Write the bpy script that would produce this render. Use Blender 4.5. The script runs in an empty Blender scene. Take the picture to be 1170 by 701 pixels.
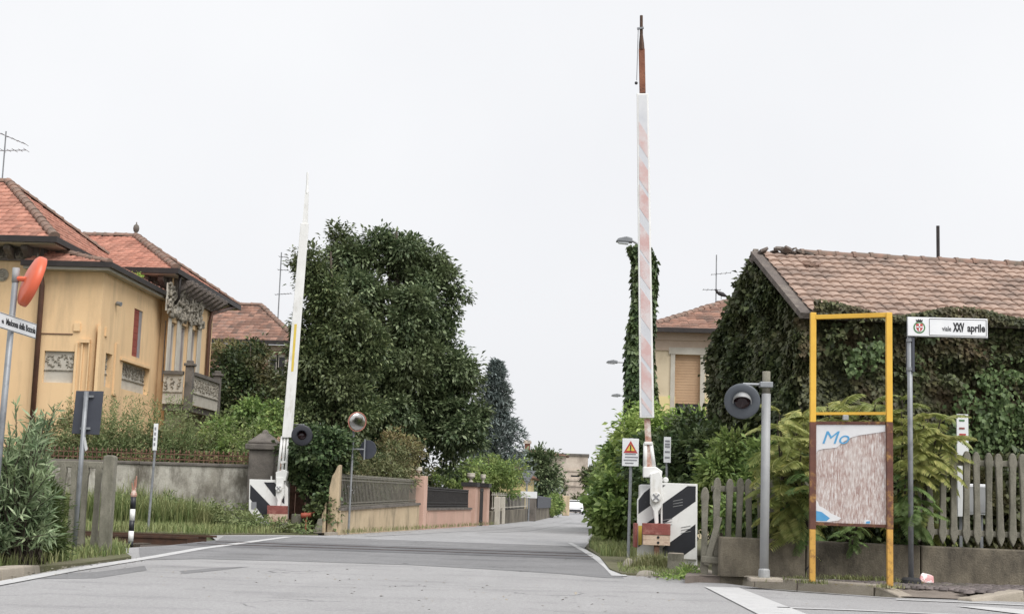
import bpy, bmesh, math, random
import numpy as np
from mathutils import Vector, Matrix

random.seed(11)
RNG = np.random.default_rng(7)
SC = bpy.context.scene
COL = SC.collection
rad = math.radians

# ------------------------------------------------------------------ camera
F = 1650.0                       # focal length in pixels of the 1170 x 701 photograph
W0, H0 = 1170.0, 701.0
CAM_H, YAW, PITCH, ROLL = 0.95, rad(2.52), rad(7.72), rad(1.8)
fh = Vector((-math.sin(YAW), math.cos(YAW), 0)); r0 = Vector((math.cos(YAW), math.sin(YAW), 0)); zz = Vector((0, 0, 1))
FWD = fh * math.cos(PITCH) + zz * math.sin(PITCH)
u0 = -fh * math.sin(PITCH) + zz * math.cos(PITCH)
RGT = r0 * math.cos(ROLL) + u0 * math.sin(ROLL)
UP = -r0 * math.sin(ROLL) + u0 * math.cos(ROLL)
EYE = Vector((0, 0, CAM_H))
cam = bpy.data.cameras.new('camera'); camo = bpy.data.objects.new('camera', cam); COL.objects.link(camo)
cam.sensor_width = 36; cam.lens = 36 * F / W0; cam.clip_start = 0.1; cam.clip_end = 4000
camo.matrix_world = Matrix(((RGT.x, UP.x, -FWD.x, EYE.x), (RGT.y, UP.y, -FWD.y, EYE.y), (RGT.z, UP.z, -FWD.z, EYE.z), (0, 0, 0, 1)))
SC.camera = camo

# ------------------------------------------------------------------ sky, sun, exposure
SUN_EL, SUN_AZ = rad(52), rad(142)
world = bpy.data.worlds.new('World'); SC.world = world; world.use_nodes = True
wn = world.node_tree.nodes; wl = world.node_tree.links; wn.clear()
sky = wn.new('ShaderNodeTexSky'); sky.sky_type = 'NISHITA'; sky.sun_disc = False
sky.sun_elevation = SUN_EL; sky.sun_rotation = SUN_AZ; sky.dust_density = 6; sky.air_density = 1.0
hsv = wn.new('ShaderNodeHueSaturation'); hsv.inputs['Saturation'].default_value = 0.15; hsv.inputs['Value'].default_value = 1.0
mixw = wn.new('ShaderNodeMixRGB'); mixw.inputs[0].default_value = 0.88
mixw.inputs[2].default_value = (5.0, 5.06, 5.2, 1)      # even cloud cover
bg = wn.new('ShaderNodeBackground'); bg.inputs[1].default_value = 0.10
wo = wn.new('ShaderNodeOutputWorld')
wnz = wn.new('ShaderNodeTexNoise'); wnz.inputs['Scale'].default_value = 2.2; wnz.inputs['Detail'].default_value = 5
wrp = wn.new('ShaderNodeValToRGB'); wrp.color_ramp.elements[0].color = (4.85, 4.9, 5.06, 1); wrp.color_ramp.elements[1].color = (5.2, 5.25, 5.36, 1); wrp.color_ramp.elements[0].position = .35; wrp.color_ramp.elements[1].position = .65
wtc = wn.new('ShaderNodeTexCoord'); wl.new(wtc.outputs['Generated'], wnz.inputs['Vector']); wl.new(wnz.outputs['Fac'], wrp.inputs[0]); wl.new(wrp.outputs[0], mixw.inputs[2])
wl.new(sky.outputs[0], hsv.inputs['Color']); wl.new(hsv.outputs[0], mixw.inputs[1]); wl.new(mixw.outputs[0], bg.inputs[0]); wl.new(bg.outputs[0], wo.inputs[0])
sun = bpy.data.lights.new('sun', 'SUN'); sun.energy = 1.5; sun.angle = rad(40); sun.color = (1.0, 0.97, 0.93)
suno = bpy.data.objects.new('sun', sun); COL.objects.link(suno)
sd = Vector((math.sin(SUN_AZ) * math.cos(SUN_EL), math.cos(SUN_AZ) * math.cos(SUN_EL), math.sin(SUN_EL)))
suno.rotation_euler = sd.to_track_quat('Z', 'Y').to_euler(); suno.location = (0, 0, 60)
SC.view_settings.view_transform = 'Standard'; SC.view_settings.look = 'None'
SC.view_settings.gamma = 1; SC.view_settings.exposure = 0.95; SC.view_settings.use_curve_mapping = False
SC.render.engine = 'CYCLES'; SC.cycles.use_denoising = True
SC.cycles.max_bounces = 6; SC.cycles.transparent_max_bounces = 8

# ------------------------------------------------------------------ pixel <-> world helpers (photograph pixels)
def ray(px, py):
    return FWD * F + RGT * (px - W0 / 2) - UP * (py - H0 / 2)
def A(px, py, Y):
    d = ray(px, py); return EYE + d * (Y / d.y)
def G(px, py, z=0.0):
    d = ray(px, py); return EYE + d * ((z - CAM_H) / d.z)
def AX(px, py, X):
    d = ray(px, py); return EYE + d * (X / d.x)
def pix(p):
    d = Vector(p) - EYE; w = d.dot(FWD)
    return W0 / 2 + F * d.dot(RGT) / w, H0 / 2 - F * d.dot(UP) / w
def colx(px, py, Y):            # x of a pixel at depth Y
    return A(px, py, Y).x

# ------------------------------------------------------------------ colours and materials
def s2l(c):
    c /= 255.0
    return c / 12.92 if c <= 0.04045 else ((c + 0.055) / 1.055) ** 2.4
SAT = 0.84
def C(r, g, b, k=1.0):
    m = .3 * r + .59 * g + .11 * b; r, g, b = (m + (v - m) * SAT for v in (r, g, b))
    return (s2l(r) * k, s2l(g) * k, s2l(b) * k, 1.0)

MATS = {}
def newmat(name):
    m = bpy.data.materials.new(name); m.use_nodes = True; MATS[name] = m
    nt = m.node_tree; nt.nodes.clear()
    out = nt.nodes.new('ShaderNodeOutputMaterial'); bs = nt.nodes.new('ShaderNodeBsdfPrincipled')
    nt.links.new(bs.outputs[0], out.inputs[0])
    return m, nt, bs, out
def noise(nt, vec, scale, detail=6, rough=0.6):
    n = nt.nodes.new('ShaderNodeTexNoise'); n.inputs['Scale'].default_value = scale
    n.inputs['Detail'].default_value = detail; n.inputs['Roughness'].default_value = rough
    if vec is not None: nt.links.new(vec, n.inputs['Vector'])
    return n.outputs['Fac']
def ramp(nt, fac, stops):
    r = nt.nodes.new('ShaderNodeValToRGB'); e = r.color_ramp.elements
    while len(e) < len(stops): e.new(0.5)
    for i, (p, c) in enumerate(stops): e[i].position = p; e[i].color = c if len(c) == 4 else (*c, 1)
    nt.links.new(fac, r.inputs[0]); return r.outputs[0]
def mixc(nt, fac, a, b, blend='MIX'):
    m = nt.nodes.new('ShaderNodeMixRGB'); m.blend_type = blend
    for i, v in ((0, fac), (1, a), (2, b)):
        if isinstance(v, (int, float)): m.inputs[i].default_value = v
        elif isinstance(v, tuple): m.inputs[i].default_value = v
        else: nt.links.new(v, m.inputs[i])
    return m.outputs[0]
def position(nt, stretch=(1, 1, 1)):
    g = nt.nodes.new('ShaderNodeNewGeometry'); mp = nt.nodes.new('ShaderNodeMapping')
    mp.inputs['Scale'].default_value = stretch
    nt.links.new(g.outputs['Position'], mp.inputs['Vector']); return mp.outputs[0], g

def weather(name, c1, c2, scale=3.0, stain=None, sscale=1.2, samt=(0.5, 0.72), stretch=(1, 1, 1), rough=0.85, bump=0.3, bscale=40, metal=0.0, island=0.0, fine=0.0, bdist=0.02):
    m, nt, bs, out = newmat(name)
    vec, g = position(nt)
    col = ramp(nt, noise(nt, vec, scale), [(0.3, c1), (0.7, c2)])
    if fine:
        f = noise(nt, vec, bscale * 1.5, 3)
        col = mixc(nt, fine, col, ramp(nt, f, [(0.35, (0.25, 0.25, 0.25)), (0.65, (0.75, 0.75, 0.75))]), 'OVERLAY')
    if stain is not None:
        v2, _ = position(nt, stretch)
        f = ramp(nt, noise(nt, v2, sscale, 8, 0.7), [(samt[0], (0, 0, 0)), (samt[1], (1, 1, 1))])
        col = mixc(nt, f, col, stain)
    if island:
        col = mixc(nt, island, col, ramp(nt, g.outputs['Random Per Island'], [(0.0, (0.15, 0.15, 0.15)), (1.0, (0.85, 0.85, 0.85))]), 'OVERLAY')
    nt.links.new(col, bs.inputs['Base Color'])
    bs.inputs['Roughness'].default_value = rough; bs.inputs['Metallic'].default_value = metal
    if bump:
        b = nt.nodes.new('ShaderNodeBump'); b.inputs['Strength'].default_value = bump; b.inputs['Distance'].default_value = bdist
        nt.links.new(noise(nt, vec, bscale, 5), b.inputs['Height']); nt.links.new(b.outputs[0], bs.inputs['Normal'])
    return m

def leafmat(name, cols, patch=None, pscale=0.5, rough=0.55, transl=0.25):
    """cols: three leaf colours picked per leaf; patch: colour of other shoots, in patches."""
    br = lambda c: tuple(min(.8, x * 1.4) for x in c[:3]) + (1,)
    cols = [br(c) for c in cols]; patch = br(patch) if patch is not None else None
    m, nt, bs, out = newmat(name)
    vec, g = position(nt)
    col = ramp(nt, g.outputs['Random Per Island'], [(0.0, cols[0]), (0.55, cols[1]), (1.0, cols[2])])
    if patch is not None:
        f = ramp(nt, noise(nt, vec, pscale, 4), [(0.45, (0, 0, 0)), (0.65, (1, 1, 1))])
        f2 = nt.nodes.new('ShaderNodeMath'); f2.operation = 'MULTIPLY'; f2.inputs[1].default_value = 0.75; nt.links.new(f, f2.inputs[0])
        col = mixc(nt, f2.outputs[0], col, patch)
    nt.links.new(col, bs.inputs['Base Color']); bs.inputs['Roughness'].default_value = rough
    bs.inputs['Specular IOR Level'].default_value = 0.35
    t = nt.nodes.new('ShaderNodeBsdfTranslucent'); nt.links.new(col, t.inputs[0])
    mx = nt.nodes.new('ShaderNodeMixShader'); mx.inputs[0].default_value = transl
    nt.links.new(bs.outputs[0], mx.inputs[1]); nt.links.new(t.outputs[0], mx.inputs[2]); nt.links.new(mx.outputs[0], out.inputs[0])
    return m
def plain(name, c, rough=0.5, metal=0.0, var=0.12, scale=6, stain=None, samt=(0.6, 0.75), sscale=5):
    c2 = tuple(min(1, x * (1 - var)) for x in c[:3]) + (1,)
    return weather(name, c, c2, scale=scale, rough=rough, metal=metal, bump=0.05, bscale=60, stain=stain, samt=samt, sscale=sscale)

# ------------------------------------------------------------------ object helpers
ORG = {}
def origin(p):
    return ORG[p.name] if p is not None else Vector((0, 0, 0))
def tag(o, label=None, cat=None, group=None, kind=None):
    if label: o['label'] = label
    if cat: o['category'] = cat
    if group: o['group'] = group
    if kind: o['kind'] = kind
    return o
def thing(name, label, cat, loc=(0, 0, 0), group=None):
    o = bpy.data.objects.new(name, None); COL.objects.link(o); o.location = loc; o.empty_display_size = 0.2
    ORG[o.name] = Vector(loc); return tag(o, label, cat, group)
def link(name, me, mat, parent=None, loc=None):
    o = bpy.data.objects.new(name, me); COL.objects.link(o)
    if mat is not None and not me.materials: me.materials.append(MATS[mat] if isinstance(mat, str) else mat)
    if parent is not None:
        o.parent = parent; o.location = (Vector(loc) - origin(parent)) if loc is not None else (0, 0, 0)
        ORG[o.name] = Vector(loc) if loc is not None else origin(parent).copy()
    else:
        o.location = loc if loc is not None else (0, 0, 0); ORG[o.name] = Vector(o.location)
    return o

class MB:
    def __init__(s): s.v = []; s.f = []
    def add(s, vs, fs):
        n = len(s.v); s.v += [tuple(v) for v in vs]; s.f += [tuple(i + n for i in f) for f in fs]; return s
    def box(s, c, h, rz=0.0, M=None):
        c = Vector(c); co, si = math.cos(rz), math.sin(rz); vs = []
        for dz in (-1, 1):
            for dx, dy in ((-1, -1), (1, -1), (1, 1), (-1, 1)):
                x, y, z = dx * h[0], dy * h[1], dz * h[2]
                p = Vector((x * co - y * si, x * si + y * co, z))
                if M is not None: p = M @ Vector((x, y, z))
                vs.append(c + p)
        return s.add(vs, [(3, 2, 1, 0), (4, 5, 6, 7), (0, 1, 5, 4), (1, 2, 6, 5), (2, 3, 7, 6), (3, 0, 4, 7)])
    def bb(s, a, b):
        a, b = Vector(a), Vector(b)
        return s.box((a + b) / 2, [abs(x) / 2 for x in (b - a)])
    def prism(s, pts, ext):
        pts = [Vector(p) for p in pts]; ext = Vector(ext); n = len(pts)
        vs = pts + [p + ext for p in pts]
        fs = [tuple(range(n - 1, -1, -1)), tuple(range(n, 2 * n))] + [(i, (i + 1) % n, n + (i + 1) % n, n + i) for i in range(n)]
        return s.add(vs, fs)
    def tube(s, pts, r, seg=8, cap=True):
        pts = [Vector(p) for p in pts]; n = len(pts)
        rs = r if isinstance(r, (list, tuple)) else [r] * n
        vs = []; ref = None
        for i, p in enumerate(pts):
            t = (pts[min(i + 1, n - 1)] - pts[max(i - 1, 0)]).normalized()
            a = Vector((0, 0, 1)) if abs(t.z) < 0.9 else Vector((0, 1, 0))
            x = t.cross(a).normalized() if ref is None else (ref - t * ref.dot(t)).normalized()
            ref = x; y = t.cross(x)
            for k in range(seg):
                an = 2 * math.pi * k / seg; vs.append(p + (x * math.cos(an) + y * math.sin(an)) * rs[i])
        fs = [(i * seg + k, i * seg + (k + 1) % seg, (i + 1) * seg + (k + 1) % seg, (i + 1) * seg + k) for i in range(n - 1) for k in range(seg)]
        if cap: fs += [tuple(range(seg - 1, -1, -1)), tuple(range((n - 1) * seg, n * seg))]
        return s.add(vs, fs)
    def bar(s, a, b, w, d):                   # rectangular bar from a to b
        a, b = Vector(a), Vector(b); t = (b - a).normalized()
        ref = Vector((0, 1, 0)) if abs(t.y) < 0.9 else Vector((1, 0, 0))
        x = t.cross(ref).normalized(); y = t.cross(x).normalized(); vs = []
        for p in (a, b):
            for i, j in ((-1, -1), (1, -1), (1, 1), (-1, 1)): vs.append(p + x * w / 2 * i + y * d / 2 * j)
        return s.add(vs, [(3, 2, 1, 0), (4, 5, 6, 7), (0, 1, 5, 4), (1, 2, 6, 5), (2, 3, 7, 6), (3, 0, 4, 7)])
    def lathe(s, prof, c, axis=(0, 0, 1), seg=20):
        c = Vector(c); t = Vector(axis).normalized(); a = Vector((0, 0, 1)) if abs(t.z) < 0.9 else Vector((0, 1, 0))
        x = t.cross(a).normalized(); y = t.cross(x); vs = []
        for r, h in prof:
            for k in range(seg):
                an = 2 * math.pi * k / seg; vs.append(c + t * h + (x * math.cos(an) + y * math.sin(an)) * r)
        fs = [(i * seg + k, i * seg + (k + 1) % seg, (i + 1) * seg + (k + 1) % seg, (i + 1) * seg + k) for i in range(len(prof) - 1) for k in range(seg)]
        fs += [tuple(range(seg - 1, -1, -1)), tuple(range((len(prof) - 1) * seg, len(prof) * seg))]
        return s.add(vs, fs)
    def mesh(s, org=(0, 0, 0), smooth=False, bevel=0, noise_amt=0, name='mesh'):
        me = bpy.data.meshes.new(name); o = Vector(org)
        me.from_pydata([tuple(Vector(v) - o) for v in s.v], [], s.f)
        bm = bmesh.new(); bm.from_mesh(me); bmesh.ops.recalc_face_normals(bm, faces=bm.faces)
        if bevel:
            es = [e for e in bm.edges if len(e.link_faces) == 2 and e.calc_face_angle(0) > 0.5]
            bmesh.ops.bevel(bm, geom=es, offset=bevel, segments=2, affect='EDGES', profile=0.5)
        if noise_amt:
            for v in bm.verts: v.co += Vector((random.uniform(-1, 1), random.uniform(-1, 1), random.uniform(-1, 1))) * noise_amt
        bm.to_mesh(me); bm.free()
        if smooth:
            for p in me.polygons: p.use_smooth = True
        return me
    def build(s, name, mat, parent=None, smooth=False, bevel=0, noise_amt=0, **kw):
        if parent is None:
            vs = np.array(s.v); org = Vector(((vs[:, 0].min() + vs[:, 0].max()) / 2, (vs[:, 1].min() + vs[:, 1].max()) / 2, vs[:, 2].min()))
            o = link(name, s.mesh(org, smooth, bevel, noise_amt, name), mat, None, org)
        else:
            o = link(name, s.mesh(origin(parent), smooth, bevel, noise_amt, name), mat, parent)
        if kw: tag(o, **kw)
        return o

def bulk(name, verts, faces_n, idx, mat, parent=None, smooth=False, **kw):
    """numpy mesh: verts (n,3), idx flat index array, faces_n verts per face"""
    org = origin(parent) if parent is not None else Vector((0, 0, 0))
    v = np.ascontiguousarray(verts - np.array(org)[None, :], dtype=np.float32)
    me = bpy.data.meshes.new(name); nf = len(idx) // faces_n
    me.vertices.add(len(v)); me.vertices.foreach_set('co', v.ravel())
    me.loops.add(len(idx)); me.loops.foreach_set('vertex_index', np.ascontiguousarray(idx, dtype=np.int32))
    me.polygons.add(nf); me.polygons.foreach_set('loop_start', np.arange(0, nf * faces_n, faces_n, dtype=np.int32))
    try: me.polygons.foreach_set('loop_total', np.full(nf, faces_n, dtype=np.int32))
    except Exception: pass
    me.update(calc_edges=True)
    if smooth: me.polygons.foreach_set('use_smooth', np.ones(nf, dtype=bool))
    o = link(name, me, mat, parent)
    if kw: tag(o, **kw)
    return o
def nrm(a): return a / (np.linalg.norm(a, axis=1, keepdims=True) + 1e-9)
def leaf_geo(P, D, N, L, Wd, fold=0.18, droop=0.12):
    D = nrm(D); S = nrm(np.cross(D, N)); U = np.cross(S, D); L = L[:, None]; Wd = Wd[:, None]
    n = len(P); v = np.empty((n, 4, 3))
    v[:, 0] = P; v[:, 1] = P + D * L * 0.48 + S * Wd / 2 + U * fold * Wd
    v[:, 2] = P + D * L - U * droop * L; v[:, 3] = P + D * L * 0.48 - S * Wd / 2 + U * fold * Wd
    b = np.arange(n)[:, None] * 4
    idx = (b + np.array([[0, 1, 2, 0, 2, 3]])).ravel()
    return v.reshape(-1, 3), idx
def rdir(n): return nrm(RNG.normal(size=(n, 3)))
def lump(p, f):                                    # cheap smooth noise, about -1..1
    return (np.sin(p[:, 0] * f + 1.3) * np.cos(p[:, 1] * f * 1.3 - 0.7) + np.sin(p[:, 2] * f * 1.15 + p[:, 0] * f * 0.7) + 0.6 * np.sin((p[:, 1] + p[:, 2]) * f * 2.1 + 2.0)) / 2.2
def crown(name, mat, parent, blobs, nclump, nleaf, cr, leaf, shell=0.62, aspect=0.45, up=0.5, flat=0.75, lumpy=0.16, drop=-0.15, fold=0.18, zmin=None, **kw):
    """foliage: leaf-sized faces in clumps spread through a union of ellipsoids"""
    w = np.array([(b[3] * b[4] * b[5]) ** (2 / 3) for b in blobs]); w = w / w.sum()
    k = RNG.choice(len(blobs), nclump, p=w); B = np.array(blobs)[k]
    d = rdir(nclump); r = shell + (1 - shell) * RNG.random(nclump) ** 0.6
    r = r * (1 + lumpy * lump(d + B[:, :3] * 0.37, 4.0)) + RNG.normal(size=nclump) * 0.035
    cen = B[:, :3] + d * B[:, 3:6] * r[:, None]
    # drop clumps deep inside another blob
    keep = np.ones(nclump, bool)
    for i, b in enumerate(blobs):
        q = np.linalg.norm((cen - np.array(b[:3])) / np.array(b[3:6]), axis=1); keep &= ~((k != i) & (q < 0.5))
    cen, d = cen[keep], d[keep]; m = len(cen)
    sz = cr * (0.6 + 0.8 * RNG.random(m))
    n = m * nleaf; ci = np.repeat(np.arange(m), nleaf)
    off = RNG.normal(size=(n, 3)) * 0.55; off[:, 2] *= flat
    P = cen[ci] + off * sz[ci][:, None]
    D = d[ci] * 0.55 + nrm(off) * 0.6 + rdir(n) * 0.45 + np.array([[0, 0, drop]])
    N = np.array([[0, 0, up]]) + d[ci] * 0.5 + rdir(n) * 0.45
    L = leaf * (0.45 + 1.0 * RNG.random(n))
    if zmin is not None:
        ok = P[:, 2] > zmin; P, D, N, L = P[ok], D[ok], N[ok], L[ok]
    v, idx = leaf_geo(P, D, N, L, L * aspect, fold)
    return bulk(name, v, 3, idx, mat, parent, **kw)
def blob(px, py, Y, rx, ry, dep=None):             # ellipsoid from a pixel outline at depth Y
    c = A(px, py, Y); s = Y / F
    return (c.x, c.y, c.z, rx * s, (dep if dep else rx * s), ry * s)
def blades(name, mat, P, h, w, lean=0.35, parent=None, seg=2, curve=0.4, **kw):
    """grass blades rooted at P (n,3)"""
    n = len(P); h = np.broadcast_to(h, (n,)) * (0.6 + 0.7 * RNG.random(n))
    a = RNG.random(n) * 2 * np.pi; S = np.stack([np.cos(a), np.sin(a), 0 * a], 1); T = np.stack([-np.sin(a), np.cos(a), 0 * a], 1)
    ln = (lean * RNG.random(n))[:, None]; w = (w * (0.7 + 0.6 * RNG.random(n)))[:, None]; hh = h[:, None]
    Z = np.array([[0, 0, 1.0]])
    mid = P + Z * hh * 0.55 + T * ln * hh * 0.35; tip = P + Z * hh * (1 - 0.25 * ln) + T * ln * hh * (0.6 + curve)
    v = np.empty((n, 5, 3)); v[:, 0] = P - S * w / 2; v[:, 1] = P + S * w / 2; v[:, 2] = mid + S * w * 0.4; v[:, 3] = mid - S * w * 0.4; v[:, 4] = tip
    b = np.arange(n)[:, None] * 5
    idx = (b + np.array([[0, 1, 2, 0, 2, 3, 3, 2, 4]])).ravel()
    return bulk(name, v.reshape(-1, 3), 3, idx, mat, parent, **kw)
def scatter_poly(poly, n, z=0.0):
    """n random points in an xy polygon"""
    P = np.array([(p[0], p[1]) for p in poly]); lo, hi = P.min(0), P.max(0); out = []
    tot = 0
    while tot < n:
        q = lo + (hi - lo) * RNG.random((n * 2, 2)); ins = np.zeros(len(q), bool); j = len(P) - 1
        for i in range(len(P)):
            c = ((P[i, 1] > q[:, 1]) != (P[j, 1] > q[:, 1])) & (q[:, 0] < (P[j, 0] - P[i, 0]) * (q[:, 1] - P[i, 1]) / (P[j, 1] - P[i, 1] + 1e-12) + P[i, 0])
            ins ^= c; j = i
        out.append(q[ins]); tot += ins.sum()
    q = np.concatenate(out)[:n]
    return np.column_stack([q, np.full(len(q), z)])
def sheet(name, poly, z, mat, parent=None, **kw):
    mb = MB(); mb.add([(p[0], p[1], z) for p in poly], [tuple(range(len(poly)))])
    me = mb.mesh((0, 0, 0), name=name)
    bm = bmesh.new(); bm.from_mesh(me); bmesh.ops.triangulate(bm, faces=bm.faces)
    for f in bm.faces:
        if f.normal.z < 0: f.normal_flip()
    bm.to_mesh(me); bm.free()
    o = link(name, me, mat, parent)
    if parent is not None: o.location = -origin(parent); ORG[o.name] = Vector((0, 0, 0))
    if kw: tag(o, **kw)
    return o
def bank(name, poly, z, mat, **kw):
    mb = MB(); mb.prism([(p[0], p[1], -.08) for p in poly], (0, 0, z + .08)); me = mb.mesh(name=name)
    bm = bmesh.new(); bm.from_mesh(me); bmesh.ops.triangulate(bm, faces=bm.faces); bm.to_mesh(me); bm.free()
    o = link(name, me, mat); return tag(o, **kw)
def lobes(blobs, k, f=(.34, .52), core=.62):
    """break smooth ellipsoids into many lobes standing out of smaller cores"""
    out = []
    for b in blobs:
        out.append((b[0], b[1], b[2], b[3] * core, b[4] * core, b[5] * core))
        for i in range(k):
            d = rdir(1)[0]; q = RNG.uniform(*f); e = 1.04 - q * .72 + RNG.normal() * .05
            out.append((b[0] + d[0] * b[3] * e, b[1] + d[1] * b[4] * e, b[2] + d[2] * b[5] * e, b[3] * q, b[4] * q, b[5] * q * .85))
    return out
def ribbon(name, pts, widths, z, mat, parent=None, **kw):
    pts = [Vector((p[0], p[1], 0)) for p in pts]; n = len(pts); L = []; R = []
    for i, p in enumerate(pts):
        t = (pts[min(i + 1, n - 1)] - pts[max(i - 1, 0)]).normalized(); s = Vector((-t.y, t.x, 0)); w = widths[i] if isinstance(widths, (list, tuple)) else widths
        L.append(p + s * w / 2); R.append(p - s * w / 2)
    mb = MB(); vs = [(p.x, p.y, z) for p in L] + [(p.x, p.y, z) for p in R]
    mb.add(vs, [(i, i + 1, n + i + 1, n + i) for i in range(n - 1)])
    o = link(name, mb.mesh(name=name), mat, parent)
    if kw: tag(o, **kw)
    return o
def text(name, body, size, loc, xdir, up, mat, parent, bold=0.0, shear=0.0, sx=1.0, align='LEFT', ext=0.0015):
    cu = bpy.data.curves.new(name, 'FONT'); cu.body = body; cu.size = size; cu.extrude = ext; cu.offset = bold; cu.shear = shear; cu.align_x = align
    cu.resolution_u = 4
    tmp = bpy.data.objects.new('tmp', cu); COL.objects.link(tmp); bpy.context.view_layer.update()
    me = bpy.data.meshes.new_from_object(tmp.evaluated_get(bpy.context.evaluated_depsgraph_get())); bpy.data.objects.remove(tmp)
    x = Vector(xdir).normalized(); y = Vector(up).normalized(); n = x.cross(y)
    R = Matrix((x * sx, y, n)).transposed()
    me.transform(R.to_4x4()); me.materials.clear()
    return link(name, me, mat, parent, loc)
def fitx(o, axis, width):
    xs = [v.co[axis] for v in o.data.vertices]; k = width / (max(xs) - min(xs)); sc = [1, 1, 1, 1]; sc[axis] = k
    o.data.transform(Matrix.Diagonal(sc)); return o
def plate(mb, pts, Y, t):
    """prism from a pixel outline at depth Y, thickness t going away from the street"""
    return mb.prism([A(x, y, Y) for x, y in pts], (0, t, 0))

# ------------------------------------------------------------------ material library
def asphalt(name, c1, c2, dark, light, crack=0.8):
    m, nt, bs, out = newmat(name); vec, g = position(nt)
    col = ramp(nt, noise(nt, vec, .45, 8, .65), [(.3, c1), (.7, c2)])
    v2, _ = position(nt, (.35, 1.0, 1)); f = ramp(nt, noise(nt, v2, 1.3, 8, .7), [(.52, (0, 0, 0)), (.72, (.7, .7, .7))]); col = mixc(nt, f, col, dark)
    v3, _ = position(nt, (1.6, .22, 1)); f = ramp(nt, noise(nt, v3, .9, 6, .6), [(.5, (0, 0, 0)), (.75, (.5, .5, .5))]); col = mixc(nt, f, col, light)
    f = ramp(nt, noise(nt, vec, 9, 3, .5), [(.66, (0, 0, 0)), (.72, (.55, .55, .55))]); col = mixc(nt, f, col, dark)          # drips and spots
    gr = noise(nt, vec, 75, 4, .75); col = mixc(nt, .55, col, ramp(nt, gr, [(.3, (.18, .18, .18)), (.7, (.82, .82, .82))]), 'OVERLAY')
    gr2 = noise(nt, vec, 22, 4, .7); col = mixc(nt, .3, col, ramp(nt, gr2, [(.3, (.2, .2, .2)), (.7, (.8, .8, .8))]), 'OVERLAY')
    vo = nt.nodes.new('ShaderNodeTexVoronoi'); vo.feature = 'DISTANCE_TO_EDGE'; vo.inputs['Scale'].default_value = .42
    wv = nt.nodes.new('ShaderNodeVectorMath'); wv.operation = 'ADD'; nz = nt.nodes.new('ShaderNodeTexNoise'); nz.inputs['Scale'].default_value = 1.6; nz.inputs['Detail'].default_value = 6
    nt.links.new(vec, nz.inputs['Vector']); nt.links.new(vec, wv.inputs[0]); nt.links.new(nz.outputs['Color'], wv.inputs[1]); nt.links.new(wv.outputs[0], vo.inputs['Vector'])
    ck = ramp(nt, vo.outputs['Distance'], [(.0, (crack, crack, crack)), (.012, (0, 0, 0))]); msk = ramp(nt, noise(nt, vec, .3, 3), [(.5, (0, 0, 0)), (.6, (1, 1, 1))])
    col = mixc(nt, mixc(nt, 1.0, ck, msk, 'MULTIPLY'), col, C(70, 70, 72))
    nt.links.new(col, bs.inputs['Base Color']); bs.inputs['Roughness'].default_value = .92
    b = nt.nodes.new('ShaderNodeBump'); b.inputs['Strength'].default_value = .7; b.inputs['Distance'].default_value = .012; nt.links.new(gr, b.inputs['Height']); nt.links.new(b.outputs[0], bs.inputs['Normal'])
asphalt('asphalt_pale', C(168, 167, 168, .78), C(178, 177, 178, .78), C(140, 139, 141, .74), C(188, 187, 188, .78))
asphalt('asphalt_dark', C(138, 138, 140, .72), C(152, 152, 154, .72), C(104, 104, 107, .7), C(168, 168, 170, .7), .7)
asphalt('asphalt_patch', C(112, 112, 116, .7), C(130, 130, 133, .7), C(84, 84, 88, .7), C(150, 150, 153, .7), .3)
asphalt('asphalt_far', C(166, 166, 168, .78), C(178, 178, 180, .78), C(148, 148, 150, .75), C(186, 186, 188, .78), .3)
weather('road_paint', C(240, 240, 240, .62), C(225, 225, 226, .6), scale=4, stain=C(160, 160, 162, .7), sscale=9, samt=(0.58, 0.75), rough=0.7, bump=0.2, bscale=80, fine=0.2)
weather('road_paint_worn', C(205, 205, 206, .62), C(180, 180, 182, .62), scale=4, stain=C(160, 160, 162, .7), sscale=6, samt=(0.45, 0.62), rough=0.75, bump=0.2, bscale=80)
weather('soil', C(120, 112, 92, .6), C(95, 105, 62, .55), scale=0.7, stain=C(88, 104, 50, .5), sscale=0.35, samt=(0.4, 0.6), rough=0.95, bump=0.6, bscale=20, fine=0.3)
weather('verge_soil', C(112, 118, 66, .55), C(138, 130, 104, .6), scale=1.3, rough=0.95, bump=0.6, bscale=25, fine=0.3)
weather('footpath', C(165, 150, 138, .65), C(148, 136, 126, .65), scale=1.2, stain=C(120, 108, 96, .6), sscale=1.0, rough=0.92, bump=0.4, bscale=60, fine=0.3)
weather('ballast', C(120, 108, 98, .6), C(92, 80, 70, .6), scale=8, rough=0.95, bump=1.0, bscale=22, fine=0.4, bdist=0.05)
weather('rail_rust', C(105, 72, 52, .75), C(80, 58, 46, .75), scale=6, rough=0.6, metal=0.4, bump=0.2)
weather('cobble', C(140, 128, 124, .68), C(118, 108, 108, .68), scale=5, stain=C(108, 112, 72, .6), sscale=1.4, samt=(0.55, 0.7), rough=0.85, bump=0.4, bscale=50, island=0.45)
weather('kerb_stone', C(196, 184, 166, .72), C(176, 164, 148, .72), scale=3, stain=C(128, 120, 100, .7), sscale=2.4, samt=(0.55, 0.75), rough=0.9, bump=0.4, bscale=60, fine=0.25)
weather('old_concrete', C(150, 146, 130, .85), C(122, 118, 104, .85), scale=5, stain=C(92, 92, 76, .8), sscale=3.0, samt=(0.5, 0.75), stretch=(1, 1, .4), rough=0.92, bump=0.6, bscale=70, fine=0.3)
weather('plinth_concrete', C(148, 138, 118, .85), C(118, 108, 90, .85), scale=1.6, stain=C(78, 72, 62, .8), sscale=1.5, samt=(0.40, 0.62), stretch=(1, 1, .5), rough=0.92, bump=0.6, bscale=40, fine=0.3)
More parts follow.
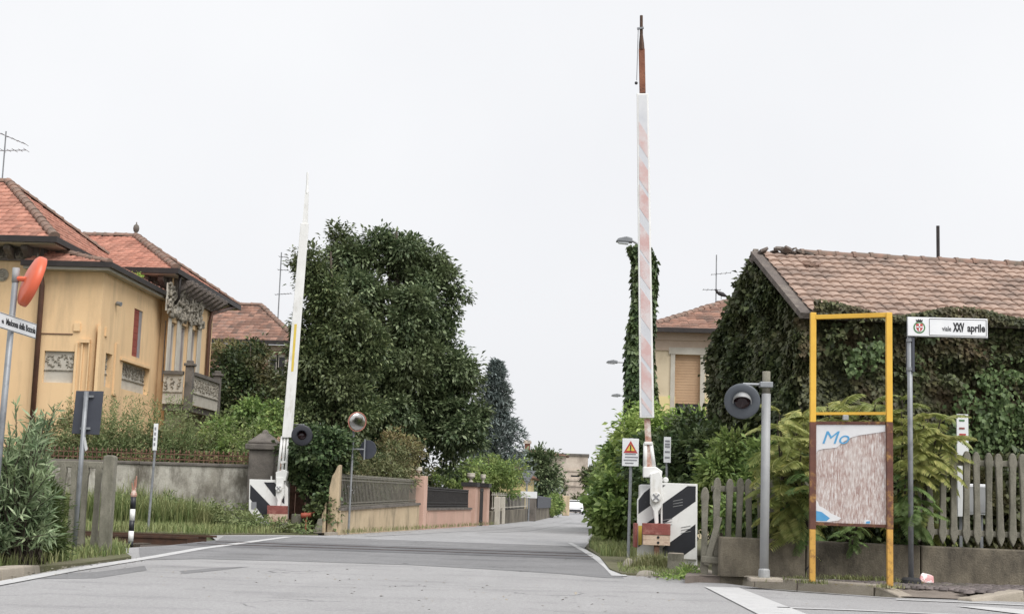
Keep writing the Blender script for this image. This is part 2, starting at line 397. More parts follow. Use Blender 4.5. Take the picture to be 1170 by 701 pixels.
weather('garden_wall', C(212, 208, 196, .88), C(150, 144, 130, .85), scale=1.4, stain=C(112, 106, 94, .85), sscale=1.5, samt=(0.45, 0.6), stretch=(1, 1, .45), rough=0.95, bump=0.5, bscale=20, fine=0.2)
weather('dark_stone', C(128, 120, 112, .85), C(104, 98, 92, .85), scale=3, stain=C(78, 76, 70, .8), sscale=2, rough=0.95, bump=0.6, bscale=30, fine=0.25)
weather('ochre_plaster', C(231, 194, 144, 1.02), C(223, 184, 134, 1.02), scale=0.5, stain=C(196, 164, 124, .95), sscale=1.6, samt=(0.48, 0.78), stretch=(1, 1, .16), rough=0.92, bump=0.2, bscale=30, fine=0.06)
weather('grey_relief', C(176, 168, 152, .9), C(142, 134, 120, .9), scale=4, stain=C(98, 90, 80, .9), sscale=5, samt=(0.5, 0.7), rough=0.95, bump=1.0, bscale=9, bdist=0.08)
weather('soffit', C(206, 200, 186, .9), C(182, 174, 160, .9), scale=2, rough=0.9, bump=0.1)
weather('cornice_dark', C(126, 114, 106, .85), C(98, 90, 86, .85), scale=3, stain=C(150, 140, 128, .8), sscale=4, rough=0.95, bump=0.8, bscale=9, bdist=0.08)
weather('gutter_dark', C(62, 54, 52, .8), C(46, 42, 42, .8), scale=4, rough=0.55, metal=0.2, bump=0.1)
weather('downpipe_brown', C(112, 76, 60, .85), C(92, 62, 50, .85), scale=3, rough=0.55, metal=0.2, bump=0.1)
weather('tile_red', C(198, 136, 114, .88), C(178, 114, 94, .88), scale=1.2, stain=C(150, 110, 92, .8), sscale=1.0, samt=(0.55, 0.8), rough=0.85, bump=0.3, bscale=40, island=0.35)
weather('tile_pink', C(184, 156, 138, .88), C(166, 136, 120, .88), scale=1.6, stain=C(128, 112, 102, .85), sscale=1.6, samt=(0.46, 0.7), rough=0.88, bump=0.3, bscale=40, island=0.2)
weather('tile_brown', C(170, 122, 100, .85), C(140, 104, 90, .85), scale=2.0, stain=C(112, 100, 92, .8), sscale=1.6, samt=(0.45, 0.7), rough=0.88, bump=0.3, bscale=40, island=0.5)
weather('ridge_tile', C(162, 124, 106, .85), C(130, 106, 94, .85), scale=3, stain=C(112, 104, 92, .8), sscale=4, samt=(0.45, 0.7), rough=0.9, bump=0.4, bscale=30, island=0.3)
weather('shutter_red', C(168, 74, 56, .9), C(148, 62, 48, .9), scale=2, rough=0.6, bump=0.1)
weather('window_grey', C(166, 160, 164, .8), C(140, 136, 142, .8), scale=2, rough=0.4, bump=0.05)
weather('dark_glass', C(44, 46, 52), C(60, 62, 66), scale=1.5, rough=0.12, bump=0)
weather('beige_plaster', C(214, 198, 166, .98), C(200, 182, 150, .98), scale=0.7, stain=C(176, 158, 128, .95), sscale=1.2, samt=(0.5, 0.72), stretch=(1, 1, .5), rough=0.93, bump=0.2, bscale=30)
weather('pink_trim', C(204, 182, 160, .9), C(186, 162, 142, .9), scale=1.5, rough=0.9, bump=0.2)
weather('roller_shutter', C(198, 160, 122, .95), C(184, 146, 110, .95), scale=2, rough=0.7, bump=0.1)
weather('rose_plaster', C(216, 176, 156, .92), C(202, 160, 142, .92), scale=0.6, stain=C(180, 150, 130, .9), sscale=1.0, samt=(0.5, 0.75), stretch=(1, 1, .4), rough=0.93, bump=0.2, bscale=30)
weather('dusky_plaster', C(196, 150, 128, .9), C(180, 136, 118, .9), scale=0.6, rough=0.93, bump=0.2, bscale=30)
weather('buff_plaster', C(208, 186, 150, .9), C(190, 166, 132, .9), scale=1.2, stain=C(136, 122, 98, .85), sscale=1.4, samt=(0.48, 0.7), stretch=(1, 1, .4), rough=0.93, bump=0.4, bscale=30, fine=0.15)
weather('vine_wall', C(120, 84, 66, .8), C(96, 70, 58, .8), scale=1, rough=0.95, bump=0.4, bscale=14)
weather('iron_grey', C(140, 136, 124, .85), C(118, 114, 104, .85), scale=6, rough=0.7, metal=0.2, bump=0.15)
weather('iron_dark', C(70, 68, 68, .8), C(54, 52, 54, .8), scale=6, rough=0.65, metal=0.2, bump=0.15)
weather('rust', C(132, 92, 72, .85), C(100, 70, 56, .85), scale=9, stain=C(82, 52, 44, .8), sscale=7, rough=0.9, bump=0.3, bscale=80)
weather('galvanised', C(158, 162, 166, .85), C(136, 140, 146, .85), scale=4, stain=C(120, 122, 126, .8), sscale=5, rough=0.5, metal=0.35, bump=0.05)
weather('post_grey', C(170, 172, 172, .85), C(150, 152, 154, .85), scale=3, stain=C(118, 112, 102, .8), sscale=2.5, samt=(0.55, 0.75), stretch=(1, 1, .3), rough=0.6, metal=0.1, bump=0.1)
weather('sign_back', C(76, 80, 92, .85), C(62, 66, 78, .85), scale=2, rough=0.55, metal=0.1, bump=0.05)
weather('sign_white', C(240, 242, 244, .9), C(228, 230, 234, .9), scale=3, rough=0.35, bump=0.03)
weather('barrier_white', C(242, 242, 240, .9), C(228, 228, 226, .9), scale=3, stain=C(196, 190, 178, .9), sscale=5, samt=(0.56, 0.75), stretch=(1, 1, .3), rough=0.5, bump=0.1)
weather('barrier_black', C(38, 40, 48), C(30, 31, 38), scale=4, stain=C(70, 72, 78), sscale=8, samt=(0.62, 0.75), rough=0.45, bump=0.05)
weather('reflective_silver', C(214, 216, 222, .86), C(204, 207, 214, .86), scale=3, stain=C(224, 225, 228, .86), sscale=1.2, rough=0.4, bump=0.05)
weather('reflective_red', C(214, 180, 176, .9), C(208, 166, 162, .9), scale=2, stain=C(216, 206, 206, .9), sscale=3.2, samt=(0.40, 0.6), rough=0.4, bump=0.05)
weather('weight_red', C(158, 82, 74, .9), C(136, 70, 64, .9), scale=5, stain=C(180, 120, 108, .9), sscale=6, rough=0.85, bump=0.3)
weather('weight_cream', C(222, 196, 172, .9), C(198, 168, 146, .9), scale=5, stain=C(150, 96, 80, .9), sscale=6, samt=(0.55, 0.7), rough=0.85, bump=0.3)
weather('rust_paint', C(206, 160, 140, .85), C(160, 96, 70, .85), scale=7, stain=C(226, 216, 208, .85), sscale=3, samt=(0.5, 0.62), rough=0.85, bump=0.2)
weather('mast_rust', C(120, 66, 46, .8), C(176, 110, 80, .8), scale=6, stain=C(60, 40, 36, .8), sscale=3, samt=(0.5, 0.6), rough=0.85, bump=0.2)
weather('sticker_yellow', C(236, 208, 70, .9), C(226, 190, 60, .9), scale=5, rough=0.5, bump=0)
weather('frame_yellow', C(240, 186, 48, .92), C(226, 168, 40, .92), scale=3, stain=C(180, 120, 52, .85), sscale=6, samt=(0.62, 0.75), rough=0.5, bump=0.1)
weather('frame_ochre', C(222, 168, 62, .92), C(200, 144, 56, .92), scale=5, stain=C(136, 84, 48, .85), sscale=8, samt=(0.52, 0.7), rough=0.7, bump=0.2)
weather('frame_rust', C(122, 76, 60, .85), C(96, 58, 50, .85), scale=7, stain=C(190, 140, 64, .88), sscale=5, samt=(0.5, 0.66), rough=0.85, bump=0.3)
weather('poster_paper', C(238, 238, 238, .92), C(224, 224, 226, .92), scale=4, rough=0.7, bump=0.15, bscale=20)
weather('print_blue', C(70, 156, 214), C(90, 170, 220), scale=8, rough=0.6, bump=0)
weather('print_black', C(30, 30, 34), C(40, 40, 44), scale=8, rough=0.6, bump=0)
weather('print_grey', C(120, 122, 128), C(140, 140, 146), scale=8, rough=0.6, bump=0)
weather('print_red', C(196, 60, 54), C(184, 54, 50), scale=8, rough=0.6, bump=0)
weather('print_green', C(72, 130, 70), C(60, 112, 60), scale=8, rough=0.6, bump=0)
weather('mirror_orange', C(238, 104, 64, .95), C(228, 92, 56, .95), scale=2, rough=0.4, bump=0.03)
weather('faded_red', C(196, 124, 106, .9), C(176, 106, 92, .9), scale=4, rough=0.6, bump=0.03)
weather('lamp_black', C(46, 48, 58, .9), C(36, 38, 46, .9), scale=3, rough=0.45, bump=0.05)
weather('lamp_disc', C(98, 104, 112, .85), C(84, 90, 98, .85), scale=2.5, rough=0.5, metal=0.1, bump=0.05)
weather('lens_red_shaded', C(44, 20, 24), C(34, 16, 20), scale=3, rough=0.15, bump=0)  # red glass, darkened in its colour for the shade under the hood
weather('car_white', C(236, 238, 240, .9), C(230, 232, 236, .9), scale=2, rough=0.25, bump=0)
weather('rubber', C(40, 40, 42), C(52, 52, 54), scale=4, rough=0.85, bump=0.1)
weather('chrome_lamp', C(210, 214, 220), C(190, 194, 200), scale=4, rough=0.15, bump=0)
weather('ruin_brick', C(212, 198, 182, .92), C(190, 174, 158, .92), scale=0.9, stain=C(150, 134, 122, .9), sscale=0.5, samt=(0.48, 0.68), stretch=(1, 1, .5), rough=0.95, bump=0.4, bscale=6, fine=0.2)
weather('brick_red', C(150, 92, 70, .85), C(126, 78, 62, .85), scale=2, rough=0.95, bump=0.4)
weather('yellow_plaster', C(232, 212, 150, .9), C(220, 196, 132, .9), scale=0.8, rough=0.92, bump=0.1)
weather('bark', C(96, 84, 70, .7), C(70, 62, 52, .7), scale=5, rough=0.95, bump=1.0, bscale=18)
weather('litter_pink', C(226, 120, 122, .95), C(240, 190, 190, .95), scale=14, stain=C(244, 240, 240, .95), sscale=10, samt=(0.5, 0.55), rough=0.6, bump=0.2)
weather('bird_grey', C(70, 68, 70, .8), C(54, 52, 56, .8), scale=9, rough=0.8, bump=0.1)
weather('plastic_red', C(190, 88, 62, .85), C(168, 76, 56, .85), scale=6, rough=0.6, bump=0.2)
weather('lamp_head', C(150, 154, 158, .8), C(130, 134, 140, .8), scale=3, rough=0.5, metal=0.2, bump=0.05)
weather('stone_pale', C(186, 178, 162, .75), C(160, 152, 138, .75), scale=3, rough=0.92, bump=0.6, bscale=20)
m, nt, bs, out = newmat('mirror_glass'); bs.inputs['Base Color'].default_value = (0.5, 0.49, 0.47, 1); bs.inputs['Metallic'].default_value = 1; bs.inputs['Roughness'].default_value = 0.18
# weathered poster board: streaky bare chipboard with paper scraps
m, nt, bs, out = newmat('board_streaked')
v1, _ = position(nt, (22, 22, 5)); v2, _ = position(nt, (50, 50, 6))
c = ramp(nt, noise(nt, v1, 2.2, 8, 0.72), [(0.30, C(160, 122, 112)), (0.48, C(196, 176, 168)), (0.62, C(226, 222, 219))])
c = mixc(nt, ramp(nt, noise(nt, v2, 1.5, 6), [(0.5, (0, 0, 0)), (0.68, (1, 1, 1))]), c, C(152, 112, 102))
v3, _ = position(nt, (1.6, 1.6, 1)); c = mixc(nt, ramp(nt, noise(nt, v3, 2.6, 8, .7), [(.50, (0, 0, 0)), (.66, (.5, .5, .5))]), c, C(214, 206, 200)); c = mixc(nt, ramp(nt, noise(nt, v3, 4.5, 6, .7), [(.56, (0, 0, 0)), (.68, (.6, .6, .6))]), c, C(140, 98, 88))
nt.links.new(c, bs.inputs['Base Color']); bs.inputs['Roughness'].default_value = 0.9
# leaves
leafmat('leaf_magnolia', [C(50, 66, 42), C(78, 96, 62), C(132, 146, 106)], C(92, 102, 66), 0.35, rough=0.4, transl=0.2)
leafmat('leaf_broad', [C(58, 72, 44), C(82, 98, 60), C(124, 134, 88)], C(86, 94, 62), 0.6, rough=0.4, transl=0.18)
leafmat('leaf_spruce', [C(78, 90, 88), C(102, 114, 112), C(134, 144, 142)], C(88, 96, 90), 0.8, rough=0.6, transl=0.1)
leafmat('leaf_dark', [C(40, 54, 34), C(60, 76, 44), C(84, 100, 56)], C(92, 84, 54), 0.7, rough=0.45, transl=0.2)
leafmat('leaf_mid', [C(70, 94, 46), C(98, 124, 60), C(136, 158, 82)], C(128, 138, 70), 0.8, rough=0.5, transl=0.28)
leafmat('leaf_bright', [C(86, 112, 50), C(118, 148, 68), C(156, 178, 92)], C(148, 160, 84), 1.0, rough=0.5, transl=0.3)
leafmat('leaf_ivy', [C(44, 62, 36), C(62, 84, 48), C(94, 112, 68)], C(86, 96, 54), 0.9, rough=0.42, transl=0.15)
leafmat('leaf_creeper', [C(46, 50, 32), C(66, 70, 42), C(94, 96, 60)], C(86, 68, 46), 1.1, rough=0.55, transl=0.2)
leafmat('leaf_creeper_green', [C(48, 58, 36), C(66, 78, 46), C(94, 106, 62)], C(76, 72, 46), 0.9, rough=0.55, transl=0.2)
leafmat('leaf_weed', [C(76, 96, 54), C(104, 122, 72), C(142, 152, 100)], C(112, 116, 74), 0.9, rough=0.6, transl=0.3)
leafmat('leaf_oleander', [C(78, 98, 66), C(108, 130, 92), C(156, 170, 132)], C(112, 128, 84), 1.2, rough=0.45, transl=0.2)
leafmat('leaf_tuft', [C(50, 66, 32), C(70, 88, 42), C(94, 112, 56)], C(64, 76, 38), 2.0, rough=0.6, transl=0.25)
leafmat('leaf_frond', [C(112, 120, 60), C(140, 144, 76), C(170, 166, 98)], C(104, 120, 58), 1.4, rough=0.5, transl=0.32)
leafmat('leaf_frond_green', [C(72, 98, 52), C(94, 120, 66), C(120, 142, 84)], C(104, 122, 66), 1.4, rough=0.5, transl=0.32)
leafmat('grass_blade', [C(80, 96, 50), C(104, 120, 66), C(138, 144, 90)], C(130, 128, 86), 1.0, rough=0.6, transl=0.3)
leafmat('grass_dry', [C(132, 128, 90), C(108, 114, 70), C(158, 152, 114)], C(98, 108, 62), 0.8, rough=0.65, transl=0.3)
leafmat('leaf_umber', [C(112, 96, 66), C(132, 118, 80), C(120, 124, 70)], C(104, 112, 60), 0.9, rough=0.6, transl=0.25)
leafmat('leaf_shoot', [C(58, 76, 42), C(80, 102, 56), C(112, 130, 80)], C(70, 92, 48), 2.0, rough=0.5, transl=0.25)
leafmat('leaf_fence', [C(70, 84, 50), C(92, 102, 62), C(122, 126, 84)], C(112, 100, 70), 1.0, rough=0.55, transl=0.25)
leafmat('leaf_moss', [C(110, 146, 56), C(132, 168, 70), C(150, 180, 84)], None, 1.0, rough=0.7, transl=0.3)

# ================================================================== THE SETTING
sheet('ground', [(-900, -60), (900, -60), (900, 1500), (-900, 1500)], -0.05, 'soil', kind='structure')
gl = lambda *q: [G(x, y) for x, y in q]
# road: near junction apron, crossing, street beyond
road_poly = [(-30, -6), (26, -6), (26, 15.6)] + [(G(1170, 686).x + 3, 15.4)] + [tuple(G(x, y)[:2]) for x, y in ((1170, 687), (1020, 682), (900, 675), (800, 662), (742, 657), (722, 650), (716, 640))] + [(0.55, 27), (0.35, 33), (0.75, 45), (1.6, 62), (2.6, 100), (2.8, 400), (-3.1, 400), (-2.7, 96), (-3.75, 62), (-4.6, 52), (-5.65, 41), (-6.1, 36.4), (-7.2, 35.6), (-8.3, 33.5), (-7.3, 30), (-7.25, 26), (-7.5, 24.2)] + [tuple(G(x, y)[:2]) for x, y in ((150, 638), (90, 646), (40, 655), (0, 664))] + [(-9.5, 13.4), (-30, 11)]
sheet('road', road_poly, 0.0, 'asphalt_pale', kind='structure')
street = sheet('street_asphalt', [(-7.0, 34.6), (0.3, 34.0), (0.72, 45), (1.57, 62), (2.57, 100), (2.77, 399), (-3.05, 399), (-2.66, 96), (-3.7, 62), (-4.55, 52), (-5.6, 41), (-6.0, 36.4)], 0.004, 'asphalt_far', kind='structure')
cross_near = [(-7.55, 24.3)] + [tuple(G(x, y)[:2]) for x, y in ((160, 639.5), (230, 638), (330, 640.5), (470, 645), (560, 650), (640, 655), (690, 659.5), (713, 660))]
crossing = sheet('crossing_asphalt', cross_near[1:] + [(0.5, 27), (0.33, 33), (0.28, 33.9), (-6.9, 34.5), (-7.9, 33.2), (-7.27, 30), (-7.22, 26), (-7.3, 24.6)], 0.004, 'asphalt_dark', kind='structure')
sheet('asphalt_repair', [(-7.15, 26.3), (0.5, 26.1), (0.42, 29.9), (-7.2, 30.1)], 0.008, 'asphalt_patch', kind='structure')
for q in (((40, 655), (110, 653), (165, 646), (168, 651), (110, 660), (30, 661)), ((205, 652), (250, 648), (285, 647), (250, 651), (210, 655))):
    sheet('asphalt_repair', [tuple(G(*p)[:2]) for p in q], 0.003, 'asphalt_dark', kind='structure')

# painted lines
def line(px, w, mat='road_paint', z=0.010, label=None):
    return ribbon('road_marking', [G(*p) for p in px], w, z, mat, kind='structure')
line(((-60, 677), (0, 666.5), (78, 652), (174, 636.5), (230, 626.5), (330, 613)), 0.2)
line(((651, 620), (668, 629), (684, 638.5), (697, 648), (708, 658)), [0.12, 0.14, 0.17, 0.2, 0.22])
line(((888, 694), (975, 697), (1065, 701), (1200, 708)), 0.1)
line(((1024, 685), (1100, 688), (1172, 691.5), (1260, 695)), 0.13)
line(((858, 671.5), (940, 677.5), (1024, 683.5)), 0.08, 'road_paint_worn')
sheet('road_marking', [tuple(G(*p)[:2]) for p in ((805, 670.5), (844, 671.5), (922, 702), (960, 716), (900, 716), (866, 702))], 0.010, 'road_paint', kind='structure')
sheet('road_marking', [tuple(G(*p)[:2]) for p in ((1092, 692.5), (1130, 693.5), (1200, 699), (1200, 706))], 0.010, 'road_paint', kind='structure')
line(((520, 607), (560, 605.5), (600, 601), (630, 597), (652, 592)), 0.16, 'road_paint_worn')
line(((420, 612.5), (470, 610), (520, 607)), 0.16, 'road_paint_worn')
line(((545, 608.5), (600, 606.5), (640, 600), (655, 595)), 0.14, 'road_paint_worn')

# railway: ballast bed, two rails, running across the street
sheet('ballast_bed', [(-60, 25.6), (-7.4, 25.6), (-7.4, 30.4), (-60, 30.4)], -0.03, 'ballast', kind='structure')
for Y, lab in ((27.35, 'near rusty rail crossing the dark asphalt between the barriers'), (28.8, 'far rusty rail crossing the dark asphalt between the barriers')):
    t = thing('rail', lab, 'rail', (-7.4, Y, 0))
    mb = MB(); mb.bb((-60, Y - .06, -0.04), (-7.2, Y + .06, -0.01)); mb.bb((-60, Y - .012, -0.01), (-7.2, Y + .012, 0.09)); mb.bb((-60, Y - .036, 0.09), (-7.0, Y + .036, 0.13))
    mb.build('rail_profile', 'rail_rust', t)
    mb = MB(); mb.bb((-7.0, Y - .036, 0.0), (0.45, Y + .036, 0.015)); mb.build('flush_rail', 'rail_rust', t)
    mb = MB(); mb.bb((-7.0, Y + .038, 0.0), (0.45, Y + .12, 0.0105)); mb.bb((-7.0, Y - .1, 0.0), (0.45, Y - .038, 0.0105)); mb.build('flangeway', 'rubber', t)
sl = MB()
t = thing('sleepers', 'dark timber sleepers bedded in ballast under the rails', 'sleeper', (-12, 28, -.03))
for i in range(26):
    o_ = MB(); x = -8.0 - i * .62; o_.bb((x - .12, 26.8, -0.06), (x + .12, 29.4, -0.005)); o_.build('sleeper', 'bark', t, bevel=.01)
# timber end boards where the asphalt stops at the tracks
mb = MB(); mb.bb((-9.4, 25.1, -.03), (-7.5, 25.35, .05)); mb.build('timber_board', 'bark', None, bevel=.01, label='dark rotting timber lying by the tracks near the striped post', cat='board')

# raised pavement on the right with kerb stones
KZ = 0.11
kerb_px = [(788, 656.5), (800, 661), (826, 664.5), (861, 667.5), (910, 671), (955, 674), (998, 678), (1026, 681.5)]
kerb = [G(*p) for p in kerb_px]
pave = [(k.x, k.y) for k in kerb[:7]] + [(kerb[6].x + .1, kerb[6].y + .55), (G(1112, 685).x, G(1112, 685).y + .5), (G(1172, 684.5).x, G(1172, 684.5).y), (9.5, 16.2), (9.5, 19.28), (1.7, 19.28), (1.5, 18.9)]
bank('pavement', [(p[0], p[1] + .03) for p in pave], KZ - 0.02, 'footpath', kind='structure')
g0, g1 = kerb[6], G(1112, 685)
rmp = MB(); rmp.add([(g0.x, g0.y + .03, KZ - .03), (kerb[7].x, kerb[7].y + .03, .008), (g1.x, g1.y + .02, .008), (g1.x, g1.y + .6, KZ - .021), (g0.x + .1, g0.y + .65, KZ - .021)], [(0, 1, 2, 3, 4)]); rmp.build('pavement_ramp', 'footpath', None, kind='structure')
kb = link('kerb', MB().mesh(name='kerb'), None); tag(kb, kind='structure')
segs = [(0, 1), (1, 2), (2, 3), (3, 4), (4, 6), (6, 7)]
def kerb_piece(a, b, za, zb):
    a = Vector((a.x, a.y, 0)); b = Vector((b.x, b.y, 0)); t = (b - a).normalized(); n = Vector((-t.y, t.x, 0)); w = .22
    a = a + t * .008; b = b - t * .008
    mb = MB(); mb.add([a + Vector((0, 0, -.05)), b + Vector((0, 0, -.05)), b + n * w + Vector((0, 0, -.05)), a + n * w + Vector((0, 0, -.05)), a + n * .02 + Vector((0, 0, za)), b + n * .02 + Vector((0, 0, zb)), b + n * w + Vector((0, 0, zb)), a + n * w + Vector((0, 0, za))],
        [(3, 2, 1, 0), (4, 5, 6, 7), (0, 1, 5, 4), (1, 2, 6, 5), (2, 3, 7, 6), (3, 0, 4, 7)])
    o = mb.build('kerb_stone', 'kerb_stone', kb, bevel=.018); return o
for i, j in segs: kerb_piece(kerb[i], kerb[j], KZ, KZ if j < 7 else .02)
k2 = [G(1112, 686.5), G(1172, 684.5), Vector((7.2, 16.6, 0)), Vector((8.3, 16.4, 0)), Vector((9.5, 16.2, 0))]
for i in range(4): kerb_piece(k2[i], k2[i + 1], .03 if i == 0 else KZ, KZ)
kk = [G(-120, 672), G(-40, 664), G(3, 659), G(28, 655.5), G(47, 650)]
for i in range(4): kerb_piece(kk[i], kk[i + 1], .09, .09 if i < 3 else .05)
# cobbles of the pavement (porphyry cubes laid close), near the right
cob = MB(); ex = []
yy = 15.62
rowi = 0
V = []; I = []
while yy < 19.2:
    x = 3.2 + (rowi % 2) * .05
    while x < 8.6:
        # front limit: kerb line
        fy = np.interp(x, [k.x for k in kerb] + [k2[0].x, k2[1].x, 9.5], [k.y for k in kerb] + [k2[0].y, k2[1].y, 16.2]) + .24
        if yy > fy + (.42 if kerb[6].x < x < k2[0].x else 0) and x > 3.0 + .15 * math.sin(yy * 7):
            s = .045 + random.uniform(-.006, .004); z = KZ - .018 + random.uniform(.012, .022); an = random.uniform(-.25, .25) + .5 * math.sin(x * 2.2)
            co, si = math.cos(an), math.sin(an); b = len(V)
            for (dx, dy, dz) in ((-1, -1, -1), (1, -1, -1), (1, 1, -1), (-1, 1, -1), (-.8, -.8, 0), (.8, -.8, 0), (.8, .8, 0), (-.8, .8, 0)):
                V.append((x + s * (dx * co - dy * si), yy + s * (dx * si + dy * co), z if dz == 0 else z - .03))
            for f in ((4, 5, 6, 7), (0, 1, 5, 4), (1, 2, 6, 5), (2, 3, 7, 6), (3, 0, 4, 7)): I += [b + q for q in f]
        x += .1
    yy += .1; rowi += 1
bulk('cobbles', np.array(V), 4, np.array(I), 'cobble', None, label='grey cobbles of the pavement below the picket fence', kind='stuff')
# footpath along the garden walls of the street
sheet('footpath', [(-6.35, 36.6), (-5.55, 41), (-4.5, 52), (-3.65, 62), (-2.6, 96), (-3.0, 300), (-4.0, 300), (-3.6, 96), (-4.3, 62), (-5.2, 52), (-6.3, 41), (-6.9, 37)], 0.05, 'footpath', kind='structure')
mb = MB()
ln = [Vector((-6.05, 36.6, 0)), Vector((-5.54, 41, 0)), Vector((-4.49, 52, 0)), Vector((-3.64, 62, 0)), Vector((-2.59, 96, 0))]
fk = link('footpath_kerb', MB().mesh(name='footpath_kerb'), None); tag(fk, kind='structure')
for a, b in zip(ln, ln[1:]):
    n = max(1, int((b - a).length / 2.2))
    for i in range(n):
        p, q = a.lerp(b, i / n), a.lerp(b, (i + 1) / n); t = (q - p).normalized(); nn = Vector((-t.y, t.x, 0)) * .12
        mb = MB(); mb.prism([p + t * .01, q - t * .01, q - t * .01 + nn, p + t * .01 + nn], (0, 0, .075)); mb.build('kerb_stone', 'kerb_stone', fk)
# verges (earth banks a few cm proud of the road)
bank('verge', [tuple(G(x, y)[:2]) for x, y in ((0, 659), (50, 649), (90, 645.5), (150, 637.5))] + [(-7.55, 24.2), (-7.6, 25.1), (-40, 25.1), (-40, 13.5), (-9, 13.6)], 0.03, 'verge_soil', kind='structure')
bank('verge', [(-8.35, 33.4), (-7.25, 35.7), (-6.3, 36.5), (-6.9, 39.2), (-40, 39.2), (-40, 31)], 0.03, 'verge_soil', kind='structure')
bank('verge', [(0.58, 27), (0.38, 33), (0.8, 45), (1.65, 62), (2.65, 100), (14, 100), (14, 20.5), (1.3, 20.5), (0.75, 20.6), (0.62, 22)], 0.03, 'verge_soil', kind='structure')

# ================================================================== RIGHT SIDE
# ---- vine covered house with tiled roof
def tile_rows(e0, e1, r0, r1, tw, th, prof=((0, .022), (.14, .012), (.32, .032), (.7, .036), (.9, .03), (1, .022)), step=.04):
    """yield (u, row, tile outline) over a slope eave e0->e1, ridge r0->r1"""
    e0, e1, r0, r1 = map(Vector, (e0, e1, r0, r1)); ux = (e1 - e0).normalized()
    rm = (r0 + r1) / 2; w = rm - e0; sv = (w - ux * w.dot(ux)); H = sv.length; sv.normalize(); n = ux.cross(sv).normalized()
    if n.z < 0: n = -n
    rows = max(1, round(H / th)); th = H / rows
    ul = lambda v: (r0 - e0).dot(ux) * v / H
    ur = lambda v: (e1 - e0).length + ((r1 - e0).dot(ux) - (e1 - e0).length) * v / H
    out = []
    for i in range(rows):
        v0, v1 = i * th, (i + 1) * th
        a, b = (ul(v0) + ul(v1)) / 2, (ur(v0) + ur(v1)) / 2
        k = math.floor(a / tw)
        while k * tw < b:
            out.append((i, k, max(a, k * tw), min(b, (k + 1) * tw), v0, v1)); k += 1
    return e0, ux, sv, n, out, prof, step, th
def tile_geo(V, I, e0, ux, sv, n, t, prof, step, tw):
    i, k, a, b, v0, v1 = t
    if b - a < .02: return
    base = len(V); lo = v0 - .04; jit = random.uniform(-.008, .008)
    m = len(prof)
    for (f, h) in prof:
        u = a + (b - a) * f
        V.append(tuple(e0 + ux * u + sv * lo + n * (h + step + jit)))
        V.append(tuple(e0 + ux * u + sv * v1 + n * (h + .004 + jit)))
        V.append(tuple(e0 + ux * u + sv * lo + n * (-.005)))
    for j in range(m - 1):
        p, q = base + j * 3, base + (j + 1) * 3
        I += [p, q, q + 1, p + 1, p + 2, q + 2, q, p]
def slab(pts, t=.06):
    pts = [Vector(p) for p in pts]; n = (pts[1] - pts[0]).cross(pts[2] - pts[0]).normalized()
    if n.z < 0: n = -n
    return [p - n * .012 for p in pts], -n * t
def roof_slope(name, parent, e0, e1, r0, r1, mat, tw=.25, th=.36, slabmat=None, sub=None):
    """one slope: a boarded slab (part) carrying its tiles as real geometry"""
    pts = [e0, e1, r1] + ([r0] if (Vector(r0) - Vector(r1)).length > .01 else [])
    p, e = slab(pts); mb = MB(); mb.prism(p, e); o = mb.build(name, slabmat or mat, parent)
    f = tile_rows(e0, e1, r0, r1, tw, th); V = []; I = []
    for t in f[4]: tile_geo(V, I, f[0], f[1], f[2], f[3], t, f[5], f[6], tw)
    q = bulk('roof_tiles', np.array(V), 4, np.array(I), mat, o, kind='stuff'); return o
def ridge_mesh(L=.42, r=.11, key=[None]):
    mb = MB(); prof = [(math.cos(a), math.sin(a)) for a in np.linspace(-.15, math.pi + .15, 8)]
    vs = []
    for (x, rr) in ((0, r * 1.12), (.07, r * 1.12), (.09, r), (L, r * .92)):
        vs += [(x, c * rr, s * rr * .85) for c, s in prof]
    fs = [(i * 8 + k, i * 8 + k + 1, (i + 1) * 8 + k + 1, (i + 1) * 8 + k) for i in range(3) for k in range(7)]
    fs.append(tuple(range(8))); mb.add(vs, fs); return mb.mesh(name='ridge_tile', smooth=False)
def ridge_line(a, b, parent, mat='ridge_tile', L=.38, r=.12, join=False, lift=.03):
    a, b = Vector(a), Vector(b); d = (b - a); n = max(1, int(d.length / L)); x = d.normalized(); y = Vector((0, 0, 1)).cross(x).normalized(); z = x.cross(y)
    R = Matrix((x, y, z)).transposed().to_4x4(); me = ridge_mesh(d.length / n * 1.08, r)
    me.materials.append(MATS[mat])
    for i in range(n):
        p = a + d * i / n + z * lift + Vector((0, 0, random.uniform(-.012, .012)))
        o = link('ridge_tile', me, None, parent, p); o.rotation_euler = (R.to_3x3() @ Matrix.Rotation(random.uniform(-.03, .03), 3, 'X')).to_euler()

HTURN = rad(9)                                    # the house stands turned, its right end farther away
HY0 = 24.6
eL = A(926, 357, HY0 - .35); hz_e = eL.z; HX = eL.x - .035
def HR(p):                                        # house frame -> world
    dx, dy = p[0] - HX, p[1] - HY0; return Vector((HX + dx * math.cos(HTURN) - dy * math.sin(HTURN), HY0 + dx * math.sin(HTURN) + dy * math.cos(HTURN), p[2]))
def HL(p):                                        # world -> house frame
    dx, dy = p[0] - HX, p[1] - HY0; return Vector((HX + dx * math.cos(HTURN) + dy * math.sin(HTURN), HY0 - dx * math.sin(HTURN) + dy * math.cos(HTURN), p[2]))
run = min(np.linspace(1.5, 7, 400), key=lambda q: abs(pix(HR((HX, HY0 + q, 5.8)))[0] - 870))
HYR = HY0 + run; HY1 = HYR + run + .35
hz_r = A(870, 289, HR((HX, HYR, 0)).y).z
hx1 = HX + 12.0
vh = thing('vine_clad_house', 'low house with faded pink tile roof, walls smothered in dark brown-green creeper', 'house', (HX, HY0, 0))
mb = MB()
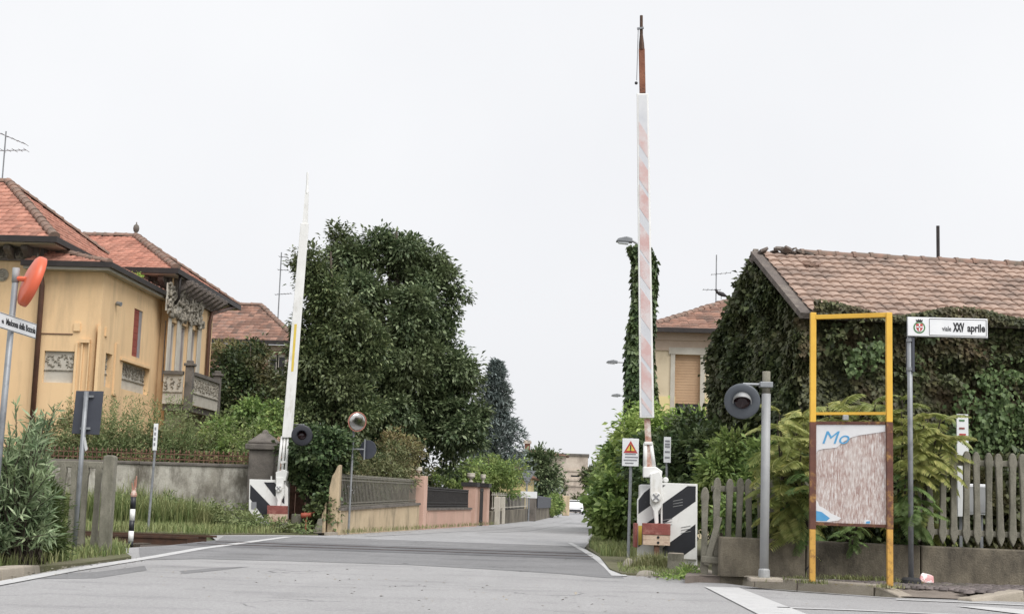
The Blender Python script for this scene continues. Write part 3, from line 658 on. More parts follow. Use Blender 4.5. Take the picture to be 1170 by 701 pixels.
mb.prism([(HX + .12, HY0, 0), (HX + .12, HYR, 0), (HX + .12, HY1, 0), (HX + .12, HY1, hz_e - .2), (HX + .12, HYR, hz_r - .12), (HX + .12, HY0, hz_e - .2)], (hx1 - HX, 0, 0)); mb.build('wall', 'vine_wall', vh)
e0, e1, q0, q1 = (HX - .02, HY0 - .35, hz_e), (hx1, HY0 - .35, hz_e), (HX - .02, HYR, hz_r), (hx1, HYR, hz_r)
p, e = slab([e0, e1, q1, q0], .1); mb = MB(); mb.prism(p, e); front = mb.build('roof_slope', 'ridge_tile', vh)
p, e = slab([(hx1, HY1 + .35, hz_e), (HX - .02, HY1 + .35, hz_e), q0, q1], .1); mb = MB(); mb.prism(p, e); mb.build('roof_slope', 'tile_pink', vh)
f = tile_rows(e0, e1, q0, q1, .2, .275)
tl = sorted(f[4], key=lambda t: (Vector(f[0]) + f[1] * t[2] + f[2] * t[4] - EYE).length)
# tile mesh shared by the ones seen one by one
Vt = []; It = []; random.seed(5)
o3, ux, sv, nn = f[0], f[1], f[2], f[3]
for f_, h in f[5]:
    u = .2 * f_
    Vt += [(u, -.04, h + .044), (u, f[7], h + .004), (u, -.04, -.005)]
for j in range(5): p, q = j * 3, (j + 1) * 3; It += [(p, q, q + 1, p + 1), (p + 2, q + 2, q, p)]
tme = bpy.data.meshes.new('roof_tile'); tme.from_pydata(Vt, [], It); tme.materials.append(MATS['tile_pink'])
Rt = Matrix((ux, sv, nn)).transposed()
vis = [t for t in tl if pix(HR(o3 + ux * t[2] + sv * t[4]))[0] < 1185]
near = [t for t in vis if t[0] < 20][:300]; nearset = set((t[0], t[1]) for t in near)
for t in near:
    o = link('roof_tile', tme, None, front, o3 + ux * t[2] + sv * t[4] + nn * random.uniform(-.006, .01))
    o.rotation_euler = (Rt @ Matrix.Rotation(random.gauss(0, .02), 3, 'Z')).to_euler()
V = []; I = []
for t in tl:
    if (t[0], t[1]) not in nearset: tile_geo(V, I, o3, ux, sv, nn, t, f[5], f[6], .2)
bulk('roof_tiles', np.array(V), 4, np.array(I), 'tile_pink', front, kind='stuff')
ridge_line((HX + .75, HYR, hz_r - .02), (hx1, HYR, hz_r - .02), vh, 'ridge_tile', .34, .11)
# rake boards of the gable, dark weathered timber
mb = MB(); mb.bar((HX - .1, HY0 - .4, hz_e - .06), (HX - .1, HYR + .02, hz_r - .02), .22, .1); mb.build('rake_board', 'cornice_dark', vh)
mb = MB(); mb.bar((HX - .1, HY1 + .4, hz_e - .06), (HX - .1, HYR - .02, hz_r - .02), .22, .1); mb.build('rake_board', 'cornice_dark', vh)
mb = MB(); mb.bar((HX, HY0 - .42, hz_e - .05), (hx1, HY0 - .42, hz_e - .05), .12, .12); mb.build('gutter', 'cornice_dark', vh)
# broken tiles at the apex and the flue with its rubble
def rubble(name, c, n, s, mat, parent, flat=.5):
    mb = MB()
    for i in range(n):
        M = Matrix.Rotation(random.uniform(-.5, .5), 3, 'X') @ Matrix.Rotation(random.uniform(-.5, .5), 3, 'Y') @ Matrix.Rotation(random.uniform(0, 3), 3, 'Z')
        mb.box(Vector(c) + Vector((random.gauss(0, s), random.gauss(0, s * .6), abs(random.gauss(0, s * flat)))), (random.uniform(.04, .11), random.uniform(.04, .09), random.uniform(.01, .025)), M=M)
    return mb.build(name, mat, parent)
rubble('broken_tiles', (HX + .4, HYR - .12, hz_r + .0), 11, .2, 'cornice_dark', vh, .18)
yw = HR((HX + 6.5, HYR, 0)).y; fl = HL(A(1072, 305, yw)); ft = HL(A(1071.5, 258, yw))
mb = MB(); mb.tube([fl - Vector((0, 0, .2)), (fl.x, fl.y, ft.z)], .035, 8); mb.build('flue_pipe', 'gutter_dark', vh)
rubble('flue_rubble', fl + Vector((.1, 0, -.02)), 18, .18, 'cornice_dark', vh, .35)
for (x, y) in ((922, 303),): rubble('slipped_tiles', HL(A(x, y, HYR - .7)) + Vector((0, 0, .0)), 4, .1, 'ridge_tile', vh, .2)
# creeper: leaves over the gable, the corner and the front wall
def wall_leaves(name, mat, parent, P, outn, leaf, spread=.35, **kw):
    n = len(P); o = np.array(outn)[None, :] if np.ndim(outn) == 1 else outn
    D = o * .35 + rdir(n) * .6 + np.array([[0, 0, -.75]]); N = o * 1.0 + rdir(n) * spread + np.array([[0, 0, .35]])
    L = leaf * (.6 + .8 * RNG.random(n)); v, idx = leaf_geo(P, D, N, L, L * .85, .12, .2)
    return bulk(name, v, 3, idx, mat, parent, **kw)
cr = thing('wall_creeper', 'dense dark brown-green creeper hanging over gable and front of tiled house', 'creeper', (HX, HY0, 0))
n = 70000; y = HY0 - .3 + (HY1 - HY0 + .45) * RNG.random(n)
top = np.where(y < HYR, hz_e + (hz_r - hz_e) * (y - HY0) / (HYR - HY0), hz_r - (hz_r - hz_e) * (y - HYR) / (HY1 - HYR)) - .15
top = np.minimum(top, hz_r - .2)
z = RNG.random(n) ** .9 * top; q = np.stack([np.zeros(n), y, z], 1)
bul = .16 + .24 * np.clip(lump(q, 2.2), -.6, 1) + .12 * lump(q, 6.0) + .12 * np.clip((y - HYR) / (HY1 - HYR), 0, 1) * (.6 + .4 * lump(q, .9))
x = HX + .1 - np.abs(bul) * (.25 + .75 * RNG.random(n)) - .05
wall_leaves('creeper_gable', 'leaf_creeper_green', cr, np.stack([x, y, z], 1), (-1, 0, 0), .095)
n = 80000; x = HX - .2 + 9.2 * RNG.random(n); z = .2 + (hz_e - .25) * RNG.random(n); q = np.stack([x, np.zeros(n), z], 1)
bul = .2 + .26 * np.clip(lump(q, 2.2), -.7, 1) + .12 * lump(q, 6.5); yv = HY0 - np.abs(bul) * (.2 + .8 * RNG.random(n)) - .03
wall_leaves('creeper_front', 'leaf_creeper', cr, np.stack([x, yv, z], 1), (0, -1, 0), .085)
tuf = []
for i in range(70):
    x_ = HX + .2 + 8.6 * RNG.random(); z_ = .6 + (hz_e - .9) * RNG.random(); r_ = RNG.uniform(.16, .42); tuf.append((x_, HY0 - .22, z_, r_, .3, r_ * RNG.uniform(.8, 1.5)))
crown('creeper_tufts', 'leaf_creeper_green', cr, tuf, 420, 30, .13, .095, aspect=.8, shell=.7, drop=-.5, up=.4)
tuf = []
for i in range(60):
    y_ = HY0 + (HY1 - HY0 - .4) * RNG.random(); tz = hz_e + (hz_r - hz_e) * (1 - abs(y_ - HYR) / (HYR - HY0)) - .6; z_ = .8 + (tz - .8) * RNG.random(); r_ = RNG.uniform(.2, .5); tuf.append((HX + .02 - .05 * max(0, (y_ - HYR) / (HY1 - HYR)), y_, z_, .32, r_, r_ * RNG.uniform(.8, 1.6)))
crown('creeper_tufts', 'leaf_creeper_green', cr, tuf, 420, 30, .15, .105, aspect=.8, shell=.7, drop=-.5, up=.4)
tuf = []
for i in range(16):
    f_ = i / 15; y_ = HYR + .2 + (HY1 - HYR - .25) * f_; z_ = hz_r - (hz_r - hz_e) * (y_ - HYR) / (HY1 - HYR) - .22 - .1 * RNG.random(); r_ = .2 + .1 * f_ + RNG.uniform(-.04, .06); tuf.append((HX + .04, y_, z_, .24, r_, r_ * 1.1))
for i in range(9):
    z_ = hz_e - .2 - (hz_e - 1.2) * i / 9; tuf.append((HX + .02, HY1 - .15 - .08 * i, z_, .22, .26 + RNG.uniform(-.06, .06), .34))
crown('creeper_tufts', 'leaf_creeper_green', cr, tuf, 460, 34, .12, .1, aspect=.8, shell=.6, drop=-.5, up=.4)
# runners hanging over the gutter
n = 5000; x = HX + 9 * RNG.random(n); z = hz_e - .05 + .14 * RNG.random(n) * (1 + lump(np.stack([x, x * 0, x * 0], 1), 3)); yv = HY0 - .45 - .1 * RNG.random(n)
wall_leaves('creeper_fringe', 'leaf_creeper', cr, np.stack([x, yv, z], 1), (0, -1, 0), .075)
# leafy green shoots climbing in front of the creeper
for (px, py, nn_, r) in ((983, 408, 60, 10), (966, 408, 50, 8), (960, 425, 40, 8), (990, 398, 40, 8), (1122, 432, 70, 12), (1140, 452, 110, 14), (1125, 470, 110, 16), (1150, 428, 60, 10), (1095, 455, 60, 12), (1118, 500, 200, 22), (1145, 490, 160, 18), (1085, 490, 120, 18), (1160, 470, 90, 12)):
    c = HL(A(px, py, HY0 + .2)); s = 24 / F; c.y = HY0 - .5
    P = np.array(c)[None, :] + RNG.normal(size=(nn_, 3)) * np.array([[r * s * .5, .1, r * s * .7]])
    wall_leaves('green_shoot', 'leaf_shoot', cr, P, (0, -1, 0), .085, .7, kind='stuff')

vh.rotation_euler.z = HTURN; cr.rotation_euler.z = HTURN
# ---- beige house with roller shutter, behind on the right of the street
BY = 46.0
bx0, bze = A(750, 377, BY).x, A(760, 378, BY).z
bh = thing('beige_house', 'beige plastered house with brown tile roof and closed tan roller shutter', 'house', (bx0 + 4, BY, 0))
wx0, wx1 = A(767.5, 430, BY).x, A(803.5, 430, BY).x; wz1 = A(785, 405, BY).z; wz0 = wz1 - 2.0
wx0i, wx1i = A(771, 430, BY).x, A(800, 430, BY).x
mb = MB(); x1b = bx0 + 9
def face_holes(mb, a, b, z0, z1, holes, depth, inward):
    """front faces of a wall from a to b (xy) with rectangular openings and their reveals; holes (u0,u1,z0,z1)"""
    a, b = Vector((a[0], a[1], 0)), Vector((b[0], b[1], 0)); L = (b - a).length; t = (b - a).normalized(); inw = Vector(inward) * depth
    us = sorted({0, L, *[h[0] for h in holes], *[h[1] for h in holes]}); zs = sorted({z0, z1, *[h[2] for h in holes], *[h[3] for h in holes]})
    P = lambda u, z: a + t * u + Vector((0, 0, z))
    for i in range(len(us) - 1):
        for j in range(len(zs) - 1):
            cu, cz = (us[i] + us[i + 1]) / 2, (zs[j] + zs[j + 1]) / 2
            if any(h[0] < cu < h[1] and h[2] < cz < h[3] for h in holes): continue
            mb.add([P(us[i], zs[j]), P(us[i + 1], zs[j]), P(us[i + 1], zs[j + 1]), P(us[i], zs[j + 1])], [(0, 1, 2, 3)])
    for u0_, u1_, h0, h1 in holes:
        c = [P(u0_, h0), P(u1_, h0), P(u1_, h1), P(u0_, h1)]
        for k in range(4):
            p, q = c[k], c[(k + 1) % 4]; mb.add([p, q, q + inw, p + inw], [(0, 1, 2, 3)])
    return mb
face_holes(mb, (bx0, BY), (x1b, BY), 0, bze, [(wx0i - bx0, wx1i - bx0, wz0, wz1)], .2, (0, 1, 0))
mb.add([(bx0, BY, 0), (bx0, BY + 9, 0), (bx0, BY + 9, bze), (bx0, BY, bze)], [(0, 1, 2, 3)])
mb.add([(bx0, BY + 9, 0), (x1b, BY + 9, 0), (x1b, BY + 9, bze), (bx0, BY + 9, bze)], [(0, 1, 2, 3)])
mb.build('wall', 'beige_plaster', bh)
mb = MB(); d = (wz1 - wz0) * .78
for k in range(18): mb.bb((wx0i, BY + .12 + .004 * (k % 2), wz1 - (k + 1) * d / 18 + .006), (wx1i, BY + .16, wz1 - k * d / 18))
win = mb.build('roller_shutter', 'roller_shutter', bh)
mb = MB(); mb.bb((wx0i, BY + .15, wz0), (wx1i, BY + .19, wz1 - d)); mb.build('pane', 'dark_glass', bh)
mb = MB(); s = .14
mb.bb((wx0i - s, BY - .05, wz0 - .1), (wx0i, BY + .02, wz1 + .002)); mb.bb((wx1i, BY - .05, wz0 - .1), (wx1i + s, BY + .02, wz1 + .002)); mb.bb((wx0i - s - .06, BY - .07, wz1 + .004), (wx1i + s + .06, BY + .02, wz1 + .22)); mb.build('window_surround', 'soffit', bh)
mb = MB(); mb.bb((bx0 - .06, BY - .06, bze - .62), (x1b, BY + .01, bze - .02)); mb.bb((bx0 - .1, BY - .12, bze - .3), (x1b, BY + .01, bze - .02)); mb.build('cornice', 'pink_trim', bh)
for px in (757, 815):
    xx = A(px, 450, BY).x; mb = MB(); mb.bb((xx - .25, BY - .03, wz0 - .1), (xx + .4, BY + .01, wz0 + .65)); mb.build('plaster_panel', 'yellow_plaster', bh)
ap = A(838, 343, BY + 4.6)
E = .45; ea, eb, ec, ed = (bx0 - E, BY - E, bze), (x1b + E, BY - E, bze), (x1b + E, BY + 9 + E, bze), (bx0 - E, BY + 9 + E, bze)
ra, rb = (ap.x, BY + 4.6, ap.z), (x1b - 3, BY + 4.6, ap.z)
roof_slope('roof_slope', bh, ea, eb, ra, rb, 'tile_brown', .3, .42)
roof_slope('roof_slope', bh, ed, ea, ra, ra, 'tile_brown', .3, .42)
roof_slope('roof_slope', bh, ec, ed, rb, ra, 'tile_brown', .3, .42)
ridge_line(ea, ra, bh); ridge_line(ra, rb, bh)
mb = MB(); mb.bar((bx0 - E - .06, BY - E - .06, bze - .02), (x1b + E, BY - E - .06, bze - .02), .14, .12); mb.bar((bx0 - E - .06, BY - E - .1, bze - .02), (bx0 - E - .06, BY + 9.4, bze - .02), .12, .14); mb.build('gutter', 'gutter_dark', bh)
def antenna(name, label, base, top_z, arms, r=.02):
    t = thing(name, label, 'antenna', base)
    mb = MB(); mb.tube([base, (base[0], base[1], top_z)], r, 6); mb.build('mast', 'galvanised', t)
    for (z, dx, dz, L, n) in arms:
        mb = MB(); c = Vector((base[0], base[1], z)); d = Vector((dx, .15, dz)).normalized()
        mb.tube([c - d * L * .25, c + d * L * .75], r * .6, 5)
        for k in range(n):
            p = c + d * L * (k / max(1, n - 1) - .25); h = .18 + .08 * (k % 2); mb.tube([p + Vector((0, -h, 0)), p + Vector((0, h, 0))], r * .4, 4)
        mb.build('aerial', 'galvanised', t)
    return t
ab = A(818, 344, BY + 4.6); antenna('roof_antenna', 'thin roof antenna on the brown tile roof of the beige house', ab - Vector((0, 0, .15)), A(818, 291, BY + 4.6).z, [(A(818, 313, BY + 4.6).z, 1, .15, .7, 5), (A(818, 331, BY + 4.6).z, -1, 0.02, .6, 5)])
pg = A(824, 340, BY + 4.6); mb = MB()
mb.tube([pg + Vector((-.18, 0, .2)), pg + Vector((-.08, 0, .16)), pg + Vector((.05, 0, .12)), pg + Vector((.22, 0, .04))], [.02, .07, .08, .02], 8); mb.tube([pg + Vector((-.12, 0, .16)), pg + Vector((-.18, 0, .27)), pg + Vector((-.24, 0, .29))], [.05, .045, .012], 8)
mb.tube([pg + Vector((0, -.02, .1)), pg + Vector((0, -.02, -.05))], .008, 4); mb.tube([pg + Vector((0, .02, .1)), pg + Vector((0, .02, -.05))], .008, 4)
mb.build('pigeon', 'bird_grey', None, True, label='small grey pigeon sitting on the brown roof below the antenna', cat='bird')

# ---- low plinth wall and concrete picket fences along the railway
FY = 19.3
pw = thing('plinth_wall', 'low stained concrete wall carrying the right picket fence', 'wall', (4, FY, 0))
wl0 = A(822, 630, FY).x; zt0 = A(822, 612.5, FY).z; zt1 = A(1170, 628, FY).z; xw1 = A(1170, 628, FY).x
joints = [wl0, A(921, 620, FY).x, A(1052, 620, FY).x, 6.3, 8.2, 10.2]
for a, b in zip(joints, joints[1:]):
    za = zt0 + (zt1 - zt0) * (a - wl0) / (xw1 - wl0); zb = zt0 + (zt1 - zt0) * (b - wl0) / (xw1 - wl0)
    mb = MB(); mb.prism([(a + .006, FY, -.05), (b - .006, FY, -.05), (b - .006, FY, zb), (a + .006, FY, za)], (0, .28, 0)); mb.build('wall_panel', 'plinth_concrete', pw, bevel=.02)
# a crack running down the wall beside the yellow frame
crk = [A(932, 627, FY - .004), A(927, 636, FY - .004), A(929, 641, FY - .004), A(921, 650, FY - .004)]
mb = MB()
for a, b in zip(crk, crk[1:]): mb.bar(a, b, .018, .006)
mb.build('crack', 'print_black', pw)
def picket_mesh(h, w, d, tip_bottom=False):
    pr = [(-w / 2, .1), (-w * .62, .16), (-w / 2, .24), (-w * .42, h * .5), (-w / 2, h - .2), (-w * .62, h - .14), (-w / 2, h - .06), (-w * .28, h - .015), (0, h)]
    pr = ([(0, 0), (-w * .3, .05)] if tip_bottom else [(-w / 2, 0)]) + pr
    pts = pr + [(-x, z) for x, z in reversed(pr) if abs(x) > 1e-6]
    mb = MB(); mb.prism([(x, -d / 2, z) for x, z in pts], (0, d, 0)); me = mb.mesh(bevel=.012, name='picket'); me.materials.append(MATS['old_concrete']); return me
def picket_fence(name, label, Y, px0, px1, dpx, ytop, ybot, tip, rails, posts=()):
    xs = []; p = px0
    while p <= px1: xs.append(p); p += dpx
    b = A(px0, ybot(px0), Y); t = thing(name, label, 'fence', (b.x, Y, b.z)); 
    h = A(px0, ytop(px0), Y).z - b.z; me = picket_mesh(h, .088, .07, tip)
    for p in xs:
        q = A(p, ybot(p), Y); o = link('picket', me, None, t, q + Vector((random.uniform(-.008, .008), 0, random.uniform(-.012, .012)))); o.rotation_euler = (random.gauss(0, .008), random.gauss(0, .014), random.gauss(0, .05))
    for (fr) in rails:
        mb = MB(); a = A(xs[0] - 4, ybot(xs[0]) * (1 - fr) + ytop(xs[0]) * fr, Y); c = A(xs[-1] + 4, ybot(xs[-1]) * (1 - fr) + ytop(xs[-1]) * fr, Y)
        mb.bar(a + Vector((0, .035, 0)), c + Vector((0, .035, 0)), .075, .05); mb.build('fence_rail', 'old_concrete', t, bevel=.008)
    return t
picket_fence('picket_fence', 'weathered concrete picket fence on top of the low wall by the street nameplate', FY + .14, 1050, 1235, 13.4, lambda x: 513 + (x - 1050) * .022, lambda x: 620 + (x - 1050) * .045, True, (.13, .87))
t = picket_fence('picket_fence', 'weathered concrete picket fence behind the low wall beside the signal post', FY + .42, 817, 922, 13.1, lambda x: 545 + (x - 817) * .03, lambda x: 650 + (x - 817) * .03, False, (.2, .88))
gp = thing('gate_pickets', 'short leaning concrete picket panel between striped cabinet and low wall', 'fence', A(810, 648, FY + .5))
me = picket_mesh(A(804, 545, FY + .5).z - A(804, 650, FY + .5).z, .09, .07); 
for p in (804.5, 818): o = link('picket', me, None, gp, Vector((A(p, 645, FY + .3).x, FY + .3, 0.02)))
mb = MB(); a, b = A(807, 645, FY + .25), A(822, 590, FY + .25); mb.bar(a, b, .08, .05); mb.build('loose_picket', 'old_concrete', gp, bevel=.01)
mb = MB(); mb.bar(A(801, 638, FY + .24), A(822, 640, FY + .24), .09, .05); mb.build('bottom_rail', 'old_concrete', gp, bevel=.01)

# ---- crossing signal on grey post
SY = 18.2
b = A(873, 656, SY); zt = A(873.5, 424, SY).z; zb = KZ
sg = thing('crossing_signal', 'round dark grey crossing light with hood on a pale grey post', 'signal', (b.x, SY, zb))
mb = MB(); mb.tube([(b.x, SY, zb), (b.x + .01, SY, zt - .28)], .056, 14); mb.build('post', 'post_grey', sg, True)
mb = MB(); mb.tube([(b.x + .01, SY, zt - .28), (b.x + .01, SY, zt)], .05, 14); mb.build('post_head', 'old_concrete', sg, True)
mb = MB(); mb.tube([(b.x, SY, zb), (b.x, SY, zb + .12), (b.x, SY, zb + .14)], [.075, .07, .056], 14); mb.build('collar', 'post_grey', sg)
mb = MB(); mb.prism([(b.x - .19, SY - .16, zb - .02), (b.x + .21, SY - .16, zb - .02), (b.x + .2, SY + .2, zb - .02), (b.x - .18, SY + .2, zb - .02)], (0, 0, .05)); mb.build('footing', 'kerb_stone', sg, bevel=.012)
c = A(848, 458, SY - .12); r = 20.3 * SY / F; za = A(860, 439, SY).z
mb = MB(); mb.tube([(c.x + .02, SY - .02, za), (b.x + .07, SY - .02, za)], .018, 8); mb.tube([(c.x + .02, SY - .02, za), (c.x + .02, SY - .02, c.z)], .018, 8); mb.build('bracket', 'galvanised', sg)
mb = MB(); mb.bb((b.x - .075, SY - .075, za - .035), (b.x + .085, SY + .07, za + .035)); mb.build('clamp', 'galvanised', sg, bevel=.008)
ax = Vector((-.12, -1, -.30)).normalized()
mb = MB(); mb.lathe([(r * .3, -.1), (r * .8, -.06), (r, -.01), (r, .012), (r * .93, .022), (r * .5, .02), (r * .48, .015)], c, ax, 36); mb.build('disc', 'lamp_disc', sg, True)
mb = MB(); mb.lathe([(r * .46, .02), (r * .4, .05), (r * .2, .066), (.005, .07)], c + Vector((.0, 0, .01)), ax, 24); mb.build('lens', 'lens_red_shaded', sg, True)
mb = MB(); rr = r * .52; vs = []
for k in range(13):
    an = math.pi * (-.06 + 1.12 * k / 12); reach = .10 + .20 * math.sin(max(0, min(math.pi, an)))
    for rq, dd in ((rr, .015), (rr * 1.02, reach), (rr * .93, reach), (rr * .92, .015)):
        vs.append(c + ax * dd + Vector((math.cos(an) * rq, 0, math.sin(an) * rq + .01)))
mb.add(vs, [(k * 4 + j, k * 4 + (j + 1) % 4, (k + 1) * 4 + (j + 1) % 4, (k + 1) * 4 + j) for k in range(12) for j in range(4)]); mb.build('hood', 'post_grey', sg, True)

# ---- yellow frame with torn poster board
yl0, yl1 = 18.15, 17.75
L0, R0 = A(929, 358, yl0), A(1015.5, 361, yl1)
fr = thing('poster_frame', 'tall yellow steel frame holding a torn, bare poster board', 'notice board', ((L0.x + R0.x) / 2, 17.95, KZ))
def post_piece(name, X, Y, pya, pyb, pxm, mat, w=.072):
    za, zb_ = A(pxm, pya, Y).z, (KZ if pyb is None else A(pxm, pyb, Y).z); mb = MB(); mb.bb((X - w / 2, Y - w / 2, zb_), (X + w / 2, Y + w / 2, za)); return mb.build(name, mat, fr, bevel=.006)
for (X, Y, pxm) in ((L0.x, yl0, 929), (R0.x, yl1, 1016)):
    post_piece('upright', X, Y, 357, 482, pxm, 'frame_yellow'); post_piece('rusty_upright', X, Y, 482, 604, pxm, 'frame_rust', .076); post_piece('lower_upright', X, Y, 604, None, pxm, 'frame_ochre', .07)
zt = (A(929, 360, yl0).z + A(1016, 362, yl1).z) / 2
mb = MB(); mb.bar((L0.x, yl0, zt), (R0.x, yl1, zt), .055, .05); mb.build('top_beam', 'frame_yellow', fr, bevel=.005)
zc = A(970, 472, 17.95).z; mb = MB(); mb.bar((L0.x + .03, yl0, zc), (R0.x - .03, yl1, zc), .035, .03); mb.build('cross_beam', 'frame_yellow', fr)
# board between the uprights
td = (Vector((R0.x, yl1, 0)) - Vector((L0.x, yl0, 0))).normalized(); bn = Vector((td.y, -td.x, 0)); bc = Vector(((L0.x + R0.x) / 2, 17.95, 0))
wB = (R0 - L0).to_2d().length - .085; zb1, zb0 = A(972, 484, 17.95).z, A(972, 598, 17.95).z
def onb(u, v, off=0): return bc + td * (wB * (u - .5)) + Vector((0, 0, zb0 + (zb1 - zb0) * v)) + bn * off
mb = MB(); mb.prism([onb(0, 0, .0), onb(1, 0, .0), onb(1, 1, .0), onb(0, 1, .0)], -bn * .03); mb.build('board', 'board_streaked', fr)
mb = MB(); e = .02
for (a, b_) in (((-.0, -.01), (1.0, -.01)), ((0, 1.01), (1, 1.01))): mb.bar(onb(*a, .005), onb(*b_, .005), .035, .03)
mb.build('board_edge', 'frame_rust', fr)
for q in ([(.005, .7), (.03, .73), (.1, .745), (.17, .75), (.3, .76), (.4, .82), (.52, .865), (.62, .885), (.8, .905), (.995, .925), (.995, .99), (.005, .99)], [(.005, .012), (.18, .012), (.33, .03), (.37, .055), (.22, .1), (.12, .15), (.05, .17), (.03, .21), (.005, .23)], [(.7, .005), (.78, .005), (.79, .035), (.74, .05), (.7, .04)]):
    mb = MB(); mb.prism([onb(u, v, .004) for u, v in q], bn * .003); pp = mb.build('poster_scrap', 'poster_paper', fr)
text('poster_lettering', 'Mo', .225, onb(.075, .80, .009), td, (0, 0, 1), 'print_blue', pp, bold=0, shear=.3, sx=1.15)
for q in ([(.0, .02), (.15, .02), (.2, .05), (.08, .11), (.0, .12)], [(.71, .01), (.77, .01), (.77, .035), (.72, .03)]):
    mb = MB(); mb.prism([onb(u + .008, v, .0085) for u, v in q], bn * .001); mb.build('print_patch', 'print_blue', pp)
mb = MB(); q = A(966, 477, 17.95); mb.bb(q - Vector((.035, .03, .03)), q + Vector((.035, .03, .035))); mb.build('clip', 'post_grey', fr, bevel=.01)

# ---- street nameplate on pole
NY = 18.75
b = A(1041, 658, NY); zt = A(1041, 364, NY).z
ns = thing('street_nameplate', 'white street nameplate with red town crest on a grey pole', 'street sign', (b.x, NY, KZ))
mb = MB(); mb.tube([(b.x, NY, KZ), (b.x, NY, zt + .02)], .034, 12); mb.build('pole', 'galvanised', ns, True)
mb = MB(); mb.lathe([(.13, 0), (.125, .05), (.1, .075), (.05, .08)], (b.x, NY, KZ - .01), seg=20); mb.build('rubber_base', 'rubber', ns)
pl = [A(x, y, NY - .05) for x, y in ((1037, 384.0), (1128.5, 385.5), (1128.5, 364.2), (1037, 362))]
x0, x1 = pl[0].x, pl[1].x; z0, z1 = (pl[0].z + pl[1].z) / 2, (pl[2].z + pl[3].z) / 2
mb = MB(); mb.bb((x0, NY - .06, z0), (x1, NY - .035, z1)); plt = mb.build('sign_plate', 'sign_white', ns, bevel=.008)
mb = MB(); mb.bb((x0 - .004, NY - .034, z0 - .006), (x1 + .006, NY - .02, z1 + .006)); mb.build('sign_frame', 'galvanised', ns)
H = z1 - z0; xd = x0 + H * 1.12; zm = (z0 + z1) / 2
mb = MB(); yy = NY - .0615
for (a, b2) in (((xd, z0 + .02), (xd, z1 - .02)), ((x1 - .02, z0 + .02), (x1 - .02, z1 - .02)), ((xd, z0 + .018), (x1 - .02, z0 + .018)), ((xd, z1 - .018), (x1 - .02, z1 - .018))): mb.bar((a[0], yy, a[1]), (b2[0], yy, b2[1]), .006, .002)
mb.build('border_line', 'print_black', plt)
wi = x1 - xd
for w_, f0, f1, hs, bo in (('viale', .22, .375, .36, .0012), ('XXV', .415, .61, .6, .009), ('aprile', .65, .955, .56, .0042)):
    fitx(text('lettering', w_, H * hs, (xd + wi * f0, yy, zm - H * .19), (1, 0, 0), (0, 0, 1), 'print_black', plt, bold=bo), 0, wi * (f1 - f0))
cx = x0 + H * .6; cz = zm - .012
mb = MB(); mb.lathe([(H * .31, 0), (H * .31, .002)], (cx, yy + .001, cz), (0, -1, 0), 20); mb.build('crest_wreath', 'print_green', plt)
mb = MB(); mb.lathe([(H * .235, 0), (H * .235, .002)], (cx, yy - .0015, cz), (0, -1, 0), 20); mb.build('crest_ring', 'sign_white', plt)
sh = [(-.17, .2), (.17, .2), (.17, -.02), (.1, -.16), (0, -.22), (-.1, -.16), (-.17, -.02)]
mb = MB(); mb.prism([(cx + x * H, yy - .004, cz + z * H) for x, z in sh], (0, -.002, 0)); mb.build('crest_shield', 'print_red', plt)
mb = MB(); mb.bb((cx - .03 * H, yy - .0085, cz - .19 * H), (cx + .03 * H, yy - .0065, cz + .19 * H)); mb.bb((cx - .16 * H, yy - .0085, cz - .0 * H), (cx + .16 * H, yy - .0066, cz + .06 * H)); mb.build('crest_cross', 'sign_white', plt)
mb = MB(); mb.prism([(cx + x * H, yy, cz + z * H) for x, z in ((-.16, .3), (.16, .3), (.18, .44), (.1, .38), (.05, .46), (0, .39), (-.05, .46), (-.1, .38), (-.18, .44))], (0, -.002, 0)); mb.build('crest_crown', 'print_black', plt)
mb = MB(); za, zb_ = A(1044, 386, NY).z, A(1044, 425, NY).z; mb.bb((b.x + .02, NY - .05, zb_), (b.x + .05, NY + .3, za)); mb.build('side_plate', 'sign_back', ns)
mb = MB(); mb.lathe([(.045, -.02), (.045, .02)], (b.x, NY, (za + zb_) / 2 - .18), seg=12); mb.lathe([(.045, -.02), (.045, .02)], (b.x, NY, za - .03), seg=12); mb.build('clamp', 'galvanised', ns)

# litter at the foot of the wall
c = A(1058, 657, 18.9); c.z = KZ; random.seed(3)
mb = MB(); mb.add([c + Vector(v) for v in ((-.1, -.03, .0), (.09, -.05, 0), (.1, .05, 0), (-.08, .06, 0), (-.07, .0, .11), (.09, -.03, .09), (.08, .04, .1), (-.03, .05, .13))], [(0, 1, 5, 4), (1, 2, 6, 5), (2, 3, 7, 6), (3, 0, 4, 7), (4, 5, 6, 7), (0, 3, 2, 1)])
mb.build('crumpled_carton', 'litter_pink', None, bevel=.012, label='crumpled pink and white carton lying at the foot of the low wall', cat='litter')
# white panels and a cabinet behind the fence
t = thing('information_panel', 'narrow white upright panel with small coloured print behind the right fence', 'sign', A(1100, 600, 20.6))
p = [A(x, y, 20.6) for x, y in ((1094, 540), (1107, 540), (1107, 473), (1094, 473))]
mb = MB(); mb.bb((p[0].x, 20.6, p[0].z - .6), (p[1].x, 20.64, p[2].z)); ip = mb.build('panel', 'sign_white', t)
for (py, m_, w) in ((480, 'print_green', .7), (489, 'weight_red', .7), (496, 'print_red', .85), (503, 'print_red', .8)):
    zc = A(1100, py, 20.6).z; mb = MB(); mb.bb((p[0].x + .03, 20.594, zc - .012), (p[0].x + .03 + (p[1].x - p[0].x - .05) * w, 20.598, zc + .012)); mb.build('print_line', m_, ip)
t = thing('metal_cabinet', 'pale grey metal cabinet on legs standing behind the right fence', 'cabinet', Vector((A(1110, 600, 20.9).x, 20.9, .03)))
p0, p1 = A(1094, 587, 20.9), A(1127, 553, 20.9)
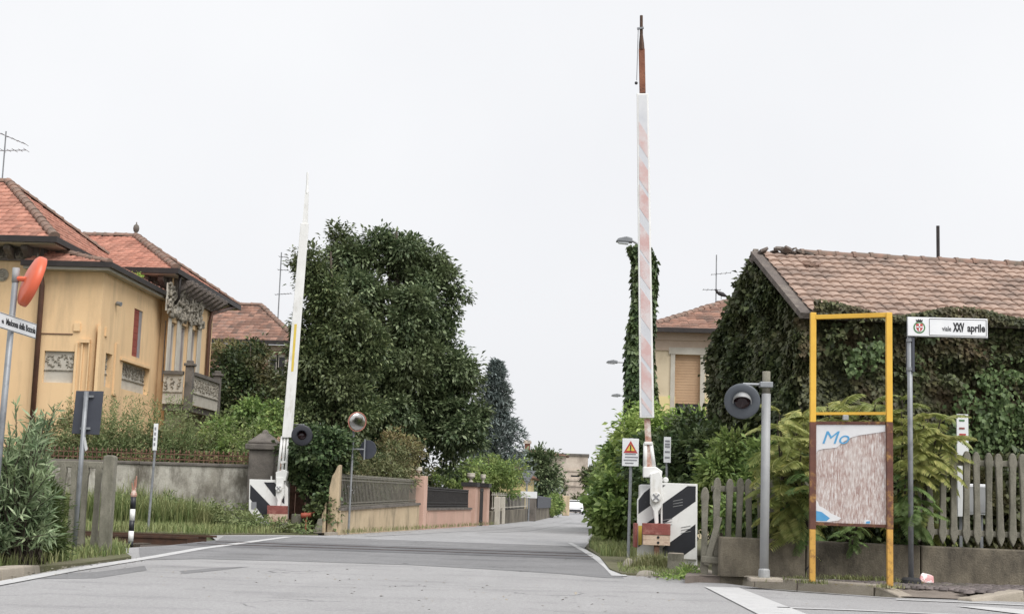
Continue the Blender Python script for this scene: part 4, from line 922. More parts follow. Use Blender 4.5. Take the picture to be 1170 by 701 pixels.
mb = MB(); mb.bb((p0.x, 20.8, p0.z), (p1.x, 21.15, p1.z)); mb.build('body', 'sign_white', t, bevel=.012)
mb = MB(); mb.bb((p0.x + .03, 20.785, p0.z + .03), (p1.x - .03, 20.796, p1.z - .04)); mb.build('door', 'post_grey', t)
for x in (p0.x + .06, p1.x - .06): mb = MB(); mb.bb((x - .02, 20.95, .03), (x + .02, 20.99, p0.z - .002)); mb.build('leg', 'galvanised', t)

# ================================================================== CROSSING BARRIERS
def P2(pts, Y): return [A(x, y, Y) for x, y in pts]
def stripe_poly(cx0, cz0, w, h, a, b, mirror, clip):
    """diagonal band a<s<b (s = x + z) clipped to a convex polygon; returns polygon"""
    def cutp(poly, nx, nz, d):
        out = []
        for i in range(len(poly)):
            p, q = poly[i], poly[(i + 1) % len(poly)]; sp, sq = p[0] * nx + p[1] * nz - d, q[0] * nx + q[1] * nz - d
            if sp >= 0: out.append(p)
            if (sp >= 0) != (sq >= 0): k = sp / (sp - sq); out.append((p[0] + (q[0] - p[0]) * k, p[1] + (q[1] - p[1]) * k))
        return out
    nx, nz = (.60, -.80) if not mirror else (-.60, -.80)
    pl = cutp(clip, nx, nz, a); pl = cutp(pl, -nx, -nz, -b) if pl else pl
    return pl
def striped_panel(parent, pts, Y, bands, mirror, name='striped_panel', thick=.04, stripe=True):
    """pts pixel outline at depth Y; bands in metres along the band normal from the first point"""
    W = P2(pts, Y); o = W[0]
    mb = MB(); mb.prism(W, (0, thick, 0)); pn = mb.build(name, 'barrier_white', parent, bevel=.006)
    poly = [(p.x - o.x, p.z - o.z) for p in W]; cx = sum(p[0] for p in poly) / len(poly); cz = sum(p[1] for p in poly) / len(poly)
    poly = [(cx + (x - cx) * .9, cz + (z - cz) * .94) for x, z in poly]
    area = sum(poly[i][0] * poly[(i + 1) % len(poly)][1] - poly[(i + 1) % len(poly)][0] * poly[i][1] for i in range(len(poly)))
    if area < 0: poly.reverse()
    for a, b in bands:
        q = stripe_poly(0, 0, 0, 0, a, b, mirror, poly)
        if len(q) > 2:
            mb = MB(); mb.prism([(o.x + x, Y - .004, o.z + z) for x, z in q], (0, .003, 0)); mb.build('black_stripe', 'barrier_black', pn)
    return pn
# ---- right barrier
RY = 24.3
base = A(760, 643, RY); base.z = 0
rb_ = thing('level_crossing_barrier', 'raised level crossing barrier with faded red and white arm, nearest the right fence', 'barrier', base, 'raised level crossing barriers')
p0, p1 = A(728, 640, RY), A(757, 553, RY); q0, q1 = A(754, 640, RY), A(797, 552, RY)
mb = MB(); mb.bb((p0.x + .03, RY + .06, 0), (q1.x - .03, RY + .62, q1.z - .04)); mb.build('machine_cabinet', 'barrier_white', rb_, bevel=.02)
striped_panel(rb_, ((728, 641), (756.5, 641), (756.5, 552), (747, 552), (735, 561), (728, 570)), RY + .0, ((-.30, -.06), (.12, .34)) and ((-1.32, -1.10), (-.88, -.62), (-.42, -.18)), False, 'left_striped_panel')
rp = striped_panel(rb_, ((755, 637), (796.5, 639), (797, 552.5), (755, 551)), RY - .1, ((-1.12, -.92), (-.70, -.42), (-.12, .18), (.5, .8)), False, 'right_striped_panel', .05)
mb = MB(); mb.bb((A(755, 600, RY).x, RY - .048, 0.0), (A(797, 600, RY).x, RY + .058, A(775, 637.5, RY).z - .004)); mb.build('cabinet_foot', 'barrier_white', rb_)
# louvre rows on the right panel
for (cx, cy) in ((775, 572), (784, 602), (763, 594)):
    mb = MB()
    for k in range(3):
        a = A(cx - 6, cy + k * 3.2, RY - .106); b = A(cx + 5, cy - 2 + k * 3.2, RY - .106); mb.bar(a, b, .008, .006)
    mb.build('louvre', 'post_grey', rp)
mb = MB(); c = A(760.5, 548, RY); mb.lathe([(.03, -.012), (.05, 0), (.03, .012)], c, (0, 1, 0), 14); mb.build('lifting_eye', 'barrier_white', rb_)
mb = MB(); mb.bb(A(729.0, 622, RY - .006) - Vector((0, .002, 0)), A(733.5, 600, RY - .006)); mb.build('yellow_label', 'sticker_yellow', rb_)
# pivot and lever in front of the panels
mb = MB(); mb.prism(P2(((743, 541), (753, 538), (757, 545), (757, 577), (752, 584), (752.5, 597), (748.5, 600), (747, 584), (743, 575)), RY - .2), (0, .12, 0)); mb.build('pivot_lever', 'barrier_white', rb_, bevel=.01)
c = A(749.5, 567.5, RY - .21); mb = MB(); mb.lathe([(.085, 0), (.085, .05), (.075, .055)], c, (0, -1, 0), 18); hb = mb.build('pivot_hub', 'barrier_white', rb_)
mb = MB(); mb.bar(c + Vector((-.05, -.06, -.05)), c + Vector((.05, -.06, .05)), .02, .008); mb.bar(c + Vector((-.05, -.062, .05)), c + Vector((.05, -.062, -.05)), .02, .008); mb.build('cross_mark', 'print_grey', hb)
# counterweight blocks
for (x0, x1, y0, y1, m_, dy) in ((734, 766, 598, 604.5, 'weight_red', 0), (734, 766, 605, 610, 'weight_red', 0), (734.5, 765.5, 610.5, 616, 'weight_cream', .01), (734.5, 765.5, 616.5, 622, 'weight_cream', .012)):
    a, b = A(x0, y1, RY - .3), A(x1, y0, RY - .3); mb = MB(); mb.bb((a.x, RY - .34 + dy, a.z), (b.x, RY - .14, b.z)); cw = mb.build('counterweight', m_, rb_, bevel=.008)
    if m_ == 'weight_cream':
        mb = MB(); mb.lathe([(.022, 0), (.022, .006)], (a.x + (b.x - a.x) * .56, RY - .34 + dy, (a.z + b.z) / 2), (0, -1, 0), 10); mb.build('bolt_hole', 'print_black', cw)
a, b = A(723.5, 624, RY + .3), A(728, 597, RY + .3); mb = MB(); mb.bb((a.x, RY - .1, a.z), (b.x - .005, RY + .5, b.z)); mb.build('counterweight', 'weight_red', rb_, bevel=.008)
a, b = A(747, 641, RY - .2), A(753, 622, RY - .2); mb = MB(); mb.bb((a.x, RY - .3, 0), (b.x, RY - .12, b.z)); mb.build('weight_support', 'rust', rb_)
# lower arm: twin tubes, rusty core
mb = MB(); mb.prism(P2(((735, 545), (756, 545), (757, 538), (750, 533), (735, 533)), RY - .14), (0, .2, 0)); mb.build('arm_yoke', 'barrier_white', rb_, bevel=.012)
for a, b in (((737, 535), (737.5, 506)), ((747.5, 535), (743.5, 506))):
    mb = MB(); mb.tube([A(*a, RY - .05), A(*b, RY - .05)], .035, 10); mb.build('arm_tube', 'barrier_white', rb_, True)
mb = MB(); mb.bar(A(736, 506, RY - .05), A(745.5, 506, RY - .05), .05, .1); mb.build('arm_clamp', 'barrier_white', rb_, bevel=.008)
mb = MB(); mb.bar(A(742.5, 536, RY - .04), A(739.3, 478, RY - .04), .1, .06); mb.build('arm_core', 'rust_paint', rb_)
# reflective sleeve: rimmed board with silver ground and faded red bands
def arm_board(parent, lo, hi, wpx_lo, wpx_hi, Y, bands, reverse=False):
    L = [(lo[0] - wpx_lo, lo[1]), (lo[0] + wpx_lo, lo[1]), (hi[0] + wpx_hi, hi[1]), (hi[0] - wpx_hi, hi[1])]
    mb = MB(); mb.prism(P2(L, Y), (0, .07, 0)); bd = mb.build('arm_sleeve', 'barrier_white', parent, bevel=.012)
    def on(u, v):                              # u -1..1 across, v 0..1 along
        x = lo[0] + (hi[0] - lo[0]) * v; y = lo[1] + (hi[1] - lo[1]) * v; w = (wpx_lo + (wpx_hi - wpx_lo) * v); return (x + u * w, y)
    sil = [on(-.72, .006), on(.72, .006), on(.72, .994), on(-.72, .994)]
    mb = MB(); mb.prism(P2(sil, Y - .004), (0, .003, 0)); mb.build('reflective_face', 'reflective_silver', bd)
    for a, b in bands:
        d = -.043
        q = [on(-.72, a), on(.72, a + d), on(.72, b + d), on(-.72, b)]
        q = [(x, min(lo[1] - 2, y)) for x, y in q]
        mb = MB(); mb.prism(P2(q, Y - .0075), (0, .003, 0)); mb.build('red_band', 'reflective_red', bd)
    return bd
bands = []
v = .045
k = 0
for ya, yb in ((476, 465), (443, 423), (406, 391), (362, 340), (315, 300), (285, 265), (238, 222), (205, 190), (165, 150)):
    bands.append(((477 - ya) / 370.0 + (.0 if ya < 470 else .045), (477 - yb) / 370.0 + .03))
arm_board(rb_, (739.2, 477), (734.2, 106.5), 8.3, 6.6, RY - .12, bands)
mb = MB(); mb.bar(A(734.2, 107, RY - .09), A(733.2, 56, RY - .09), .105, .06); mb.build('mast_tip', 'mast_rust', rb_, bevel=.01)
mb = MB(); mb.tube([A(733.2, 57, RY - .09), A(733, 50, RY - .09), A(732.8, 40, RY - .09), A(732.8, 18, RY - .09)], [.05, .045, .028, .026], 8); mb.build('mast_spike', 'rail_rust', rb_)
mb = MB(); mb.bar(A(728, 33, RY - .12), A(735.5, 32, RY - .12), .03, .04); cl = mb.build('spike_clamp', 'galvanised', rb_)
mb = MB(); mb.tube([A(729.2, 33, RY - .12), A(727.4, 92, RY - .12)], .007, 5); mb.build('wire', 'galvanised', cl)
mb = MB(); mb.lathe([(.004, -.028), (.022, -.02), (.028, 0), (.022, .02), (.004, .028)], A(726.9, 95, RY - .12), seg=10); mb.build('weight_ball', 'print_black', cl)

# ---- left barrier (mirror image, farther off)
LY = 37.4
base = A(306, 606, LY); base.z = 0
lb = thing('level_crossing_barrier', 'raised level crossing barrier with plain white arm and yellow label, beside the old gate pillar', 'barrier', base, 'raised level crossing barriers')
a, b = A(286, 608, LY), A(326, 549, LY)
mb = MB(); mb.bb((a.x, LY + .06, 0), (b.x, LY + .7, b.z)); mb.build('machine_cabinet', 'barrier_white', lb, bevel=.02)
pn = striped_panel(lb, ((283.5, 609), (328.5, 609), (329, 557), (322.5, 548), (285, 547)), LY, (), True)
o = A(285, 547, LY)
for q in (((286, 553), (309, 577), (309, 592), (302, 592), (285.5, 569)), ((301.5, 550.5), (313.5, 550.5), (315.5, 553), (315.5, 566), (313.5, 566.5)), ((320, 559.5), (325, 562.5), (325, 575.5), (319, 570)), ((285, 583), (299, 603), (285, 603))):
    mb = MB(); mb.prism(P2(q, LY - .006), (0, .005, 0)); mb.build('black_stripe', 'barrier_black', pn)
mb = MB(); mb.prism(P2(((287, 573), (293, 573), (293, 582), (287, 581)), LY - .009), (0, .002, 0)); mb.build('worn_notice', 'print_grey', pn)
mb = MB(); mb.tube([A(310.2, 549, LY + .2), A(310.0, 543.5, LY + .2)], .02, 6); mb.build('lifting_eye', 'barrier_white', lb)
mb = MB(); mb.prism(P2(((315.5, 545), (324, 545), (324, 566), (321.5, 571), (319.5, 580), (316.2, 580), (317, 571), (315, 565)), LY - .14), (0, .12, 0)); mb.build('pivot_lever', 'barrier_white', lb, bevel=.01)
c = A(318.8, 557.5, LY - .15); mb = MB(); mb.lathe([(.085, 0), (.085, .05), (.075, .055)], c, (0, -1, 0), 16); hb = mb.build('pivot_hub', 'barrier_white', lb)
mb = MB(); mb.bar(c + Vector((-.05, -.06, -.05)), c + Vector((.05, -.06, .05)), .02, .008); mb.bar(c + Vector((-.05, -.062, .05)), c + Vector((.05, -.062, -.05)), .02, .008); mb.build('cross_mark', 'print_grey', hb)
for (y0, y1, m_) in ((577.5, 582, 'weight_red'), (582.3, 586.5, 'weight_red'), (587, 591, 'weight_cream'), (591.3, 595.5, 'weight_cream')):
    a, b = A(305, y1, LY - .3), A(327.5, y0, LY - .3); mb = MB(); mb.bb((a.x, LY - .3, a.z), (b.x, LY - .1, b.z)); mb.build('counterweight', m_, lb, bevel=.008)
mb = MB(); a = A(312, 600, LY - .2); mb.bb((a.x - .05, LY - .26, 0), (a.x + .05, LY - .14, A(312, 595.6, LY - .2).z)); mb.build('weight_support', 'rust', lb)
mb = MB(); mb.prism(P2(((315, 549), (326, 549), (328.5, 538), (324, 536), (315, 539)), LY - .12), (0, .2, 0)); mb.build('arm_yoke', 'barrier_white', lb, bevel=.012)
for a, b in (((317.5, 542), (322.4, 498)), ((326.5, 540), (329, 498)), ((322, 541), (325.6, 498))):
    mb = MB(); mb.tube([A(*a, LY - .05), A(*b, LY - .05)], .035, 8); mb.build('arm_tube', 'barrier_white', lb, True)
mb = MB(); mb.bar(A(321, 528, LY - .05), A(327.5, 527, LY - .05), .06, .1); mb.build('arm_clamp', 'barrier_white', lb)
mb = MB(); mb.prism(P2(((322, 499.5), (333.5, 499.5), (352.5, 255), (343.2, 255)), LY - .12), (0, .08, 0)); sl_ = mb.build('arm_sleeve', 'barrier_white', lb, bevel=.012)
mb = MB(); mb.prism(P2(((332.6, 424), (335.2, 424), (339.2, 370), (336.4, 370)), LY - .125), (0, .004, 0)); mb.build('yellow_label', 'sticker_yellow', sl_)
mb = MB(); mb.prism(P2(((345.3, 256), (351.2, 256), (352.4, 219), (348.7, 219)), LY - .1), (0, .06, 0)); mb.build('mast_tip', 'barrier_white', lb)
mb = MB(); mb.tube([A(350.6, 221, LY - .07), A(351, 212, LY - .07), A(351.4, 197, LY - .07)], [.045, .03, .025], 8); mb.build('mast_spike', 'barrier_white', lb)
# ---- crossing light beside the left barrier
t = thing('crossing_signal', 'round black crossing light on a thin bracket behind the left barrier arm', 'signal', Vector((A(321, 606, LY + .8).x, LY + .8, 0.0)))
zc = A(345, 497, LY - .5); r = 12 * LY / F
px_ = A(321, 600, LY + .8).x
mb = MB(); mb.tube([(px_, LY + .8, 0), (px_, LY + .8, A(338, 484, LY + .6).z)], .05, 10); mb.build('post', 'post_grey', t)
mb = MB(); mb.tube([(px_, LY + .8, A(338, 485, LY + .6).z), (zc.x + .02, LY - .42, A(345, 484.5, LY - .4).z), (zc.x + .02, LY - .42, zc.z)], .018, 6); mb.build('bracket', 'galvanised', t)
ax = Vector((.15, -1, 0)).normalized()
mb = MB(); mb.lathe([(r * .3, -.1), (r * .85, -.05), (r, 0), (r, .012), (r * .9, .02), (r * .5, .02)], zc, ax, 28); mb.build('disc', 'lamp_black', t, True)
mb = MB(); mb.lathe([(r * .42, .02), (r * .35, .05), (.01, .06)], zc, ax, 20); mb.build('lens', 'lens_red_shaded', t, True)
mb = MB(); vs = []; rr = r * .5
for k in range(11):
    an = math.pi * k / 10
    for rq, dd in ((rr, .015), (rr, .1 + .08 * math.sin(an)), (rr * .93, .1 + .08 * math.sin(an)), (rr * .92, .015)): vs.append(zc + ax * dd + Vector((math.cos(an) * rq, 0, math.sin(an) * rq)))
mb.add(vs, [(k * 4 + j, k * 4 + (j + 1) % 4, (k + 1) * 4 + (j + 1) % 4, (k + 1) * 4 + j) for k in range(10) for j in range(4)]); mb.build('hood', 'lamp_black', t)
# stones and stump around the right barrier
def rock(px, py, Y, rx, ry, rz, label, mat='stone_pale'):
    c = A(px, py, Y); c.z = max(.0, 0.0); mb = MB(); seg, rings = 9, 6; vs = []; ph = random.uniform(0, 6)
    for i in range(rings + 1):
        th = math.pi / 2 * i / rings
        for k in range(seg):
            an = 2 * math.pi * k / seg; w = 1 + .16 * math.sin(3 * an + ph) + random.uniform(-.08, .08)
            vs.append(c + Vector((rx * math.cos(an) * math.cos(th) * w, ry * math.sin(an) * math.cos(th) * w, rz * math.sin(th) - .01)))
    mb.add(vs, [(i * seg + k, i * seg + (k + 1) % seg, (i + 1) * seg + (k + 1) % seg, (i + 1) * seg + k) for i in range(rings) for k in range(seg)])
    return mb.build('stone', mat, None, True, label=label, cat='stone')
rock(718, 645, 22.9, .11, .1, .17, 'pale upright stone left of the right barrier foot')
rock(738, 656, 20.6, .17, .12, .09, 'flat pale stone at the asphalt edge below the right barrier')
t = thing('tree_stump', 'pale sawn tree stump standing in front of the right striped cabinet', 'stump', Vector((A(772, 650, 22.2).x, 22.2, 0)))
c = Vector((A(772, 650, 22.2).x, 22.2, 0)); h = A(772, 632, 22.2).z
mb = MB(); mb.lathe([(.16, -.02), (.135, .06), (.12, h * .6), (.125, h)], c, seg=14); mb.build('bark', 'old_concrete', t, noise_amt=.006)
mb = MB(); mb.lathe([(.118, 0), (.115, .012)], c + Vector((0, 0, h)), seg=14); mb.build('cut_face', 'kerb_stone', t)

# ---- warning sign and back of small sign near the right barrier
WY = 27.0
b = A(718.5, 600, WY)
t = thing('warning_sign', 'white warning sign with red triangle on a thin pole left of the right barrier', 'sign', (b.x, WY, .03))
mb = MB(); mb.tube([(b.x, WY, .03), (b.x + .02, WY, A(719, 500, WY).z)], .03, 8); mb.build('pole', 'galvanised', t)
p0, p1 = A(710.5, 532, WY), A(730, 501, WY); mb = MB(); mb.bb((p0.x, WY - .06, p0.z), (p1.x, WY - .035, p1.z)); sp = mb.build('panel', 'sign_white', t, bevel=.006)
ct = Vector(((p0.x + p1.x) / 2, WY - .062, p1.z - .17)); s = .13
mb = MB(); mb.prism([ct + Vector((-s, 0, -s * .75)), ct + Vector((s, 0, -s * .75)), ct + Vector((0, 0, s))], (0, -.002, 0)); tr = mb.build('red_triangle', 'print_red', sp)
s *= .6; mb = MB(); mb.prism([ct + Vector((-s, -.003, -s * .72)), ct + Vector((s, -.003, -s * .72)), ct + Vector((0, -.003, s * .85))], (0, -.002, 0)); mb.build('triangle_centre', 'sticker_yellow', tr)
mb = MB(); mb.bb(ct + Vector((-.012, -.008, -.035)), ct + Vector((.012, -.0065, .05))); mb.bb(ct + Vector((-.012, -.008, -.06)), ct + Vector((.012, -.0065, -.043))); mb.build('warning_mark', 'print_black', tr)
mb = MB()
for k, (w, g) in enumerate(((.2, 0), (.24, .02), (.25, 0), (.16, -.02))):
    z = p1.z - .3 - k * .055; mb.bb((ct.x - w / 2 + g, WY - .064, z), (ct.x + w / 2 + g, WY - .0615, z + .022))
mb.build('print_line', 'print_grey', sp)
p0, p1 = A(758, 528, 27.5), A(766.5, 499, 27.5)
t = thing('direction_panel', 'narrow white panel with dark print on a pole right of the barrier arm', 'sign', ((p0.x + p1.x) / 2, 27.5, .03))
mb = MB(); mb.bb((p0.x, 27.45, p0.z), (p1.x, 27.475, p1.z)); sp = mb.build('panel', 'sign_white', t)
for k, zf in enumerate((.2, .42, .62, .72, .84)):
    z = p0.z + (p1.z - p0.z) * zf; mb = MB(); mb.bb((p0.x + .02, 27.446, z - .02), (p1.x - .02, 27.449, z + .015)); mb.build('print_line', 'print_grey', sp)
mb = MB(); mb.tube([((p0.x + p1.x) / 2, 27.52, .03), ((p0.x + p1.x) / 2, 27.52, p1.z)], .025, 8); mb.build('pole', 'galvanised', t)

# ---- street lamps
def lamp(px, ybase, Y, ytop, arm_px, label, lampw, pole='post_grey', armh=0.0, r=.07):
    b = A(px, ybase, Y); t = thing('street_lamp', label, 'street lamp', (b.x, Y, .03), 'street lamps along the right of the street')
    zt = A(px, ytop, Y).z; e = A(*arm_px, Y); mb = MB(); mb.tube([(b.x, Y, 0.03), (b.x, Y, zt)], [r, r * .7], 10); mb.build('pole', pole, t)
    mb = MB(); mb.tube([(b.x, Y, zt - .05), ((b.x * .6 + e.x * .4), Y, zt + (e.z - zt) * .7 + armh), (e.x + lampw * .5, Y, e.z)], .03, 6); mb.build('arm', pole, t)
    w = lampw; vs = []
    mb = MB(); mb.prism([(e.x - w * .5, Y - .12, e.z - .03), (e.x + w * .5, Y - .12, e.z - .05), (e.x + w * .5, Y - .12, e.z + .06), (e.x + w * .15, Y - .12, e.z + .1), (e.x - w * .35, Y - .12, e.z + .05)], (0, .24, 0)); hd = mb.build('lamp_head', 'lamp_head', t, bevel=.02)
    mb = MB(); mb.prism([(e.x - w * .4, Y - .09, e.z - .033), (e.x + w * .3, Y - .09, e.z - .047), (e.x + w * .25, Y - .09, e.z - .09), (e.x - w * .3, Y - .09, e.z - .07)], (0, .18, 0)); mb.build('diffuser', 'chrome_lamp', hd)
    return t
lamp(729, 560, 36.0, 281, (713, 275), 'ivy wrapped street lamp rising beside the red and white barrier arm', .42)
lamp(722, 560, 62, 428, (699, 413.5), 'street lamp with curved arm, upper of the two small ones left of the barrier arm', .5, armh=.15, r=.06)
lamp(722, 560, 76, 462, (703.5, 451.5), 'street lamp with curved arm, lower of the two small ones left of the barrier arm', .5, armh=.15, r=.06)
b = A(709, 560, 40); mb = MB(); mb.tube([(b.x, 40, .03), (b.x, 40, A(709, 481, 40).z)], .07, 10); mb.build('utility_post', 'old_concrete', None, label='bare concrete post sticking out of the bushes right of the street', cat='post')
iv = thing('ivy_column', 'dark ivy climbing up the tall street lamp pole', 'ivy', Vector((A(733, 560, 36).x, 36, .03)))
n = 9000; z = A(733, 480, 36).z + (A(733, 281, 36).z - A(733, 480, 36).z) * RNG.random(n)
xc = np.interp(z, [A(733, 480, 36).z, A(733, 400, 36).z, A(733, 300, 36).z, A(733, 281, 36).z], [A(731, 480, 36).x, A(732, 400, 36).x, A(736, 300, 36).x, A(730, 281, 36).x])
an = RNG.random(n) * 6.283; q = np.stack([np.cos(an), np.sin(an), z], 1)
rr = (.20 + .07 * lump(q, 1.7) + .06 * RNG.random(n)) * np.interp(z, [z.min(), z.max()], [1.45, .95])
P = np.stack([xc + np.cos(an) * rr, 36 + np.sin(an) * rr, z], 1); outn = np.stack([np.cos(an), np.sin(an), 0 * an], 1)
wall_leaves('foliage', 'leaf_ivy', iv, P, outn, .13, .5)
mb = MB(); mb.tube([(iv.location.x, 36, .03), (xc.mean(), 36.0, z.max() - .3)], [.1, .05], 8); mb.build('stem', 'bark', iv)

# ================================================================== RIGHT SIDE VEGETATION
def shrub(name, label, cat, blobs, mat, nclump, nleaf, cr, leaf, group=None, stems=6, trunk=.05, **kw):
    bx = np.array(blobs); c = bx[:, :3].mean(0); base = Vector((c[0], c[1], 0.0))
    t = thing(name, label, cat, base, group)
    crown('foliage', mat, t, blobs, nclump, nleaf, cr, leaf, **kw)
    mb = MB()
    for i in range(stems):
        b = blobs[i % len(blobs)]; e = Vector((b[0] + random.uniform(-.4, .4) * b[3], b[1] + random.uniform(-.3, .3) * b[4], b[2] + random.uniform(-.2, .4) * b[5]))
        s = base + Vector((random.uniform(-.2, .2), random.uniform(-.2, .2), -.02)); m_ = s.lerp(e, .5) + Vector((random.uniform(-.15, .15), random.uniform(-.15, .15), .1))
        mb.tube([s, m_, e], [trunk, trunk * .7, trunk * .25], 6)
    mb.build('stems', 'bark', t); return t
shrub('climber_thicket', 'dark green climber-covered thicket at the street edge left of the barrier', 'bush', lobes([blob(708, 572, 33, 26, 34), blob(699, 592, 32.5, 20, 18), blob(725, 555, 33.5, 28, 40), blob(712, 535, 35, 22, 28)], 6), 'leaf_mid', 420, 26, .2, .17, aspect=.75, shell=.8, zmin=.02)
shrub('hedge_bush', 'tall mid-green bush behind the striped cabinet', 'bush', lobes([blob(770, 545, 28.5, 42, 48), blob(815, 535, 28.5, 40, 50), blob(745, 520, 31, 30, 30), blob(790, 500, 31, 34, 26), blob(775, 580, 27.6, 36, 34)], 6), 'leaf_ivy', 700, 26, .2, .14, aspect=.55, shell=.8, zmin=.02)
shrub('young_elm_bush', 'bright green bushy shrub rising below the roller shutter window', 'bush', lobes([blob(760, 492, 33, 24, 26), blob(800, 490, 33, 30, 24), blob(845, 494, 32, 28, 26), blob(724, 496, 34, 18, 20), blob(735, 474, 35.4, 14, 14)], 6), 'leaf_bright', 420, 22, .22, .13, aspect=.5, shell=.72, lumpy=.25)
shrub('arching_shrub', 'arching fine-leaved green shrub behind the left picket fence', 'bush', lobes([blob(838, 540, 25.9, 34, 42), blob(812, 562, 26.2, 22, 40), blob(866, 555, 24.6, 26, 44), blob(858, 590, 23.0, 32, 26)], 5), 'leaf_mid', 560, 26, .17, .12, aspect=.42, shell=.8, zmin=.02)
shrub('wall_shrub', 'dark green undergrowth behind the right picket fence', 'bush', [blob(1070, 570, 22.6, 40, 44), blob(1130, 575, 22.6, 40, 42), blob(1180, 570, 22.8, 34, 46), blob(990, 570, 22.6, 50, 46), blob(920, 575, 22.4, 44, 46)], 'leaf_dark', 760, 24, .18, .12, aspect=.6, shell=.75, zmin=.02)
# ---- sumac-like saplings with big feathered leaves
def frond_mesh(L, pairs, seed, mat, wl=.3):
    rs = np.random.default_rng(seed); V = []; D = []; N = []; Ls = []; mb = MB()
    pts = []
    for i in range(9):
        s = i / 8; pts.append(Vector((L * s * (1 - .12 * s), .03 * math.sin(3 * s + seed), L * (.22 * s - .5 * s * s))))
    mb.tube(pts, [.009 * (1 - .8 * i / 8) for i in range(9)], 4)
    for i in range(pairs):
        s = .14 + .84 * (i + .5) / pairs; k = min(7, int(s * 8)); p = pts[k].lerp(pts[k + 1], s * 8 - k); tg = (pts[k + 1] - pts[k]).normalized()
        ll = L * wl * (math.sin(math.pi * (.18 + .74 * s)) ** .8)
        for sg_ in (-1, 1):
            d = tg * .45 + Vector((0, sg_, 0)) * .9 + Vector((0, 0, -.22 + rs.normal() * .08)); d.normalize(); q = len(mb.v)
            sd_ = d.cross(Vector((0, 0, 1))).normalized(); w = ll * .34; up_ = Vector((0, 0, 1)) * .02
            mb.add([p, p + d * ll * .4 + sd_ * w / 2 + up_ * .3, p + d * ll - Vector((0, 0, ll * .12)), p + d * ll * .4 - sd_ * w / 2 + up_ * .3], [(0, 1, 2), (0, 2, 3)])
    me = bpy.data.meshes.new('leaf'); me.from_pydata([tuple(v) for v in mb.v], [], mb.f); me.materials.append(MATS[mat]); return me
fm_y = [frond_mesh(.52, 15, s, 'leaf_frond') for s in range(5)]; fm_g = [frond_mesh(.48, 14, s + 5, 'leaf_frond_green') for s in range(5)]
def sapling(label, px, Y, tops, nper, fm, scale=1.0, zlow=0.0):
    b = A(px, 640, Y); base = Vector((b.x, Y, 0.02)); t = thing('sumac_sapling', label, 'sapling', base, 'sumac saplings behind the right fence')
    mb = MB()
    for (tx, ty, Yt) in tops:
        e = A(tx, ty, Yt); m_ = base.lerp(e, .55) + Vector((0, 0, .15)); mb.tube([base, m_, e], [.03, .02, .008], 6)
        for k in range(nper):
            f_ = (k + .5) / nper; p = (m_.lerp(e, f_ * 1.0) if f_ > .25 else base.lerp(m_, .6 + f_)); az = k * 2.4 + random.uniform(-.5, .5); az = az if math.sin(az) < .55 else -az
            o = link('leaf', random.choice(fm), None, t, p); sc_ = scale * random.uniform(.75, 1.15)
            o.rotation_euler = (random.uniform(-.3, .3), random.uniform(-.35, .45) + (.25 if f_ < .5 else -.15), az); o.scale = (sc_,) * 3
    mb.build('stem', 'bark', t); return t
random.seed(21)
sapling('yellow-green sapling with feathered leaves arching over the top of the poster board', 975, 20.6, [(945, 462, 20.3), (985, 450, 20.6), (1000, 462, 20.2), (960, 455, 20.9), (930, 480, 20.2), (1010, 470, 20.4)], 13, fm_y, 1.15)
sapling('yellow-green sapling with feathered leaves between signal post and yellow frame', 905, 20.4, [(890, 470, 20.2), (910, 495, 20.0), (898, 520, 20.0), (915, 465, 20.4), (905, 545, 19.9), (885, 560, 20.0), (912, 575, 19.8), (900, 590, 19.8)], 13, fm_y, 1.05)
sapling('yellow-green sapling with feathered leaves around the nameplate pole', 1045, 20.5, [(1030, 450, 20.2), (1060, 478, 20.2), (1075, 490, 20.4), (1035, 500, 20.0), (1050, 515, 20.0), (1040, 475, 20.4)], 13, fm_y, 1.05)
sapling('pale yellow-green sapling spilling over the fence just left of the yellow frame', 900, 19.9, [(888, 480, 19.3), (905, 500, 19.2), (915, 520, 19.1), (893, 515, 19.2), (900, 545, 19.1), (882, 535, 19.3), (918, 560, 19.0), (895, 570, 19.1)], 9, fm_y, 1.0)
sapling('pale yellow-green sapling spilling over the fence just right of the yellow frame', 1035, 19.9, [(1030, 470, 19.4), (1058, 470, 19.3), (1075, 478, 19.3), (1040, 490, 19.2), (1060, 500, 19.2), (1030, 515, 19.2), (1080, 495, 19.5)], 9, fm_y, 1.0)
sapling('fresh green sapling hanging low over the wall beside the nameplate pole', 1030, 20.2, [(1035, 540, 19.0), (1045, 560, 18.95), (1032, 570, 19.0), (1048, 580, 18.9), (1025, 520, 19.4)], 8, fm_g, .9)
sapling('green drooping sapling below the poster board over the low wall', 972, 19.9, [(970, 604, 19.05), (980, 596, 19.0), (974, 616, 19.0)], 5, fm_g, .62)
sapling('green feathered sapling touching the left edge of the poster board', 925, 19.9, [(930, 545, 18.6), (915, 540, 19.0), (920, 560, 19.0), (905, 530, 19.2)], 7, fm_g, .9)

